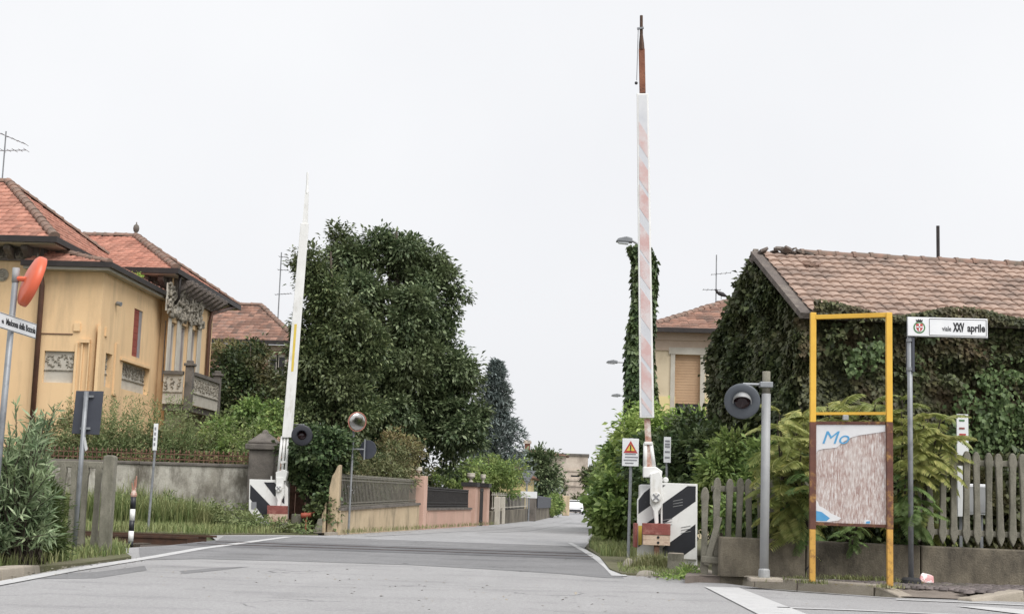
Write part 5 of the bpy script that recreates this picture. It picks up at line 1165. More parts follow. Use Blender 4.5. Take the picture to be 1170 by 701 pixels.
# grass and weeds on the right
def along(px_pts, n, jx=.15, jy=.15, z=0.0):
    W = [G(*p) for p in px_pts]; k = RNG.integers(0, len(W) - 1, n); f_ = RNG.random(n)
    a = np.array([W[i] for i in k]); b = np.array([W[i + 1] for i in k]); P = a + (b - a) * f_[:, None]
    P[:, 0] += RNG.normal(size=n) * jx; P[:, 1] += RNG.normal(size=n) * jy; P[:, 2] = z; return P
P = scatter_poly([(0.62, 27.2), (0.45, 33), (0.85, 44), (1.5, 52), (2.6, 50), (2.2, 32), (1.2, 27)], 14000, .03)
blades('verge_grass', 'grass_blade', P, .2, .02, .7, label='green grass on the bank right of the street', kind='stuff')
P = scatter_poly([(0.72, 20.9), (0.8, 24.0), (2.0, 24.0), (2.0, 20.4), (1.3, 20.2)], 1300, .02)
blades('barrier_grass', 'grass_blade', P, .07, .012, 1.1, label='patchy grass around the foot of the right barrier', kind='stuff')
c = A(748, 640, 22.6); P = np.stack([c.x + RNG.normal(size=800) * .15, 22.7 + RNG.normal(size=800) * .15, np.full(800, .02)], 1)
blades('dry_weed_tuft', 'grass_dry', P, .24, .012, 1.1, label='dry straggly weeds in front of the right counterweight', kind='stuff')
P = np.concatenate([along(((925, 657), (1040, 661), (1090, 664)), 700, .12, .12, KZ), along(((820, 652), (930, 656)), 600, .1, .06, KZ), along(((1060, 660), (1165, 667)), 350, .1, .04, KZ), along(((960, 640), (1000, 650)), 100, .2, .05, KZ)])
blades('pavement_weeds', 'grass_blade', P, .07, .012, 1.0, label='small weeds along the foot of the low wall', kind='stuff')
c = A(978, 652, 19.0)
P = np.stack([c.x + RNG.normal(size=330) * .3, 19.08 + RNG.normal(size=330) * .07, np.full(330, KZ - .02)], 1)
blades('pavement_weeds', 'grass_blade', P, .09, .012, 1.2, label='taller weed clump on the pavement under the poster board', kind='stuff')
P = np.concatenate([along(((800, 655), (780, 652), (765, 655)), 500, .15, .2, .02)]); 
crown('ground_weeds', 'leaf_bright', None, [blob(785, 655, 20.2, 14, 4, .3), blob(765, 662, 19.8, 10, 4, .25)], 60, 14, .08, .05, shell=.3, zmin=.01, label='low bright green weeds by the kerb end', kind='stuff')

# ================================================================== LEFT: OCHRE VILLA
VB = thing('ochre_villa', 'ochre plastered villa with red tile hip roofs, grey reliefs and stone balcony', 'house', (-16, 43, 0))
Y1 = 43.0                                         # front plane of main block and wing
mec = A(62, 272, 42.1); mez = mec.z; mxe = mec.x   # main eave corner
mX = mxe - .85                                    # main block right wall
wcx = A(112, 430, Y1).x                           # wing corner
wec = A(125, 309, Y1 - .4); wez = wec.z           # wing eave corner
Y2 = AX(183, 430, wcx).y                          # where the wing meets the tower
tX = wcx + .35; TY0 = Y2 - .3
tec = A(201, 308, TY0 - .9); tez = tec.z; txe = tec.x
TY1 = AX(241, 400, tX).y
TYE = AX(272, 345, txe).y
mYb = 51.0; mapx = A(9, 209, 46.6)
# walls
mb = MB()
mb.add([(-34, Y1, 0), (mX + .1, Y1, 0), (mX + .1, Y1, mez - .1), (-34, Y1, mez - .1)], [(0, 1, 2, 3)])
mb.add([(mX + .1, Y1, wez - .3), (mX + .1, mYb, wez - .3), (mX + .1, mYb, mez - .1), (mX + .1, Y1, mez - .1)], [(0, 1, 2, 3)])
mb.build('main_wall', 'ochre_plaster', VB)
# wing: front face with a relief recess, side face with shuttered window and relief
fz = lambda px, py, Y=Y1: A(px, py, Y)
def uz_side(px, py): p = AX(px, py, wcx); return p.y, p.z
fa = mX + .1 + .002
h1 = (A(49, 437, Y1).x - fa, A(83.5, 437, Y1).x - fa, A(66, 437, Y1).z, A(66, 401, Y1).z)
mb = MB(); face_holes(mb, (fa, Y1 - .06), (wcx, Y1 - .06), 0, wez, [h1], .14, (0, 1, 0))
sy0, sz0 = uz_side(150, 410); sy1, sz1 = uz_side(164, 352)
ry0, rz0 = uz_side(138, 447); ry1, rz1 = uz_side(171, 412)
ny0, nz0 = uz_side(118.5, 441); ny1, nz1 = uz_side(128.5, 405)
z_r0 = (rz0 + uz_side(171, 449)[1]) / 2; z_r1 = uz_side(138, 411)[1]
z_s0 = uz_side(150, 406)[1]; z_s1 = uz_side(150, 350)[1]
face_holes(mb, (wcx, Y1 - .06), (wcx, Y2), 0, wez, [(sy0 - Y1 + .06, sy1 - Y1 + .06, z_s0, z_s1), (ry0 - Y1 + .06, ry1 - Y1 + .06, z_r0, z_r1), (ny0 - Y1 + .06, ny1 - Y1 + .06, nz0, nz1)], .3, (-1, 0, 0))
mb.build('wing_wall', 'ochre_plaster', VB)
# red shutter and its lintel
mb = MB()
for k in range(14):
    z0 = z_s0 + (z_s1 - z_s0) * k / 14; mb.bb((wcx - .1, sy0 + .005, z0 + .005), (wcx - .035 + .006 * (k % 2), sy1 - .33, z0 + (z_s1 - z_s0) / 14))
mb.build('red_shutter', 'shutter_red', VB)
mb = MB(); mb.bb((wcx - .1, sy1 - .32, z_s0), (wcx - .03, sy1 - .003, z_s1 - .003)); mb.build('window_reveal', 'window_grey', VB)
def relief(parent, o, u, up, nrm_, w, h, name='relief_panel', seed=1):
    """a carved frieze: slab with scrolls and leaves in relief above a plain band"""
    rs = random.Random(seed); o, u, up, n = Vector(o), Vector(u), Vector(up), Vector(nrm_)
    mb = MB(); mb.prism([o, o + u * w, o + u * w + up * h, o + up * h], -n * .05); pn = mb.build(name, 'soffit', parent)
    mb = MB(); k = max(3, int(w / .18))
    mb.bar(o + up * h * .4 + n * .01, o + u * w + up * h * .4 + n * .01, .03, .05)
    for i in range(k):
        for j in range(4):
            c = o + u * (w * (i + .5) / k + rs.uniform(-.05, .05)) + up * (h * (.5 + .42 * (j + .5) / 4)) + n * .01
            a = rs.uniform(0, 6.28); r = rs.uniform(.045, .085); pts = [c + (u * math.cos(a + s * 1.1) + up * math.sin(a + s * 1.1)) * r * (1 - .2 * s) for s in range(5)]
            mb.tube(pts, [.012, .026, .03, .024, .01], 5)
    mb.build('carving', 'grey_relief', pn); return pn
relief(VB, (fa + h1[0] + .003, Y1 + .03, h1[2] + .003), (1, 0, 0), (0, 0, 1), (0, -1, 0), h1[1] - h1[0] - .006, h1[3] - h1[2] - .006, seed=2)
relief(VB, (wcx - .16, ry0 + .003, z_r0 + .003), (0, 1, 0), (0, 0, 1), (1, 0, 0), ry1 - ry0 - .006, z_r1 - z_r0 - .006, seed=3)
relief(VB, (wcx - .16, ny0 + .003, nz0 + .003), (0, 1, 0), (0, 0, 1), (1, 0, 0), ny1 - ny0 - .006, nz1 - nz0 - .006, seed=4)
# stepped plaster pilasters at the wing corner and string lines
def front_block(x0, x1, y0, y1, d, name='stepped_pilaster'):
    a, b = A(x0, y1, Y1 - .06), A(x1, y0, Y1 - .06); mb = MB(); mb.bb((a.x, Y1 - .06 - d, a.z), (b.x, Y1 - .062, b.z)); mb.build(name, 'ochre_plaster', VB)
def side_block(x0, x1, y0, y1, d, name='stepped_pilaster'):
    a, z1 = AX(x0, y0, wcx).y, AX(x0, y0, wcx).z; b = AX(x1, y0, wcx).y; z0 = AX(x0, y1, wcx).z; mb = MB(); mb.bb((wcx + .002, a, z0), (wcx + d, b, z1)); mb.build(name, 'ochre_plaster', VB)
front_block(84.5, 92.5, 369, 378, .06); front_block(84, 87, 391, 470, .05); front_block(88.5, 96, 390, 472, .07); front_block(97, 104, 392, 472, .1); front_block(104.5, 112, 370, 476, .13); front_block(92.5, 104, 388, 391.5, .12)
side_block(112.2, 115, 372, 476, .1); side_block(115.4, 117.5, 392, 470, .06); side_block(120, 122, 374, 384, .05); side_block(131.5, 136, 392, 452, .06); side_block(137, 171.5, 408, 411, .07)
mb = MB(); a, b = A(48, 381.5, Y1), A(84, 382.5, Y1); mb.bb((a.x, Y1 - .085, b.z), (b.x, Y1 - .062, b.z + .03)); mb.build('string_line', 'rust', VB)
mb = MB(); c = A(3, 314, Y1); mb.lathe([(.16, 0), (.2, .03), (.14, .06), (.08, .05), (.06, .08), (.01, .09)], c, (0, -1, 0), 16); mb.build('medallion', 'grey_relief', VB)
# wing eave: pale soffit slab, dark gutter, tile strip above
pts = [(mX - .2, Y1 - .46, 0), (wec.x, Y1 - .46, 0), (wec.x, Y2 - .02, 0), (mX + .12, Y2 - .02, 0), (mX + .12, Y1 - .062, 0), (mX - .2, Y1 - .062, 0)]
mb = MB(); mb.prism([(p[0], p[1], wez) for p in pts], (0, 0, .12)); mb.build('wing_soffit', 'soffit', VB)
mb = MB(); mb.bb((mX - .25, Y1 - .58, wez + .08), (wec.x + .12, Y1 - .462, wez + .24)); mb.bb((wec.x + .002, Y1 - .46, wez + .08), (wec.x + .12, Y2 - .02, wez + .24)); mb.build('wing_gutter', 'gutter_dark', VB)
ex0, ex1 = (mX - .2, Y1 - .45, wez + .22), (wec.x, Y1 - .45, wez + .22)
zr_ = wez + .75; roof_slope('wing_roof', VB, ex0, ex1, (mX + .1, Y1 + .7, zr_), (mX + .15, Y1 + .7, zr_), 'tile_red', .24, .3)
roof_slope('wing_roof', VB, ex1, (wec.x, Y2, wez + .22), (mX + .15, Y1 + .7, zr_), (mX + .15, Y2, zr_), 'tile_red', .24, .3)
ridge_line(ex1, (mX + .15, Y1 + .7, zr_), VB, L=.3)
crown('roof_moss', 'leaf_moss', VB, [blob(155, 317, 46.5, 9, 4, .3)], 30, 16, .1, .06, shell=.2)
# main roof
ap = Vector((mapx.x, mapx.y, mapx.z)); e_f0, e_f1, e_b1 = (-34, 42.1, mez), (mxe, 42.1, mez), (mxe, mYb + .9, mez); rdg = (-34, ap.y, ap.z)
roof_slope('main_roof', VB, e_f0, e_f1, rdg, ap, 'tile_red', .24, .34)
roof_slope('main_roof', VB, e_f1, e_b1, ap, ap, 'tile_red', .24, .34)
roof_slope('main_roof', VB, e_b1, (-34, mYb + .9, mez), ap, rdg, 'tile_red', .24, .34)
ridge_line(e_f1, ap, VB, L=.4, r=.15, lift=.06); ridge_line(e_b1, ap, VB, L=.4, r=.13, lift=.06); ridge_line((ap.x - 6, ap.y, ap.z), ap, VB, L=.4, r=.15, lift=.04)
mb = MB(); mb.bb((-34, 42.11, mez - .16), (mxe - .005, Y1 + .3, mez - .03)); mb.bb((mX - .1, Y1 + .302, mez - .16), (mxe - .005, mYb + .8, mez - .03)); mb.build('main_soffit', 'soffit', VB)
mb = MB(); mb.bb((-34, 41.98, mez - .14), (mxe + .12, 42.1, mez + .04)); mb.bb((mxe, 42.102, mez - .14), (mxe + .12, mYb + .9, mez + .04)); mb.build('main_gutter', 'gutter_dark', VB)
# carved cornice with brackets under the main and tower eaves
def cornice(a, b, out, z, h, name, n):
    a, b, out = Vector(a), Vector(b), Vector(out); rs = random.Random(n)
    mb = MB(); mb.prism([a + Vector((0, 0, z - h)), b + Vector((0, 0, z - h)), b + Vector((0, 0, z)), a + Vector((0, 0, z))], out * .12); c = mb.build(name, 'cornice_dark', VB)
    for i in range(n):
        p = a.lerp(b, (i + .5) / n); t = (b - a).normalized() * .11
        mb = MB(); mb.add([p - t + Vector((0, 0, z - .02)), p + t + Vector((0, 0, z - .02)), p + t + out * .62 + Vector((0, 0, z - .02)), p - t + out * .62 + Vector((0, 0, z - .02)), p - t + out * .12 + Vector((0, 0, z - h * .95)), p + t + out * .12 + Vector((0, 0, z - h * .95)), p + t + out * .6 + Vector((0, 0, z - h * .35)), p - t + out * .6 + Vector((0, 0, z - h * .35))], [(0, 1, 2, 3), (7, 6, 5, 4), (0, 4, 5, 1), (1, 5, 6, 2), (2, 6, 7, 3), (3, 7, 4, 0)])
        mb.build('bracket', 'cornice_dark', c, bevel=.03)
    mb = MB()
    for i in range(n * 3):
        p = a.lerp(b, (i + .5) / (n * 3)) + out * .13; pts = []; r = rs.uniform(.07, .12); a0 = rs.uniform(0, 6)
        for s in range(5): pts.append(p + (b - a).normalized() * math.cos(a0 + s) * r + Vector((0, 0, z - h * .55 + math.sin(a0 + s) * r)))
        mb.tube(pts, [.015, .035, .045, .035, .015], 5)
    mb.build('cornice_carving', 'grey_relief', c)
cornice((-24, Y1, 0), (mX + .1, Y1, 0), (0, -1, 0), mez - .16, .42, 'main_cornice', 14)
cornice((mX + .1, Y1 + .02, 0), (mX + .1, mYb, 0), (1, 0, 0), mez - .16, .42, 'main_cornice', 8)
# tower: front and side faces, triple window, carved head
tw = []
wz0 = AX(205, 432, tX).z; 
slots = []
for (pa, pb, pt) in ((192.0, 200.0, 367), (204.5, 212.5, 371), (217.0, 224.0, 376)):
    slots.append((AX(pa, 400, tX).y, AX(pb, 400, tX).y, wz0 - .25, AX((pa + pb) / 2, pt, tX).z))
mb = MB(); face_holes(mb, (tX, TY0), (tX, TY1), 0, tez - .1, [(s[0] - TY0, s[1] - TY0, s[2], s[3]) for s in slots], .14, (-1, 0, 0))
mb.add([(mX, TY0, 0), (tX, TY0, 0), (tX, TY0, tez - .1), (mX, TY0, tez - .1)], [(0, 1, 2, 3)]); mb.add([(mX, TY1, 0), (tX, TY1, 0), (tX, TY1, tez - .1), (mX, TY1, tez - .1)], [(0, 1, 2, 3)])
mb.build('tower_wall', 'ochre_plaster', VB)
for s in slots:
    mb = MB(); mb.bb((tX - .16, s[0], s[2]), (tX - .12, s[1], s[3])); w_ = mb.build('window_pane', 'window_grey', VB)
    mb = MB(); mb.bb((tX - .12, s[0], s[2]), (tX - .09, s[0] + .06, s[3])); mb.bb((tX - .12, s[1] - .06, s[2]), (tX - .09, s[1], s[3])); mb.bb((tX - .119, s[0] + .06, s[3] - .07), (tX - .09, s[1] - .06, s[3])); mb.build('frame', 'soffit', w_)
for (pa, pb) in ((189.5, 192.8), (200, 204.5), (213.3, 217), (224, 228)):
    y0, y1 = AX(pa, 400, tX).y, AX(pb, 400, tX).y; zt_ = AX((pa + pb) / 2, 362 + (pa - 190) * .35, tX).z
    mb = MB(); mb.bb((tX + .003, y0, wz0 - .25), (tX + .05, y1, zt_)); cp = mb.build('window_pilaster', 'soffit', VB, bevel=.02)
    mb = MB(); mb.bb((tX + .003, y0 - .08, zt_ + .002), (tX + .14, y1 + .08, zt_ + .3)); mb.build('capital', 'grey_relief', cp, bevel=.05)
yA, yB = AX(188, 360, tX).y, AX(229, 360, tX).y
za, zb_ = AX(200, 360, tX).z, AX(200, 328, tX).z
relief(VB, (tX + .06, yA, za), (0, 1, 0), (0, 0, 1), (1, 0, 0), yB - yA, zb_ - za, 'carved_window_head', seed=8)
mb = MB(); rs = random.Random(4)
for i in range(90):
    c = Vector((tX + .12, rs.uniform(yA, yB), rs.uniform(za - .1, zb_ + .1))); a0 = rs.uniform(0, 6); r = rs.uniform(.08, .16)
    mb.tube([c + Vector((.03 * math.sin(s), math.cos(a0 + s) * r, math.sin(a0 + s) * r)) for s in range(5)], [.02, .05, .06, .05, .02], 5)
mb.build('carved_garland', 'grey_relief', VB)
cornice((tX, TY0 + .05, 0), (tX, TY1, 0), (1, 0, 0), tez - .16, .5, 'tower_cornice', 9); cornice((mX + .3, TY0, 0), (tX - .02, TY0, 0), (0, -1, 0), tez - .16, .5, 'tower_cornice', 4)
mb = MB(); mb.bb((mX - 1, TY0 - .89, tez - .16), (txe - .01, TYE, tez - .03)); mb.build('tower_soffit', 'soffit', VB)
mb = MB(); mb.bb((mxe + .13, TY0 - 1.02, tez - .14), (txe + .12, TY0 - .9, tez + .04)); mb.bb((txe, TY0 - .898, tez - .14), (txe + .12, TYE + .1, tez + .04)); mb.build('tower_gutter', 'gutter_dark', VB)
tm = (TY0 - .9 + TYE) / 2; tr_ = A(155, 271, tm); r2 = (tr_.x - 3.2, tm, tr_.z)
c0, c1, c2, c3 = (mxe - 1.5, TY0 - .9, tez), (txe, TY0 - .9, tez), (txe, TYE, tez), (mxe - 1.5, TYE, tez)
roof_slope('tower_roof', VB, c0, c1, r2, tr_, 'tile_red', .24, .34); roof_slope('tower_roof', VB, c1, c2, tr_, tr_, 'tile_red', .24, .34); roof_slope('tower_roof', VB, c2, c3, tr_, r2, 'tile_red', .24, .34)
ridge_line(c1, tr_, VB, L=.4, r=.15, lift=.06); ridge_line(c2, tr_, VB, L=.4, r=.14, lift=.06); ridge_line(r2, tr_, VB, L=.4, r=.14, lift=.04)
mb = MB(); mb.lathe([(.07, 0), (.05, .1), (.1, .16), (.12, .26), (.1, .36), (.03, .42), (.02, .5)], tr_ + Vector((0, 0, .08)), seg=10); mb.build('finial', 'dark_stone', VB, True)
# drainpipes
def pipe(pts, mat='downpipe_brown', r=.06):
    mb = MB(); mb.tube(pts, r, 8); mb.build('downpipe', mat, VB, True)
x_ = A(44, 400, Y1 - .15).x
pipe([(x_ - .05, Y1 - .45, wez + .1), (x_ - .02, Y1 - .2, wez - .5), (x_ - .02, Y1 - .17, 0)], r=.085)
pt_ = AX(184.5, 400, wcx + .15); pipe([(wec.x + .05, Y2 - .1, wez + .1), (wcx + .2, Y2 - .1, wez - .35), (wcx + .13, Y2 - .12, wez - .9), (wcx + .13, Y2 - .12, 0)], r=.075)
pipe([(txe + .02, TY0 - .4, tez), (tX + .3, TY0 - .3, tez - .9), (wcx + .2, Y2 - .1, wez - .4)], 'gutter_dark', .05)
ye = AX(238, 400, tX + .1).y; pipe([(txe + .05, TYE - .5, tez - .05), (tX + .15, ye, tez - .75), (tX + .1, ye, tez - 1.1), (tX + .1, ye, 0)], r=.075)
mb = MB(); c = A(127, 346, 44.2); mb.lathe([(.02, 0), (.07, .05), (.07, .2)], (wcx, c.y, c.z), (1, -.3, -.2), 10); mb.build('wall_lamp', 'galvanised', VB)
# balcony on the tower: slab, corner pillars, carved balustrade panels
by0, by1 = AX(187.5, 440, tX + 1.1).y, AX(251, 440, tX + 1.1).y
bx = A(213, 440, by0 + .0).x
by0 = TY0 + .5; bxo = AX(216, 440, 0 or -12.9).x
BX = tX + .88
b0 = AX(216, 440, BX).y; b1 = AX(248, 440, BX).y
zf, zt_ = AX(216, 462, BX).z, AX(216, 428, BX).z
bal = link('balcony', MB().mesh(name='balcony'), None, VB)
mb = MB(); mb.bb((tX + .003, b0, zf - .22), (BX, b1, zf)); mb.build('floor_slab', 'dark_stone', bal)
def pill(x, y, h=.3, w=.13):
    mb = MB(); mb.bb((x - w, y - w, zf - .2), (x + w, y + w, zt_ + h)); mb.bb((x - w - .05, y - w - .05, zt_ + h + .002), (x + w + .05, y + w + .05, zt_ + h + .1)); mb.bb((x - w * .8, y - w * .8, zt_ + h + .104), (x + w * .8, y + w * .8, zt_ + h + .2)); mb.build('balcony_pillar', 'dark_stone', bal, bevel=.02)
pill(BX, b0); pill(BX, b1)
for (o_, u_, n_, w_) in (((tX + .01, b0 - .1, zf), (1, 0, 0), (0, -1, 0), BX - tX - .2), ((BX + .1, b0 + .19, zf), (0, 1, 0), (1, 0, 0), b1 - b0 - .38)):
    pn = relief(VB, o_, u_, (0, 0, 1), n_, w_, zt_ - zf, 'balustrade_panel', seed=11)
    o_, u_ = Vector(o_), Vector(u_); mb = MB(); mb.bar(o_ + Vector((0, 0, zt_ - zf + .06)) + Vector(n_) * -.02, o_ + u_ * w_ + Vector((0, 0, zt_ - zf + .06)) + Vector(n_) * -.02, .12, .2); mb.build('handrail', 'dark_stone', bal)
for yq in (b0 + .3, b1 - .7):
    mb = MB(); mb.prism([(tX + .003, yq, zf - .223), (BX - .1, yq, zf - .223), (BX - .12, yq, zf - .4), (tX + .2, yq, zf - .9), (tX + .003, yq, zf - 1.1)], (0, .35, 0)); mb.build('balcony_bracket', 'grey_relief', bal, bevel=.03)
ab = A(2, 212, 47); antenna('roof_antenna', 'thin roof antenna with slanted aerials on the ridge of the ochre villa', Vector((ab.x, ab.y, ap.z - .3)), A(3, 150, 47).z, [(A(3, 155, 47).z, 1, -.38, .95, 6), (A(3, 172, 47).z, 1, .08, .95, 6)], .025)
bp = Vector((txe + .02, AX(262, 332, txe).y, AX(262, 332, txe).z + .1))

# ================================================================== SECOND HOUSE AND GARDEN
QY = 78.0
qa = A(236, 387, QY); qb = A(334, 390, QY); qz = (qa.z + qb.z) / 2
qh = thing('rose_house', 'rose plastered house with mottled brown tile roof behind the villa', 'house', ((qa.x + qb.x) / 2, QY, 0))
qx0, qx1 = qa.x - 5, qb.x + .3
qap = A(272, 349, QY + 5); qap2 = A(298, 353, QY + 5)
mb = MB(); mb.bb((qx0 + .5, QY + .7, 0), (qx1 - .6, QY + 10, qz - .15)); mb.build('wall', 'dusky_plaster', qh)
roof_slope('roof_slope', qh, (qx0, QY, qz), (qx1, QY, qz), (qx0 + 5, QY + 5, qap.z), (qap2.x, QY + 5, qap.z), 'tile_brown', .34, .48)
roof_slope('roof_slope', qh, (qx1, QY, qz), (qx1, QY + 10, qz), (qap2.x, QY + 5, qap.z), (qap2.x, QY + 5, qap.z), 'tile_brown', .34, .48)
ridge_line((qx1, QY, qz), (qap2.x, QY + 5, qap.z), qh, L=.5, r=.16, lift=.06); ridge_line((qx0 + 5, QY + 5, qap.z), (qap2.x, QY + 5, qap.z), qh, L=.5, r=.16, lift=.06)
mb = MB(); mb.bb((qx0, QY - .14, qz - .2), (qx1 + .1, QY - .01, qz + .02)); mb.build('gutter', 'gutter_dark', qh)
mb = MB(); mb.bb((qx0 + .3, QY + .3, qz - .5), (qx1 - .4, QY + .69, qz - .2)); mb.build('cornice', 'pink_trim', qh)
for px in (290, 312, 322):
    a, b = A(px - 4, 432, QY + .7), A(px + 4, 408, QY + .7); mb = MB(); mb.bb((a.x, QY + .66, a.z), (b.x, QY + .697, b.z)); w_ = mb.build('window', 'dark_glass', qh)
    mb = MB(); mb.bb((a.x - .12, QY + .62, a.z - .12), (a.x, QY + .69, b.z + .12)); mb.bb((b.x, QY + .62, a.z - .12), (b.x + .12, QY + .69, b.z + .12)); mb.bb((a.x, QY + .62, b.z), (b.x, QY + .69, b.z + .12)); mb.build('frame', 'soffit', w_)
ab = A(318, 356, QY + 3); antenna('roof_antenna', 'tall thin antenna on the roof of the rose house left of the barrier arm', ab - Vector((0, 0, .6)), A(318, 288, QY + 3).z, [(A(318, 293, QY + 3).z, .3, 0, .5, 4), (A(318, 308, QY + 3).z, .5, 0, .6, 4), (A(318, 336, QY + 3).z, 1, .12, .9, 6)], .035)

# ================================================================== LEFT GARDEN WALL, PILLAR, GATE
GY = 39.3
gw = thing('garden_wall', 'long grey stained garden wall with rusty spiked railing, left of the gate pillar', 'wall', (-14, GY, 0))
gz = A(200, 531.5, GY).z; gx1 = A(284, 560, GY).x
xs_ = [-30, -24, -19.5, -15.2, -11.8, gx1]
for a, b in zip(xs_, xs_[1:]):
    mb = MB(); mb.bb((a + .004, GY, -.05), (b - .004, GY + .3, gz)); mb.build('wall_bay', 'garden_wall', gw)
    mb = MB(); mb.bb((a + .006, GY - .04, gz + .002), (b - .006, GY + .34, gz + .09)); mb.build('coping', 'dark_stone', gw, bevel=.02)
rr_ = thing('spiked_railing', 'rusty low spiked railing on the garden wall', 'railing', (-14, GY + .15, gz + .09))
hh_ = A(200, 514, GY).z - gz - .09
mb = MB(); mb.tube([(0, 0, 0), (0, 0, hh_ * .8)], .013, 5); mb.lathe([(.013, 0), (.03, .03), (.004, .1)], (0, 0, hh_ * .78), seg=6); bme = mb.mesh(name='bar'); bme.materials.append(MATS['rust'])
x = gx1 - .1
while x > -16.5:
    o = link('bar', bme, None, rr_, (x, GY + .15, gz + .09)); o.rotation_euler = (random.gauss(0, .03), random.gauss(0, .05), random.uniform(0, 3)); x -= .135
for f_ in (.25, .68): mb = MB(); mb.bar((-17, GY + .15, gz + .09 + hh_ * f_), (gx1, GY + .15, gz + .09 + hh_ * f_), .03, .02); mb.build('rail_bar', 'rust', rr_)
c = A(297.5, 600, 38.9); hp = A(297, 514, 38.9).z; hc = A(297, 493, 38.9).z
gpz = thing('gate_pillar', 'old grey stone gate pillar with stepped cap beside the left barrier', 'pillar', (c.x, 38.9, 0))
w = (A(312, 540, 38.9).x - A(283, 540, 38.9).x) / 2
mb = MB(); mb.bb((c.x - w, 38.9 - w, -.03), (c.x + w, 38.9 + w, hp)); mb.build('shaft', 'dark_stone', gpz, bevel=.025)
mb = MB(); mb.bb((c.x - w * 1.28, 38.9 - w * 1.28, hp + .002), (c.x + w * 1.28, 38.9 + w * 1.28, hp + .16)); mb.bb((c.x - w * 1.1, 38.9 - w * 1.1, hp + .162), (c.x + w * 1.1, 38.9 + w * 1.1, hp + .24)); mb.build('cap', 'dark_stone', gpz, bevel=.03)
mb = MB(); z_ = hp + .242
mb.add([(c.x - w, 38.9 - w, z_), (c.x + w, 38.9 - w, z_), (c.x + w, 38.9 + w, z_), (c.x - w, 38.9 + w, z_), (c.x - w * .3, 38.9 - w * .3, hc - .04), (c.x + w * .3, 38.9 - w * .3, hc - .04), (c.x + w * .3, 38.9 + w * .3, hc - .04), (c.x - w * .3, 38.9 + w * .3, hc - .04)], [(3, 2, 1, 0), (4, 5, 6, 7), (0, 1, 5, 4), (1, 2, 6, 5), (2, 3, 7, 6), (3, 0, 4, 7)])
mb.lathe([(.1, 0), (.08, .06), (.03, .1)], (c.x, 38.9, hc - .04), seg=10); mb.build('pyramid_top', 'dark_stone', gpz)
# rusty gate leaf and bits between pillar and ivy
a, b = A(329, 606, 38.9), A(352, 551, 38.9)
t = thing('rusty_gate', 'rusty red-brown sheet metal gate half hidden in ivy', 'gate', ((a.x + b.x) / 2, 38.9, 0))
n_ = 5; w = (b.x - a.x + .9) / n_
for i in range(n_): mb = MB(); mb.bb((a.x - .4 + i * w + .006, 38.88, .08), (a.x - .4 + (i + 1) * w - .006, 38.92, b.z)); mb.build('gate_sheet', 'rust', t)
mb = MB(); mb.bb((a.x - .42, 38.82, b.z - .3), (b.x + .5, 38.87, b.z - .22)); mb.bb((a.x - .42, 38.82, .3), (b.x + .5, 38.87, .38)); mb.build('gate_brace', 'rust', t)
a, b = A(332, 603, 37.6), A(344, 587, 37.6); mb = MB(); mb.bb((a.x, 37.6, 0), (b.x, 37.85, b.z)); mb.build('concrete_block', 'old_concrete', None, bevel=.02, label='grey concrete block standing in weeds right of the left barrier', cat='block')
c = A(350, 588, 37.5); mb = MB(); mb.lathe([(.02, -.15), (.07, -.13), (.075, -.03), (.06, .08), (.08, .12), (.03, .15)], c, (1, .2, .12), 10); mb.tube([c + Vector((.12, 0, .03)), c + Vector((.22, 0, .08))], [.03, .015], 6)
mb.tube([(c.x, 37.5, 0), (c.x, 37.5, c.z - .1)], .025, 6); mb.build('red_hydrant', 'plastic_red', None, True, label='small orange-red fitting poking out of the ivy by the gate', cat='hydrant')
def broken_pillar(px0, px1, y_top, Y, label, mat='buff_plaster', top=None):
    a, b = A(px0, 607, Y), A(px1, y_top, Y); w = b.x - a.x
    mb = MB(); mb.prism([(a.x, Y, -.02), (b.x, Y, -.02), (b.x, Y, b.z), (a.x + w * .75, Y, b.z - .05), (a.x + w * .5, Y, b.z - .22), (a.x + w * .3, Y, b.z - .3), (a.x + w * .06, Y, b.z - .62)] , (0, .4, 0)); mb.build('broken_pillar', mat, None, bevel=.02, label=label, cat='pillar')
broken_pillar(373, 388.5, 530, 37.4, 'broken buff plaster gate pillar at the left end of the iron fence')
broken_pillar(365, 373, 573, 37.3, 'low broken stub of a plaster pillar at the foot of the ivy', 'buff_plaster')
a = A(357, 606, 37.2); b = A(368, 592, 37.2); mb = MB(); mb.prism([(a.x, 37.2, -.02), (b.x, 37.2, -.02), (b.x, 37.2, b.z), (a.x + .13, 37.2, b.z)], (0, .25, 0)); mb.build('mortar_lump', 'old_concrete', None, bevel=.02, label='grey sloping mortar lump beside the broken pillar', cat='block')

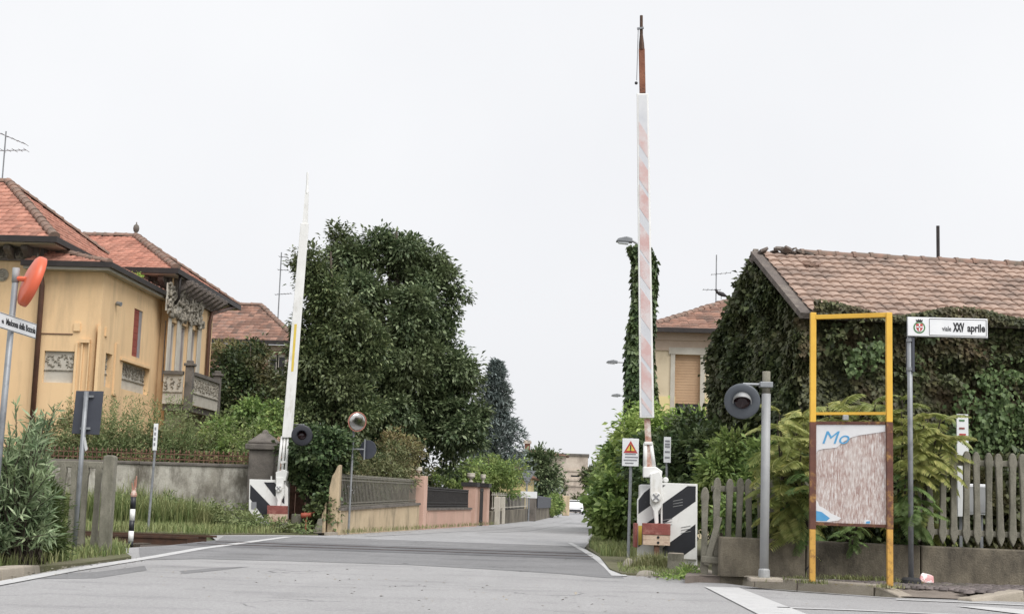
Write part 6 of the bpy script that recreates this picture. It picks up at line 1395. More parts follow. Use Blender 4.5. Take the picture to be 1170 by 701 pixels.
# ================================================================== STREET WALLS BEYOND THE CROSSING
def wl_pt(px):                                     # point of the street wall line under a pixel column
    # wall line from (-6.23, 37) bearing slightly right, meeting the street at 61 m
    a, b = Vector((A(388, 600, 37.4).x, 37.4, 0)), Vector((A(560, 600, 61).x, 61, 0))
    d = ray(px, 598); d = Vector((d.x, d.y)); e = (b - a).to_2d(); A2 = a.to_2d()
    det = d.x * -e.y + e.x * d.y; s = (A2.x * -e.y + e.x * A2.y) / det
    return Vector((d.x * s, d.y * s, 0))
def zat(px, py, P): return A(px, py, P.y).z
def street_wall(px0, px1, ytop0, ytop1, mat, name, label, cop=None, th=.28):
    p, q = wl_pt(px0), wl_pt(px1); z0, z1 = zat(px0, ytop0, p), zat(px1, ytop1, q); n = (q - p).normalized(); n = Vector((-n.y, n.x, 0)) * th
    t = thing(name, label, 'wall', (p + q) / 2)
    mb = MB(); mb.prism([p, q, q + Vector((0, 0, z1)), p + Vector((0, 0, z0))], n); mb.build('wall', mat, t)
    if cop:
        k = max(2, int((q - p).length / 1.4)); o = -n * .15
        for i in range(k):
            a, b = p.lerp(q, (i + .01) / k), p.lerp(q, (i + .99) / k); za, zb2 = z0 + (z1 - z0) * i / k + .002, z0 + (z1 - z0) * (i + 1) / k + .002
            mb = MB(); mb.add([a + o + Vector((0, 0, za)), b + o + Vector((0, 0, zb2)), b + n * 1.15 + Vector((0, 0, zb2)), a + n * 1.15 + Vector((0, 0, za))] + [a + o + Vector((0, 0, za + .07)), b + o + Vector((0, 0, zb2 + .07)), b + n * 1.15 + Vector((0, 0, zb2 + .07)), a + n * 1.15 + Vector((0, 0, za + .07))], [(3, 2, 1, 0), (4, 5, 6, 7), (0, 1, 5, 4), (1, 2, 6, 5), (2, 3, 7, 6), (3, 0, 4, 7)]); mb.build('coping_stone', cop, t)
    return t, p + n * .5, q + n * .5, z0, z1
t, p, q, z0, z1 = street_wall(388.5, 478.5, 583, 576.5, 'buff_plaster', 'fence_wall', 'low streaked buff wall under the iron fence behind the round mirror', 'dark_stone')
def iron_fence(name, label, p, q, z0, z1, h0, h1, n, mat, spear=True, rails=(.12, .5, .86)):
    t = thing(name, label, 'fence', ((p.x + q.x) / 2, (p.y + q.y) / 2, (z0 + z1) / 2 + .07))
    mb = MB(); mb.tube([(0, 0, 0), (0, 0, .93)], .014, 5); mb.lathe([(.014, 0), (.026, .02), (.003, .08)], (0, 0, .92), seg=5); me = mb.mesh(name='bar'); me.materials.append(MATS[mat])
    for i in range(n):
        f_ = (i + .5) / n; o = link('bar', me, None, t, p.lerp(q, f_) + Vector((0, 0, z0 + (z1 - z0) * f_ + .07))); o.scale = (1, 1, h0 + (h1 - h0) * f_)
    for r in rails:
        mb = MB(); mb.bar(p + Vector((0, 0, z0 + .07 + h0 * r)), q + Vector((0, 0, z1 + .07 + h1 * r)), .035, .03); mb.build('rail_bar', mat, t)
    return t
h0 = zat(390, 540, p) - z0 - .07; h1 = zat(476, 547, q) - z1 - .07
iron_fence('iron_fence', 'grey iron bar fence on the low buff wall behind the round mirror', p, q, z0, z1, h0, h1, 60, 'iron_grey', rails=(.04, .12, .8, .9))
# climbing wire grid posts
t, p, q, z0, z1 = street_wall(487.5, 538, 582.5, 581.5, 'rose_plaster', 'pink_wall', 'pink plastered low wall under the dark mesh railing', 'dark_stone')
h0 = zat(488, 555, p) - z0 - .07; h1 = zat(537, 559, q) - z1 - .07
fm = iron_fence('mesh_railing', 'dark iron railing with close bars on the pink wall', p, q, z0, z1, h0, h1, 64, 'iron_dark', rails=(.03, .12, .25, .85, .95))
def urn(px0, px1, yb, ytop, parent, P, zb):
    r = (A(px1, yb, P.y).x - A(px0, yb, P.y).x) / 2; h = zat(px0, ytop, P) - zb
    mb = MB(); mb.lathe([(r * .55, 0), (r * .5, h * .12), (r * .25, h * .25), (r * .3, h * .35), (r * .85, h * .55), (r, h * .75), (r * .8, h * .8), (r * 1.02, h * .92), (r * .9, h)], P + Vector((0, 0, zb)), seg=12); mb.build('urn', 'soffit', parent, True)
def pier(px0, px1, ytop, mat, label, ucap=None, dcap=True, name='wall_pier', depth=.45):
    p, q = wl_pt(px0), wl_pt(px1); n = (q - p).normalized(); w = (q - p).length; n2 = Vector((-n.y, n.x, 0)); z = zat(px0, ytop, p)
    c = (p + q) / 2; t = thing(name, label, 'pillar', c, 'pillars along the street walls'); p, q = c - n * .26, c + n * .26
    mb = MB(); o = -n2 * .06; mb.prism([p + o, q + o, q + n2 * depth, p + n2 * depth], (0, 0, z)); mb.build('shaft', mat, t, bevel=.01)
    cc = (p + o + q + n2 * depth) / 2
    if dcap:
        mb = MB(); e = .06; mb.prism([p + o - n * e - n2 * e + Vector((0, 0, z + .002)), q + o + n * e - n2 * e + Vector((0, 0, z + .002)), q + n2 * (depth + e) + n * e + Vector((0, 0, z + .002)), p + n2 * (depth + e) - n * e + Vector((0, 0, z + .002))], (0, 0, .16)); mb.build('cap', 'iron_dark' if ucap else 'soffit', t)
    if ucap: urn(ucap[0], ucap[1], ucap[2], ucap[3], t, Vector((cc.x, cc.y, 0)), z + (.165 if dcap else .002))
    return t
pier(479.5, 486.5, 543, 'rose_plaster', 'pale pink pillar with white ball between buff wall and pink wall', (477, 485, 541, 533), False)
pier(537.5, 546, 555, 'rose_plaster', 'pink gate pillar with dark cap and white urn, nearer of the pair', (536.5, 546.5, 552, 540))
pier(552, 559, 556, 'rose_plaster', 'pink gate pillar with dark cap and white urn, farther of the pair', (551, 557.5, 552, 541.5))
p, q = wl_pt(547.5), wl_pt(551); mb = MB()
t = thing('iron_gate', 'narrow dark iron gate between the two pink urn pillars', 'gate', (p + q) / 2); z = zat(549, 557, p)
for i in range(6): mb = MB(); c_ = p.lerp(q, (i + .5) / 6); mb.tube([c_, c_ + Vector((0, 0, z))], .02, 5); mb.build('bar', 'iron_dark', t)
mb = MB(); mb.bar(p + Vector((0, 0, .2)), q + Vector((0, 0, .2)), .05, .04); mb.bar(p + Vector((0, 0, z * .93)), q + Vector((0, 0, z * .93)), .05, .04); mb.build('gate_rail', 'iron_dark', t)
# farther walls
def far_wall(px0, px1, Y0, Y1_, ytop0, ytop1, mat, name, label, cat='wall', X=None):
    p, q = A(px0, 595, Y0), A(px1, 590, Y1_); p.z = q.z = 0
    z0, z1 = A(px0, ytop0, Y0).z, A(px1, ytop1, Y1_).z
    mb = MB(); n = (q - p).normalized(); n = Vector((-n.y, n.x, 0)) * .3; mb.prism([p, q, q + Vector((0, 0, z1)), p + Vector((0, 0, z0))], n); mb.build(name, mat, None, label=label, cat=cat)
    return p, q, z0, z1
p, q, z0, z1 = far_wall(561, 604, 61.5, 80, 584, 580.5, 'plinth_concrete', 'fence_wall', 'dark stained low wall beyond the pink gate pillars')
iron_fence('iron_fence', 'thin pale bar fence on the dark stained wall beyond the pink gate', p, q, z0, z1, .75, .75, 26, 'soffit', rails=(.1, .85))
for px, Y in ((567, 63), (573, 66)):
    a = A(px, 600, Y); mb = MB(); mb.bb((a.x - .13, Y - .12, 0), (a.x + .13, Y + .2, A(px, 567, Y).z)); mb.build('fence_post', 'soffit', None, bevel=.02, label='pale post beyond the pink gate, %s' % ('nearer one' if px == 567 else 'farther one'), cat='post')
a, b = A(604, 590, 80), A(613, 564, 80.5); mb = MB(); mb.bb((a.x, 80, 0), (b.x, 80.8, b.z)); mb.build('stone_pier', 'dark_stone', None, bevel=.03, label='grey stone pier before the slate blue fence', cat='pillar')
p, q, z0, z1 = far_wall(612, 628, 82, 104, 580, 578, 'plinth_concrete', 'fence_wall', 'low grey wall below the slate blue fence')
t = thing('slate_fence', 'slate blue board fence far along the street', 'fence', (p + q) / 2 + Vector((0, 0, z0)))
for i in range(22):
    a, b = p.lerp(q, i / 22 + .004), p.lerp(q, (i + 1) / 22 - .004); mb = MB(); mb.prism([a + Vector((.1, 0, z0)), b + Vector((.1, 0, z0)), b + Vector((.1, 0, A(620, 567, 92).z)), a + Vector((.1, 0, A(614, 567, 84).z))], (-.05, .02, 0)); mb.build('board', 'sign_back', t)
# yellow house behind the hedge
a, b = A(556, 590, 90), A(606, 562, 90)
yh = thing('yellow_house', 'pale yellow house glimpsed under the light green tree', 'house', ((a.x + b.x) / 2, 90, 0))
mb = MB(); mb.bb((a.x, 90, 0), (b.x, 98, A(580, 545, 90).z)); mb.build('wall', 'yellow_plaster', yh)
zt_ = A(580, 545, 90).z; xm = (a.x + b.x) / 2
mb = MB(); mb.prism([(a.x - .4, 89.6, zt_ + .002), (b.x + .4, 89.6, zt_ + .002), (xm, 89.6, zt_ + 1.1)], (0, 8.8, 0)); mb.build('roof', 'tile_brown', yh)
for px in (578, 592):
    c = A(px, 573, 90); mb = MB(); mb.bb((c.x - .4, 89.95, c.z - .6), (c.x + .4, 89.99, c.z + .5)); mb.build('window', 'dark_glass', yh)

# ---- traffic mirror pole
MY = 37.9
b = A(398, 607, MY)
t = thing('traffic_mirror', 'round convex mirror with red rim on a thin grey pole by the iron fence', 'mirror', (b.x, MY, .03))
top = A(404, 492, MY); mb = MB(); mb.tube([(b.x, MY, 0.02), (top.x, MY, top.z), (A(406, 484, MY).x, MY, A(406, 484, MY).z)], .03, 8); mb.build('pole', 'galvanised', t)
c = A(408, 481.5, MY - .1); ax = Vector((.5, -.82, -.12)).normalized(); r = 10.5 * MY / F
mb = MB(); mb.lathe([(r * .9, -.03), (r * 1.08, 0), (r * 1.08, .02), (r * .98, .022), (r * .97, .015)], c, ax, 28); rim = mb.build('rim', 'faded_red', t, True)
mb = MB(); mb.lathe([(r * .97, .012)] + [(r * .97 * math.cos(a_), .012 + .06 * math.sin(a_)) for a_ in np.linspace(.2, 1.5, 6)], c, ax, 28); mb.build('mirror_face', 'mirror_glass', t, True)
# round sign seen from behind on a bracket of the same pole
c2 = A(416.5, 513, MY); mb = MB(); mb.tube([(A(402.7, 513, MY).x, MY, c2.z), (c2.x, MY, c2.z)], .02, 6); mb.tube([(c2.x, MY, c2.z + .27), (c2.x, MY, c2.z - .27)], .022, 6); mb.build('sign_bracket', 'galvanised', t)
mb = MB(); mb.lathe([(.245, 0), (.25, .008), (.245, .016)], c2 + Vector((.08, .05, 0)), (.35, 1, 0), 28); mb.build('sign_disc', 'sign_back', t)

# ================================================================== FAR END OF THE STREET
RB = 190.0
a, b = A(633, 578, RB), A(672, 521, RB)
rn = thing('brick_ruin', 'tall flat-topped buff brick building closing the street', 'building', ((a.x + b.x) / 2, RB, 0))
holes = []
fx = lambda px: A(px, 550, RB).x - a.x
fz2 = lambda py: A(652, py, RB).z
for (x0, x1, y0, y1) in ((640, 646, 527.5, 530), (652, 662, 542.3, 544.2), (646, 648, 556, 561)): holes.append((fx(x0), fx(x1), fz2(y1), fz2(y0)))
mb = MB(); face_holes(mb, (a.x, RB), (b.x, RB), 0, b.z, holes, .5, (0, 1, 0)); mb.add([(b.x, RB, 0), (b.x, RB + 8, 0), (b.x, RB + 8, b.z), (b.x, RB, b.z)], [(0, 1, 2, 3)]); mb.add([(a.x, RB, 0), (a.x, RB + 8, 0), (a.x, RB + 8, b.z), (a.x, RB, b.z)], [(0, 1, 2, 3)]); mb.build('wall', 'ruin_brick', rn)
for h in holes: mb = MB(); mb.bb((a.x + h[0], RB + .4, h[2]), (a.x + h[1], RB + .5, h[3])); mb.build('window', 'dark_glass', rn)
mb = MB(); mb.bb((a.x - .15, RB - .15, b.z + .002), (b.x + .15, RB + 8.1, b.z + .3)); mb.build('parapet', 'dark_stone', rn)
for py in (548.5, 538, 555): mb = MB(); z = fz2(py); mb.bb((a.x, RB - .12, z), (b.x, RB - .003, z + .25)); mb.build('string_course', 'ruin_brick', rn)
c = A(602.5, 520, 150); z1 = A(602.5, 503, 150).z
cm = thing('brick_chimney_house', 'low house with slim red brick chimney above the far dark tree', 'house', (c.x, 150, 0))
mb = MB(); mb.bb((c.x - 2, 150, 0), (c.x + 4, 156, A(602, 519, 150).z)); mb.build('wall', 'ruin_brick', cm)
mb = MB(); z0 = A(602, 519, 150).z; mb.prism([(c.x - 2.3, 149.6, z0 + .002), (c.x + 4.3, 149.6, z0 + .002), (c.x + 1, 149.6, z0 + .6)], (0, 6.8, 0)); mb.build('roof', 'tile_brown', cm)
mb = MB(); mb.bb((c.x - .28, 149.1, z0 - .6), (c.x + .28, 149.55, z1 - .35)); ch = mb.build('chimney', 'brick_red', cm)
mb = MB(); mb.bb((c.x - .4, 149.0, z1 - .35 + .002), (c.x + .4, 149.65, z1 - .1)); mb.bb((c.x - .32, 149.05, z1 - .098), (c.x + .32, 149.6, z1)); mb.build('chimney_cap', 'ruin_brick', ch)
a, b = A(642, 586, 128), A(651, 566, 128); mb = MB(); mb.bb((a.x, 128, 0), (b.x, 129, b.z)); mb.build('far_pier', 'buff_plaster', None, bevel=.05, label='far yellow pier at the left end of the street', cat='pillar')
def thin_post(px, yb, Y, ytop, label, head=None, name='street_post'):
    b = A(px, yb, Y); t = thing(name, label, 'post', (b.x, Y, 0)); zt_ = A(px, ytop, Y).z
    mb = MB(); mb.tube([(b.x, Y, 0), (b.x, Y, zt_)], .05, 6); mb.build('pole', 'galvanised', t)
    if head == 'tri':
        mb = MB(); s = .5; mb.prism([(b.x - s, Y - .06, zt_), (b.x + s, Y - .06, zt_), (b.x, Y - .06, zt_ - .85)], (0, .03, 0)); mb.build('sign_plate', 'galvanised', t)
    elif head == 'globe':
        mb = MB(); mb.lathe([(.02, -.32), (.2, -.25), (.32, 0), (.2, .25), (.02, .32)], (b.x, Y, zt_ + .25), seg=12); mb.build('globe', 'sign_white', t, True)
    elif head == 'plate':
        mb = MB(); mb.bb((b.x - .45, Y - .08, zt_ - .35), (b.x + .45, Y - .05, zt_)); mb.build('sign_plate', 'sign_white', t)
thin_post(601, 590, 84, 537, 'far triangular sign on a pole before the dark tree', 'tri'); thin_post(631, 583, 120, 549, 'bare far pole left of the brick ruin')
thin_post(638.5, 584, 118, 562, 'far globe lamp on a post near the hedge', 'globe'); thin_post(603.5, 592, 79, 561, 'small white plate on a post before the stone pier', 'plate')
# ---- oncoming car
CY = 150.0
c = A(657, 588, CY); car = thing('white_car', 'white car driving towards the crossing far down the street', 'car', (c.x, CY, 0.004))
W_, Ln = .86, 3.9
def sec(y, z0, z1, w0, w1): return [(c.x - w0, y, z0), (c.x + w0, y, z0), (c.x + w1, y, z1), (c.x - w1, y, z1)]
mb = MB(); S_ = [sec(CY, .3, .72, W_ * .88, W_ * .84), sec(CY + .25, .26, .86, W_, W_ * .95), sec(CY + 1.0, .24, .98, W_, W_ * .95), sec(CY + 2.6, .24, 1.0, W_, W_ * .95), sec(CY + 3.6, .26, .96, W_, W_ * .92), sec(CY + Ln, .35, .8, W_ * .9, W_ * .86)]
vs = [v for s in S_ for v in s]; fs = [(i * 4 + k, i * 4 + (k + 1) % 4, (i + 1) * 4 + (k + 1) % 4, (i + 1) * 4 + k) for i in range(5) for k in range(4)] + [(3, 2, 1, 0), (20, 21, 22, 23)]
mb.add(vs, fs); mb.build('body', 'car_white', car, bevel=.04)
mb = MB(); S_ = [sec(CY + .95, .97, .99, W_ * .92, W_ * .9), sec(CY + 1.6, .97, 1.46, W_ * .93, W_ * .72), sec(CY + 2.9, .97, 1.5, W_ * .93, W_ * .74), sec(CY + 3.6, .95, 1.02, W_ * .9, W_ * .86)]
vs = [v for s in S_ for v in s]; fs = [(i * 4 + k, i * 4 + (k + 1) % 4, (i + 1) * 4 + (k + 1) % 4, (i + 1) * 4 + k) for i in range(3) for k in range(4)] + [(3, 2, 1, 0), (12, 13, 14, 15)]
mb.add(vs, fs); mb.build('cabin', 'car_white', car, bevel=.03)
mb = MB(); mb.add([(c.x - W_ * .8, CY + 1.0, 1.02), (c.x + W_ * .8, CY + 1.0, 1.02), (c.x + W_ * .66, CY + 1.54, 1.42), (c.x - W_ * .66, CY + 1.54, 1.42)], [(0, 1, 2, 3)]); mb.build('windscreen', 'dark_glass', car)
for s in (-1, 1):
    mb = MB(); mb.bb((c.x + s * W_ * .55 - .16, CY + .02, .6), (c.x + s * W_ * .55 + .16, CY + .2, .74)); mb.build('headlight', 'chrome_lamp', car, bevel=.03)
    for yy in (.75, 3.1):
        mb = MB(); mb.lathe([(.14, -.1), (.3, -.1), (.31, 0), (.3, .1), (.14, .1)], (c.x + s * (W_ - .08), CY + yy, .31), (1, 0, 0), 16); wh = mb.build('wheel', 'rubber', car, True)
        mb = MB(); mb.lathe([(.18, 0), (.17, .02), (.03, .03)], (c.x + s * (W_ + .022), CY + yy, .31), (s, 0, 0), 12); mb.build('rim', 'galvanised', wh)
mb = MB(); mb.bb((c.x - .6, CY - .03, .3), (c.x + .6, CY + .05, .5)); mb.build('grille', 'rubber', car)
mb = MB(); mb.bb((c.x - .26, CY - .05, .5), (c.x + .26, CY - .035, .6)); mb.build('number_plate', 'sign_white', car)

# ================================================================== TREES
def tree(name, label, base, trunk_r, trunk_h, blobs, mat, nclump, nleaf, cr, leaf, group='garden trees', limbs=9, inner=True, **kw):
    base = Vector(base); t = thing(name, label, 'tree', base, group)
    c = np.array(blobs)[:, :3].mean(0); top = Vector((c[0], c[1], max(b[2] for b in blobs)))
    mb = MB(); fork = base + Vector((0, 0, trunk_h)); mb.tube([base - Vector((0, 0, .1)), base + Vector((0, 0, .3)), fork, fork.lerp(top, .5), top], [trunk_r * 1.35, trunk_r, trunk_r * .75, trunk_r * .45, trunk_r * .12], 9)
    tr = mb.build('trunk', 'bark', t, True)
    rs = random.Random(len(label))
    for i in range(limbs):
        b = blobs[i % len(blobs)]; e = Vector((b[0] + rs.uniform(-.65, .65) * b[3], b[1] + rs.uniform(-.5, .5) * b[4], b[2] + rs.uniform(-.3, .6) * b[5])); s = fork.lerp(top, rs.uniform(0, .6))
        m_ = s.lerp(e, .5) + Vector((0, 0, .12 * (e - s).length)); mb = MB(); mb.tube([s, m_, e], [trunk_r * .42, trunk_r * .26, trunk_r * .07], 6); mb.build('limb', 'bark', tr, True)
    crown('crown', mat, t, blobs, nclump, nleaf, cr, leaf, **kw); return t
random.seed(31); RNG = np.random.default_rng(4)
TY = 58
tree('magnolia_tree', 'huge dark evergreen magnolia filling the middle of the garden', (A(455, 600, TY).x, TY, 0), .38, 2.2,
     lobes([blob(400, 302, TY, 30, 30), blob(432, 290, TY, 30, 26), blob(468, 300, TY, 38, 34), blob(496, 345, TY, 36, 42), blob(446, 365, TY - .8, 62, 58), blob(510, 415, TY, 38, 48), blob(455, 445, TY - 1.2, 64, 64), blob(395, 350, TY, 40, 54), blob(510, 490, TY, 44, 50), blob(430, 505, TY - .5, 54, 44), blob(392, 278, TY, 15, 17)], 13, (.24, .4), .6),
     'leaf_magnolia', 2900, 40, .3, .19, aspect=.5, shell=.55, lumpy=.12, limbs=16, zmin=.6, up=1.0)
TY = 47
tree('holm_oak_tree', 'lighter olive green broadleaf tree right behind the white barrier arm', (A(385, 600, TY).x, TY, 0), .24, 1.6,
     lobes([blob(370, 318, TY, 22, 32), blob(352, 300, TY, 14, 20), blob(388, 372, TY, 36, 46), blob(412, 395, TY, 26, 34), blob(368, 430, TY, 36, 46), blob(402, 455, TY, 34, 44), blob(352, 380, TY, 22, 44), blob(350, 470, TY, 26, 30)], 11, (.24, .42), .6),
     'leaf_broad', 1200, 36, .27, .145, aspect=.52, shell=.5, lumpy=.2, limbs=10, zmin=.8, up=.9)
# blue spruce: tiers of drooping boughs
SPY = 72
b = A(562, 600, SPY); top = A(567, 410, SPY); base = Vector((b.x, SPY, 0)); t = thing('blue_spruce', 'grey-blue spruce with a pointed top right of the magnolia', 'tree', base, 'garden trees')
mb = MB(); mb.tube([base, Vector((top.x, SPY, top.z))], [.24, .02], 8); mb.build('trunk', 'bark', t)
Ps, Ds, Ns, Ls = [], [], [], []
rs = np.random.default_rng(3); Htot = top.z
for i in range(170):
    f_ = (i + .5) / 170; z = 2.4 + (Htot - 2.5) * f_ ** .9; R = (A(600, 470, SPY).x - A(563, 470, SPY).x) * 1.42 * (1 - (z / Htot)) ** .68 * rs.uniform(.4, 1.2) + .1
    az = i * 2.399 + rs.uniform(-.3, .3); m = int(26 + 70 * R)
    s = rs.random(m) ** .75; d = np.array([math.cos(az), math.sin(az), 0]); sd_ = np.array([-math.sin(az), math.cos(az), 0])
    P = np.array([top.x * (z / Htot) + base.x * (1 - z / Htot), SPY, z])[None, :] + d[None, :] * (s * R)[:, None] + sd_[None, :] * (rs.normal(size=m) * .16 * (.4 + s) * R)[:, None] + np.array([[0, 0, 1]]) * ((.16 * s - .5 * s * s) * R + rs.normal(size=m) * .07)[:, None]
    Ps.append(P); Ds.append(d[None, :] * .8 + rs.normal(size=(m, 3)) * .5 + np.array([[0, 0, .15]])); Ns.append(np.array([[0, 0, 1.0]]) + rs.normal(size=(m, 3)) * .4); Ls.append(.24 * (.6 + .7 * rs.random(m)))
P, D, N, L = map(np.concatenate, (Ps, Ds, Ns, Ls)); v, idx = leaf_geo(P, D, N, L, L * .3, .1); bulk('crown', v, 3, idx, 'leaf_spruce', t)
# other garden growth
tree('laurel_tree', 'dark green rounded tree between villa and barrier arm', (A(280, 600, 56).x, 56, 0), .16, 1.2, lobes([blob(268, 425, 56, 28, 26), blob(300, 428, 56, 28, 26), blob(285, 455, 56, 44, 30), blob(255, 450, 57, 22, 40), blob(322, 460, 55, 20, 30), blob(278, 405, 57, 26, 16)], 6), 'leaf_dark', 560, 28, .3, .17, aspect=.5, shell=.74, limbs=7)
crown_l = shrub('rust_tinged_bush', 'brownish bush top beside the villa corner under the rose house roof', 'bush', [blob(262, 402, 60, 20, 12), blob(285, 405, 60, 16, 10)], 'leaf_umber', 110, 22, .26, .15, shell=.7, stems=3)
shrub('light_green_bush', 'light green bush above the railing left of the gate pillar', 'bush', lobes([blob(255, 495, 42, 30, 26), blob(285, 488, 42.5, 24, 26), blob(300, 508, 42, 20, 20), blob(270, 515, 41, 36, 14), blob(308, 480, 43.5, 14, 22)], 6), 'leaf_mid', 380, 26, .22, .13, aspect=.55, shell=.76)
shrub('ivy_mound', 'thick dark ivy mound hanging over the rusty gate', 'ivy', [blob(362, 512, 37.9, 32, 22), blob(345, 520, 38.2, 20, 26), blob(384, 515, 38.2, 20, 20), blob(366, 550, 37.9, 18, 40), blob(372, 585, 37.6, 9, 22), blob(352, 540, 38.2, 20, 14)], 'leaf_ivy', 460, 30, .15, .11, aspect=.75, shell=.84, zmin=.02)
shrub('fence_shrub', 'straggly olive shrub growing through the iron fence', 'bush', lobes([blob(425, 530, 46.2, 26, 22), blob(455, 528, 48, 26, 26), blob(405, 522, 44, 16, 20), blob(470, 515, 49.5, 14, 18), blob(440, 545, 46.5, 36, 14)], 7, (.25, .5), .5), 'leaf_fence', 300, 22, .22, .12, aspect=.4, shell=.5, lumpy=.3)
shrub('umber_shrub', 'brownish twiggy shrub by the pale pink pillar', 'bush', [blob(465, 518, 49.5, 18, 20), blob(450, 505, 49, 14, 14)], 'leaf_umber', 120, 18, .2, .11, aspect=.4, shell=.4)
tree('yellow_green_tree', 'low yellow-green tree spreading above the pink gate pillars', (A(560, 600, 67).x, 67, 0), .14, 1.0, lobes([blob(535, 545, 66, 28, 18), blob(570, 540, 67, 28, 18), blob(582, 558, 68, 18, 20), blob(515, 548, 65, 18, 12), blob(555, 530, 68, 22, 10), blob(590, 545, 70, 10, 16)], 6), 'leaf_mid', 330, 24, .26, .15, shell=.7, lumpy=.25, limbs=6)
tree('far_cypress_mass', 'dark clipped tree standing before the brick ruin', (A(615, 585, 112).x, 112, 0), .3, 1.0, [blob(606, 540, 112, 14, 22), blob(622, 542, 112, 13, 24), blob(612, 530, 112, 12, 14), blob(598, 548, 110, 10, 20)], 'leaf_magnolia', 300, 26, .5, .3, shell=.8, limbs=5)
shrub('far_hedge', 'bright green hedge end at the bend of the street', 'hedge', [blob(634, 575, 108, 8, 10, 1.2), blob(628, 578, 104, 6, 8, 1.2)], 'leaf_mid', 120, 22, .2, .2, shell=.8)
shrub('far_round_tree', 'small round green tree before the brick ruin', 'tree', [blob(637, 556, 135, 6, 8), blob(634, 552, 136, 5, 7)], 'leaf_dark', 60, 20, .4, .3, shell=.7)
for i, (px, py, rx, ry, Y) in enumerate(((676, 548, 8, 12, 180), (690, 545, 10, 14, 160), (664, 574, 6, 4, 170))):
    shrub('far_tree', ('hazy distant tree right of the brick ruin', 'distant tree just behind the warning sign bushes', 'low distant bush at the foot of the brick ruin')[i], 'tree', [blob(px, py, Y, rx, ry)], 'leaf_dark', 70, 20, .6, .4, shell=.7, group='distant trees')
for i, px in enumerate((400, 422, 448, 478, 508, 538)):
    shrub('garden_hedge', 'dark hedge plant at the back of the garden, %s from the mirror pole' % ('first', 'second', 'third', 'fourth', 'fifth', 'sixth')[i], 'hedge', [blob(px, 556, 64 + i, 22, 22, 1.2)], 'leaf_dark', 90, 24, .3, .18, group='hedge plants at the back of the garden', shell=.7, stems=2)
shrub('laurel_bush', 'dark laurel bush under the olive green tree, behind the ivy mound', 'bush', lobes([blob(375, 510, 51, 24, 40), blob(352, 500, 51, 20, 36), blob(400, 530, 51, 18, 30)], 5), 'leaf_dark', 320, 24, .25, .15, shell=.6)
# trees and houses closing the view on the far right of the street, behind the thicket
shrub('street_bush', 'green bushes along the right of the street behind the thicket', 'bush', [blob(694, 560, 60, 18, 22, 3), blob(715, 540, 60, 22, 34, 3), blob(700, 530, 75, 12, 22, 3)], 'leaf_mid', 200, 22, .4, .24, shell=.75)

# ================================================================== LEFT FOREGROUND
LX = A(12, 365, 16.4).x
lp = thing('street_nameplate', 'white street nameplate with small black lettering on the leaning left pole', 'street sign', (LX - .03, 16.4, .03))
tp, bt = A(18.5, 306, 16.4), A(-14, 662, 16.4)
mb = MB(); mb.tube([(bt.x, 16.4, .02), (A(17.5, 322, 16.4).x, 16.4, A(17.5, 322, 16.4).z)], .036, 12); mb.build('pole', 'galvanised', lp, True)
mb = MB(); mb.tube([A(17.5, 322, 16.4), A(18.6, 306, 16.4)], .042, 12); mb.build('pole_cap', 'post_grey', lp, True)
sx_ = LX + .06; ya, yb = AX(-8, 365, sx_).y, AX(41.5, 378, sx_).y
z1, z0 = AX(20, 362.5, sx_).z, AX(20, 380.5, sx_).z
mb = MB(); mb.bb((sx_ - .012, ya, z0), (sx_, yb, z1)); sp = mb.build('sign_plate', 'sign_white', lp, bevel=.004)
mb = MB()
for (a, b) in (((ya + .01, z0 + .008), (yb - .01, z0 + .008)), ((ya + .01, z1 - .008), (yb - .01, z1 - .008)), ((yb - .008, z0 + .01), (yb - .008, z1 - .01))): mb.bar((sx_ + .002, a[0], a[1]), (sx_ + .002, b[0], b[1]), .006, .002)
mb.build('border_line', 'print_black', sp)
H = z1 - z0; tx0 = AX(2, 365, sx_).y; tx1 = AX(40.2, 378, sx_).y
text('lettering', 'via', H * .4, (sx_ + .002, tx0, z0 + H * .33), (0, 1, 0), (0, 0, 1), 'print_black', sp, bold=.001, sx=.8)
o = text('lettering', 'Madonna della Bozzola', H * .56, (sx_ + .002, AX(7, 365, sx_).y, z0 + H * .33), (0, 1, 0), (0, 0, 1), 'print_black', sp, bold=.0025)
wtxt = o.dimensions.y if o.dimensions.y > .01 else 1
bpy.context.view_layer.update(); ys = [v.co.y for v in o.data.vertices]; k = (tx1 - AX(7, 365, sx_).y) / (max(ys) - min(ys)); o.data.transform(Matrix.Diagonal((1, k, 1, 1)))
# orange traffic mirror seen from behind
om = thing('traffic_mirror', 'orange plastic back of a convex mirror on the left pole', 'mirror', A(22, 322, 16.4))
c = A(36, 321, 16.4); ax = Vector((.80, .52, -.30)).normalized(); r = .3
mb = MB(); mb.lathe([(.01, -.075), (r * .55, -.075), (r * .62, -.07), (r * .9, -.05), (r * 1.0, -.03), (r * 1.03, .0), (r * 1.03, .05), (r * .97, .055), (r * .95, .03)], c, ax, 32); mb.build('shell', 'mirror_orange', om, True)
mb = MB(); mb.lathe([(r * .95, .028), (r * .8, .04), (r * .5, .052), (.01, .058)], c, ax, 32); mb.build('mirror_face', 'mirror_glass', om, True)
mb = MB(); q = c - ax * .06; mb.tube([q, A(19, 318, 16.4)], .03, 8); mb.build('bracket', 'mirror_orange', om)
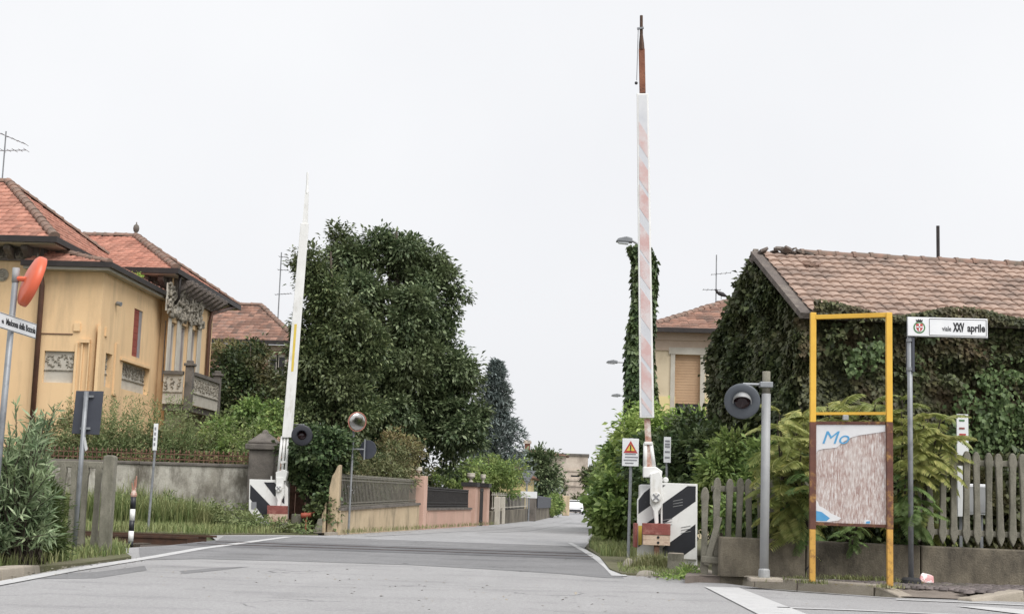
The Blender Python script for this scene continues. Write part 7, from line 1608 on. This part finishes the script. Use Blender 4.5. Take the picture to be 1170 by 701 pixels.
# dark traffic sign seen from behind
BY_ = 20.0
b = A(85.5, 628, BY_); tp = A(99.7, 447, BY_)
t = thing('traffic_sign', 'dark grey back of a rectangular traffic sign on a leaning pole', 'sign', (b.x, BY_, .03))
mb = MB(); mb.tube([(b.x, BY_ - .03, .02), (tp.x, BY_ - .03, tp.z)], .033, 12); mb.build('pole', 'galvanised', t, True)
mb = MB(); mb.prism(P2(((81.7, 495), (113.2, 496.5), (118.3, 446.5), (86.8, 446)), BY_ + .03), (0, .02, 0)); mb.build('sign_plate', 'sign_back', t, bevel=.006)
for py in (452.5, 489): mb = MB(); a_ = A(95.5 - (py - 452) * .11, py, BY_); b_ = A(107 - (py - 452) * .11, py, BY_); mb.bar(a_ + Vector((0, .01, 0)), b_ + Vector((0, .01, 0)), .03, .03); mb.build('clamp', 'galvanised', t)
mb = MB(); c = A(97.5, 507, BY_ - .07); mb.add([c + Vector((-.03, 0, .09)), c + Vector((.0, -.02, .1)), c + Vector((.05, -.03, -.07)), c + Vector((.01, -.01, -.1)), c + Vector((-.02, 0, 0))], [(0, 1, 2, 3, 4)]); mb.build('torn_sticker', 'sign_white', t)
# concrete picket fence remnant
FL = 21.2
t = thing('picket_fence', 'old concrete picket fence remnant with a thick end post, left of the striped post', 'fence', (A(100, 630, FL).x, FL, .03))
me = picket_mesh(A(90, 526, FL).z - .05, .085, .08)
for px in (68, 82, 95.5, 110): o = link('picket', me, None, t, Vector((A(px, 580, FL).x, FL, .02))); o.rotation_euler = (0, random.gauss(.01, .01), 0)
mb = MB(); a = A(119, 632, FL - .25); hp_ = A(123, 519.5, FL - .25).z; xa = a.x
mb.prism([(xa - .085, FL - .33, 0), (xa + .085, FL - .33, 0), (xa + .085, FL - .33, hp_ - .02), (xa + .03, FL - .33, hp_), (xa - .03, FL - .33, hp_), (xa - .085, FL - .33, hp_ - .02)], (0, .16, 0)); mb.build('end_post', 'old_concrete', t, bevel=.018)
mb = MB(); mb.bar(A(52, 529, FL), A(118, 531, FL), .1, .07); mb.build('fence_rail', 'old_concrete', t, bevel=.012)
# black and white post with rusty broken head
PY_ = 24.9
b = A(149, 622, PY_); t = thing('striped_post', 'thin black and white banded post with broken rusty top beside the rails', 'post', (b.x, PY_, .0))
zs = [A(150, y, PY_).z for y in (618, 606, 594, 581, 567)]; zs = [0] + zs
for i in range(5): mb = MB(); mb.tube([(b.x, PY_, zs[i] + .001), (b.x, PY_, zs[i + 1])], .046, 12); mb.build('band', ('barrier_black', 'barrier_white')[i % 2], t, True)
mb = MB(); zt_ = zs[-1]; mb.lathe([(.05, 0), (.06, .03), (.05, .07), (.02, .12)], (b.x, PY_, zt_), seg=8)
for dx, h, r in ((.02, .36, .02), (-.03, .24, .014), (.0, .3, .012)): mb.tube([(b.x + dx * .5, PY_, zt_ + .05), (b.x + dx, PY_ + .01, zt_ + h * .6), (b.x + dx * 1.5, PY_, zt_ + h)], [r, r, r * .5], 6)
mb.build('broken_head', 'rust_paint', t)
# kilometre plate
KY = 34.0
b = A(170, 592, KY); tp = A(179.5, 486, KY); t = thing('distance_marker', 'slim leaning pole with small white number plate before the garden wall', 'sign', (b.x, KY, .03))
mb = MB(); mb.tube([(b.x, KY, .02), (tp.x, KY, tp.z)], .03, 8); mb.build('pole', 'galvanised', t)
mb = MB(); mb.prism(P2(((174.2, 514), (178.8, 514), (180.8, 483.5), (176, 483.5)), KY - .05), (0, .02, 0)); sp = mb.build('plate', 'sign_white', t)
for py in (489, 495, 501, 507): mb = MB(); a_ = A(177.6 - (py - 489) * .07, py, KY - .054); mb.bb(a_ - Vector((.02, 0, .04)), a_ + Vector((.02, .002, .03))); mb.build('digit', 'print_grey', sp)

# oleander and dark bush in the left corner
OY = 17.2
ol = thing('oleander_bush', 'oleander bush with long grey-green leaves in the left corner', 'bush', (A(15, 650, OY).x, OY, .03))
rs = np.random.default_rng(9); Ps, Ds, Ns, Ls = [], [], [], []; mb = MB()
base = Vector((A(5, 648, OY).x, OY + .3, .03))
for i in range(120):
    e = A(rs.uniform(-40, 66), rs.uniform(462, 620), OY + rs.uniform(-.7, 1.0))
    if pix(e)[0] > 48 and pix(e)[1] < 505 and rs.random() < .6: continue
    s = base + Vector((rs.uniform(-.4, .3), rs.uniform(-.4, .4), 0)); m_ = s.lerp(e, .55) + Vector((0, 0, .1)); mb.tube([s, m_, e], [.014, .01, .004], 4)
    m = 46; f_ = .3 + .7 * rs.random(m) ** .8; P = np.array([np.array(m_.lerp(e, max(0, 2 * x - 1)) if x > .5 else s.lerp(m_, 2 * x)) for x in f_])
    dirn = np.array((e - m_).normalized()); Ps.append(P); Ds.append(dirn[None, :] * .7 + rs.normal(size=(m, 3)) * .55); Ns.append(rs.normal(size=(m, 3)) * .5 + np.array([[0, -.3, .9]])); Ls.append(.16 * (.6 + .7 * rs.random(m)))
mb.build('stems', 'bark', ol)
P, D, N, L = map(np.concatenate, (Ps, Ds, Ns, Ls)); v, idx = leaf_geo(P, D, N, L, L * .16, .08, .1); bulk('foliage', v, 3, idx, 'leaf_oleander', ol)
shrub('juniper_bush', 'dense dark green needle-leaved bush before the picket fence remnant', 'bush', lobes([blob(46, 588, 18.6, 23, 48), blob(34, 605, 18.4, 24, 32), blob(54, 614, 18.6, 18, 22), blob(16, 620, 18.0, 26, 22)], 5, (.3, .42), .75), 'leaf_tuft', 420, 60, .14, .075, aspect=.2, shell=.82, zmin=.02, drop=.1)
# grass on the left verge
P = np.concatenate([scatter_poly([tuple(G(x, y)[:2]) for x, y in ((-30, 655), (45, 648), (100, 640), (150, 634))] + [(-7.8, 24.6), (-11, 24.8), (-9.5, 17)], 11000, .03)])
blades('verge_grass', 'grass_blade', P, .17, .014, .9, label='fresh green grass on the left verge by the rails', kind='stuff')
P = scatter_poly([(-8.4, 33.2), (-7.4, 35.2), (-6.9, 38.4), (-9.5, 39.2), (-22, 39.2), (-22, 31.5)], 15000, .03)
blades('trackside_grass', 'grass_blade', P, .22, .018, .9, label='green grass along the far side of the tracks', kind='stuff')
P = scatter_poly([(-9.2, 36.8), (-9.3, 39.1), (-20, 39.1), (-20, 36.2)], 15000, .03)
h_ = .7 + .45 * lump(P * np.array([[1, 1, 0]]), 1.3)
blades('tall_weeds', 'grass_blade', P, np.clip(h_, .3, 1.3), .026, .6, label='tall dry weeds in front of the grey garden wall', kind='stuff')
crown('leafy_weeds', 'leaf_weed', None, [blob(150, 580, 37.6, 22, 14, .6), blob(190, 582, 37.8, 26, 16, .6), blob(230, 584, 37.8, 26, 14, .6), blob(262, 588, 37.4, 24, 12, .6), blob(285, 597, 36.4, 22, 8, .5), blob(125, 580, 37.6, 20, 14, .6), blob(320, 602, 36.6, 22, 6, .4), blob(345, 604, 36.5, 16, 4, .3)], 360, 20, .16, .1, aspect=.4, shell=.3, zmin=.02, label='leafy green weeds before the grey wall and the left barrier', kind='stuff')
# spiry growth above the wall, in the villa garden
Pn, Dn, Nn, Ln = [], [], [], []
for i in range(430):
    px = RNG.uniform(62, 285); Y = RNG.uniform(40.0, 42.2); s = A(px, 560, Y); m = 90; zt_ = A(px, RNG.uniform(446, 510) + (0 if px < 220 else 18), Y).z
    f_ = RNG.random(m); lean = RNG.normal() * .12
    P = np.stack([s.x + lean * f_ * 1.5 + RNG.normal(size=m) * .03, Y + RNG.normal(size=m) * .03, .3 + (zt_ - .3) * f_], 1); Pn.append(P)
    Dn.append(RNG.normal(size=(m, 3)) * .8 + np.array([[0, 0, .5]])); Nn.append(RNG.normal(size=(m, 3)) + np.array([[0, 0, .5]])); Ln.append((.26 - .16 * f_) * (.7 + .6 * RNG.random(m)))
P, D, N, L = map(np.concatenate, (Pn, Dn, Nn, Ln)); v, idx = leaf_geo(P, D, N, L, L * .2, .1); bulk('garden_weeds', v, 3, idx, 'leaf_weed', None, label='tall feathery weeds rising above the rusty railing', kind='stuff')
shrub('garden_undergrowth', 'dark green undergrowth behind the rusty railing', 'bush', [blob(110, 515, 41, 46, 26, .8), blob(180, 518, 41, 46, 24, .8), blob(240, 520, 41, 40, 18, .8), blob(70, 500, 41, 30, 26, .8)], 'leaf_fence', 420, 24, .2, .12, aspect=.4, shell=.5)
shrub('bramble', 'reddish brown bramble tangled in the rusty railing', 'bush', [blob(268, 524, 39.9, 18, 8, .3), blob(235, 522, 39.9, 18, 6, .3), blob(160, 522, 39.9, 20, 5, .3)], 'leaf_umber', 60, 16, .12, .08, shell=.3, stems=3)
P = np.concatenate([np.array([wl_pt(x) for x in RNG.uniform(388, 560, 500)]) + RNG.normal(size=(500, 3)) * np.array([[.08, .08, 0]]) + np.array([[.12, -.1, .05]])])
blades('footpath_weeds', 'grass_dry', P, .14, .02, .8, label='dry weeds along the foot of the street walls', kind='stuff')

feet = [A(1041, 658, 18.75), A(873, 656, 18.2), A(929, 655, 18.15), A(1016, 662, 17.75), A(1031, 660, 18.9), A(910, 655, 18.9)]
P = np.concatenate([np.array([[f.x, f.y, KZ - .02]]) + RNG.normal(size=(90, 3)) * np.array([[.09, .07, 0]]) for f in feet])
blades('post_weeds', 'grass_dry', P, .06, .012, 1.0, label='tiny dry weeds at the feet of the posts on the pavement', kind='stuff')
# fallen leaves and grit on pavement and road edge
P = np.concatenate([along(((800, 660), (1020, 679)), 260, .3, .35, KZ - .012), along(((1040, 668), (1170, 672)), 200, .3, .25, KZ + .004)])
n = len(P); v, idx = leaf_geo(P, rdir(n) * np.array([[1, 1, .1]]), np.array([[0, 0, 1.0]]) + RNG.normal(size=(n, 3)) * .2, .03 + .03 * RNG.random(n), .02 + .015 * RNG.random(n), .1, 0)
bulk('fallen_leaves', v, 3, idx, 'leaf_umber', None, label='small fallen leaves on the right pavement', kind='stuff')
P = np.concatenate([along(((0, 664), (90, 648), (165, 637)), 300, .12, .2, .004), along(((716, 645), (722, 652), (745, 659), (790, 662)), 260, .12, .15, .004), along(((380, 612), (480, 607)), 120, .1, .2, .01), along(((200, 650), (700, 690)), 120, 1.5, 1.2, .004)])
n = len(P); v, idx = leaf_geo(P, rdir(n) * np.array([[1, 1, .1]]), np.array([[0, 0, 1.0]]) + RNG.normal(size=(n, 3)) * .2, .025 + .03 * RNG.random(n), .02 + .02 * RNG.random(n), .1, 0)
bulk('road_grit', v, 3, idx, 'stone_pale', None, label='grit and crumbs along the asphalt edges', kind='stuff')
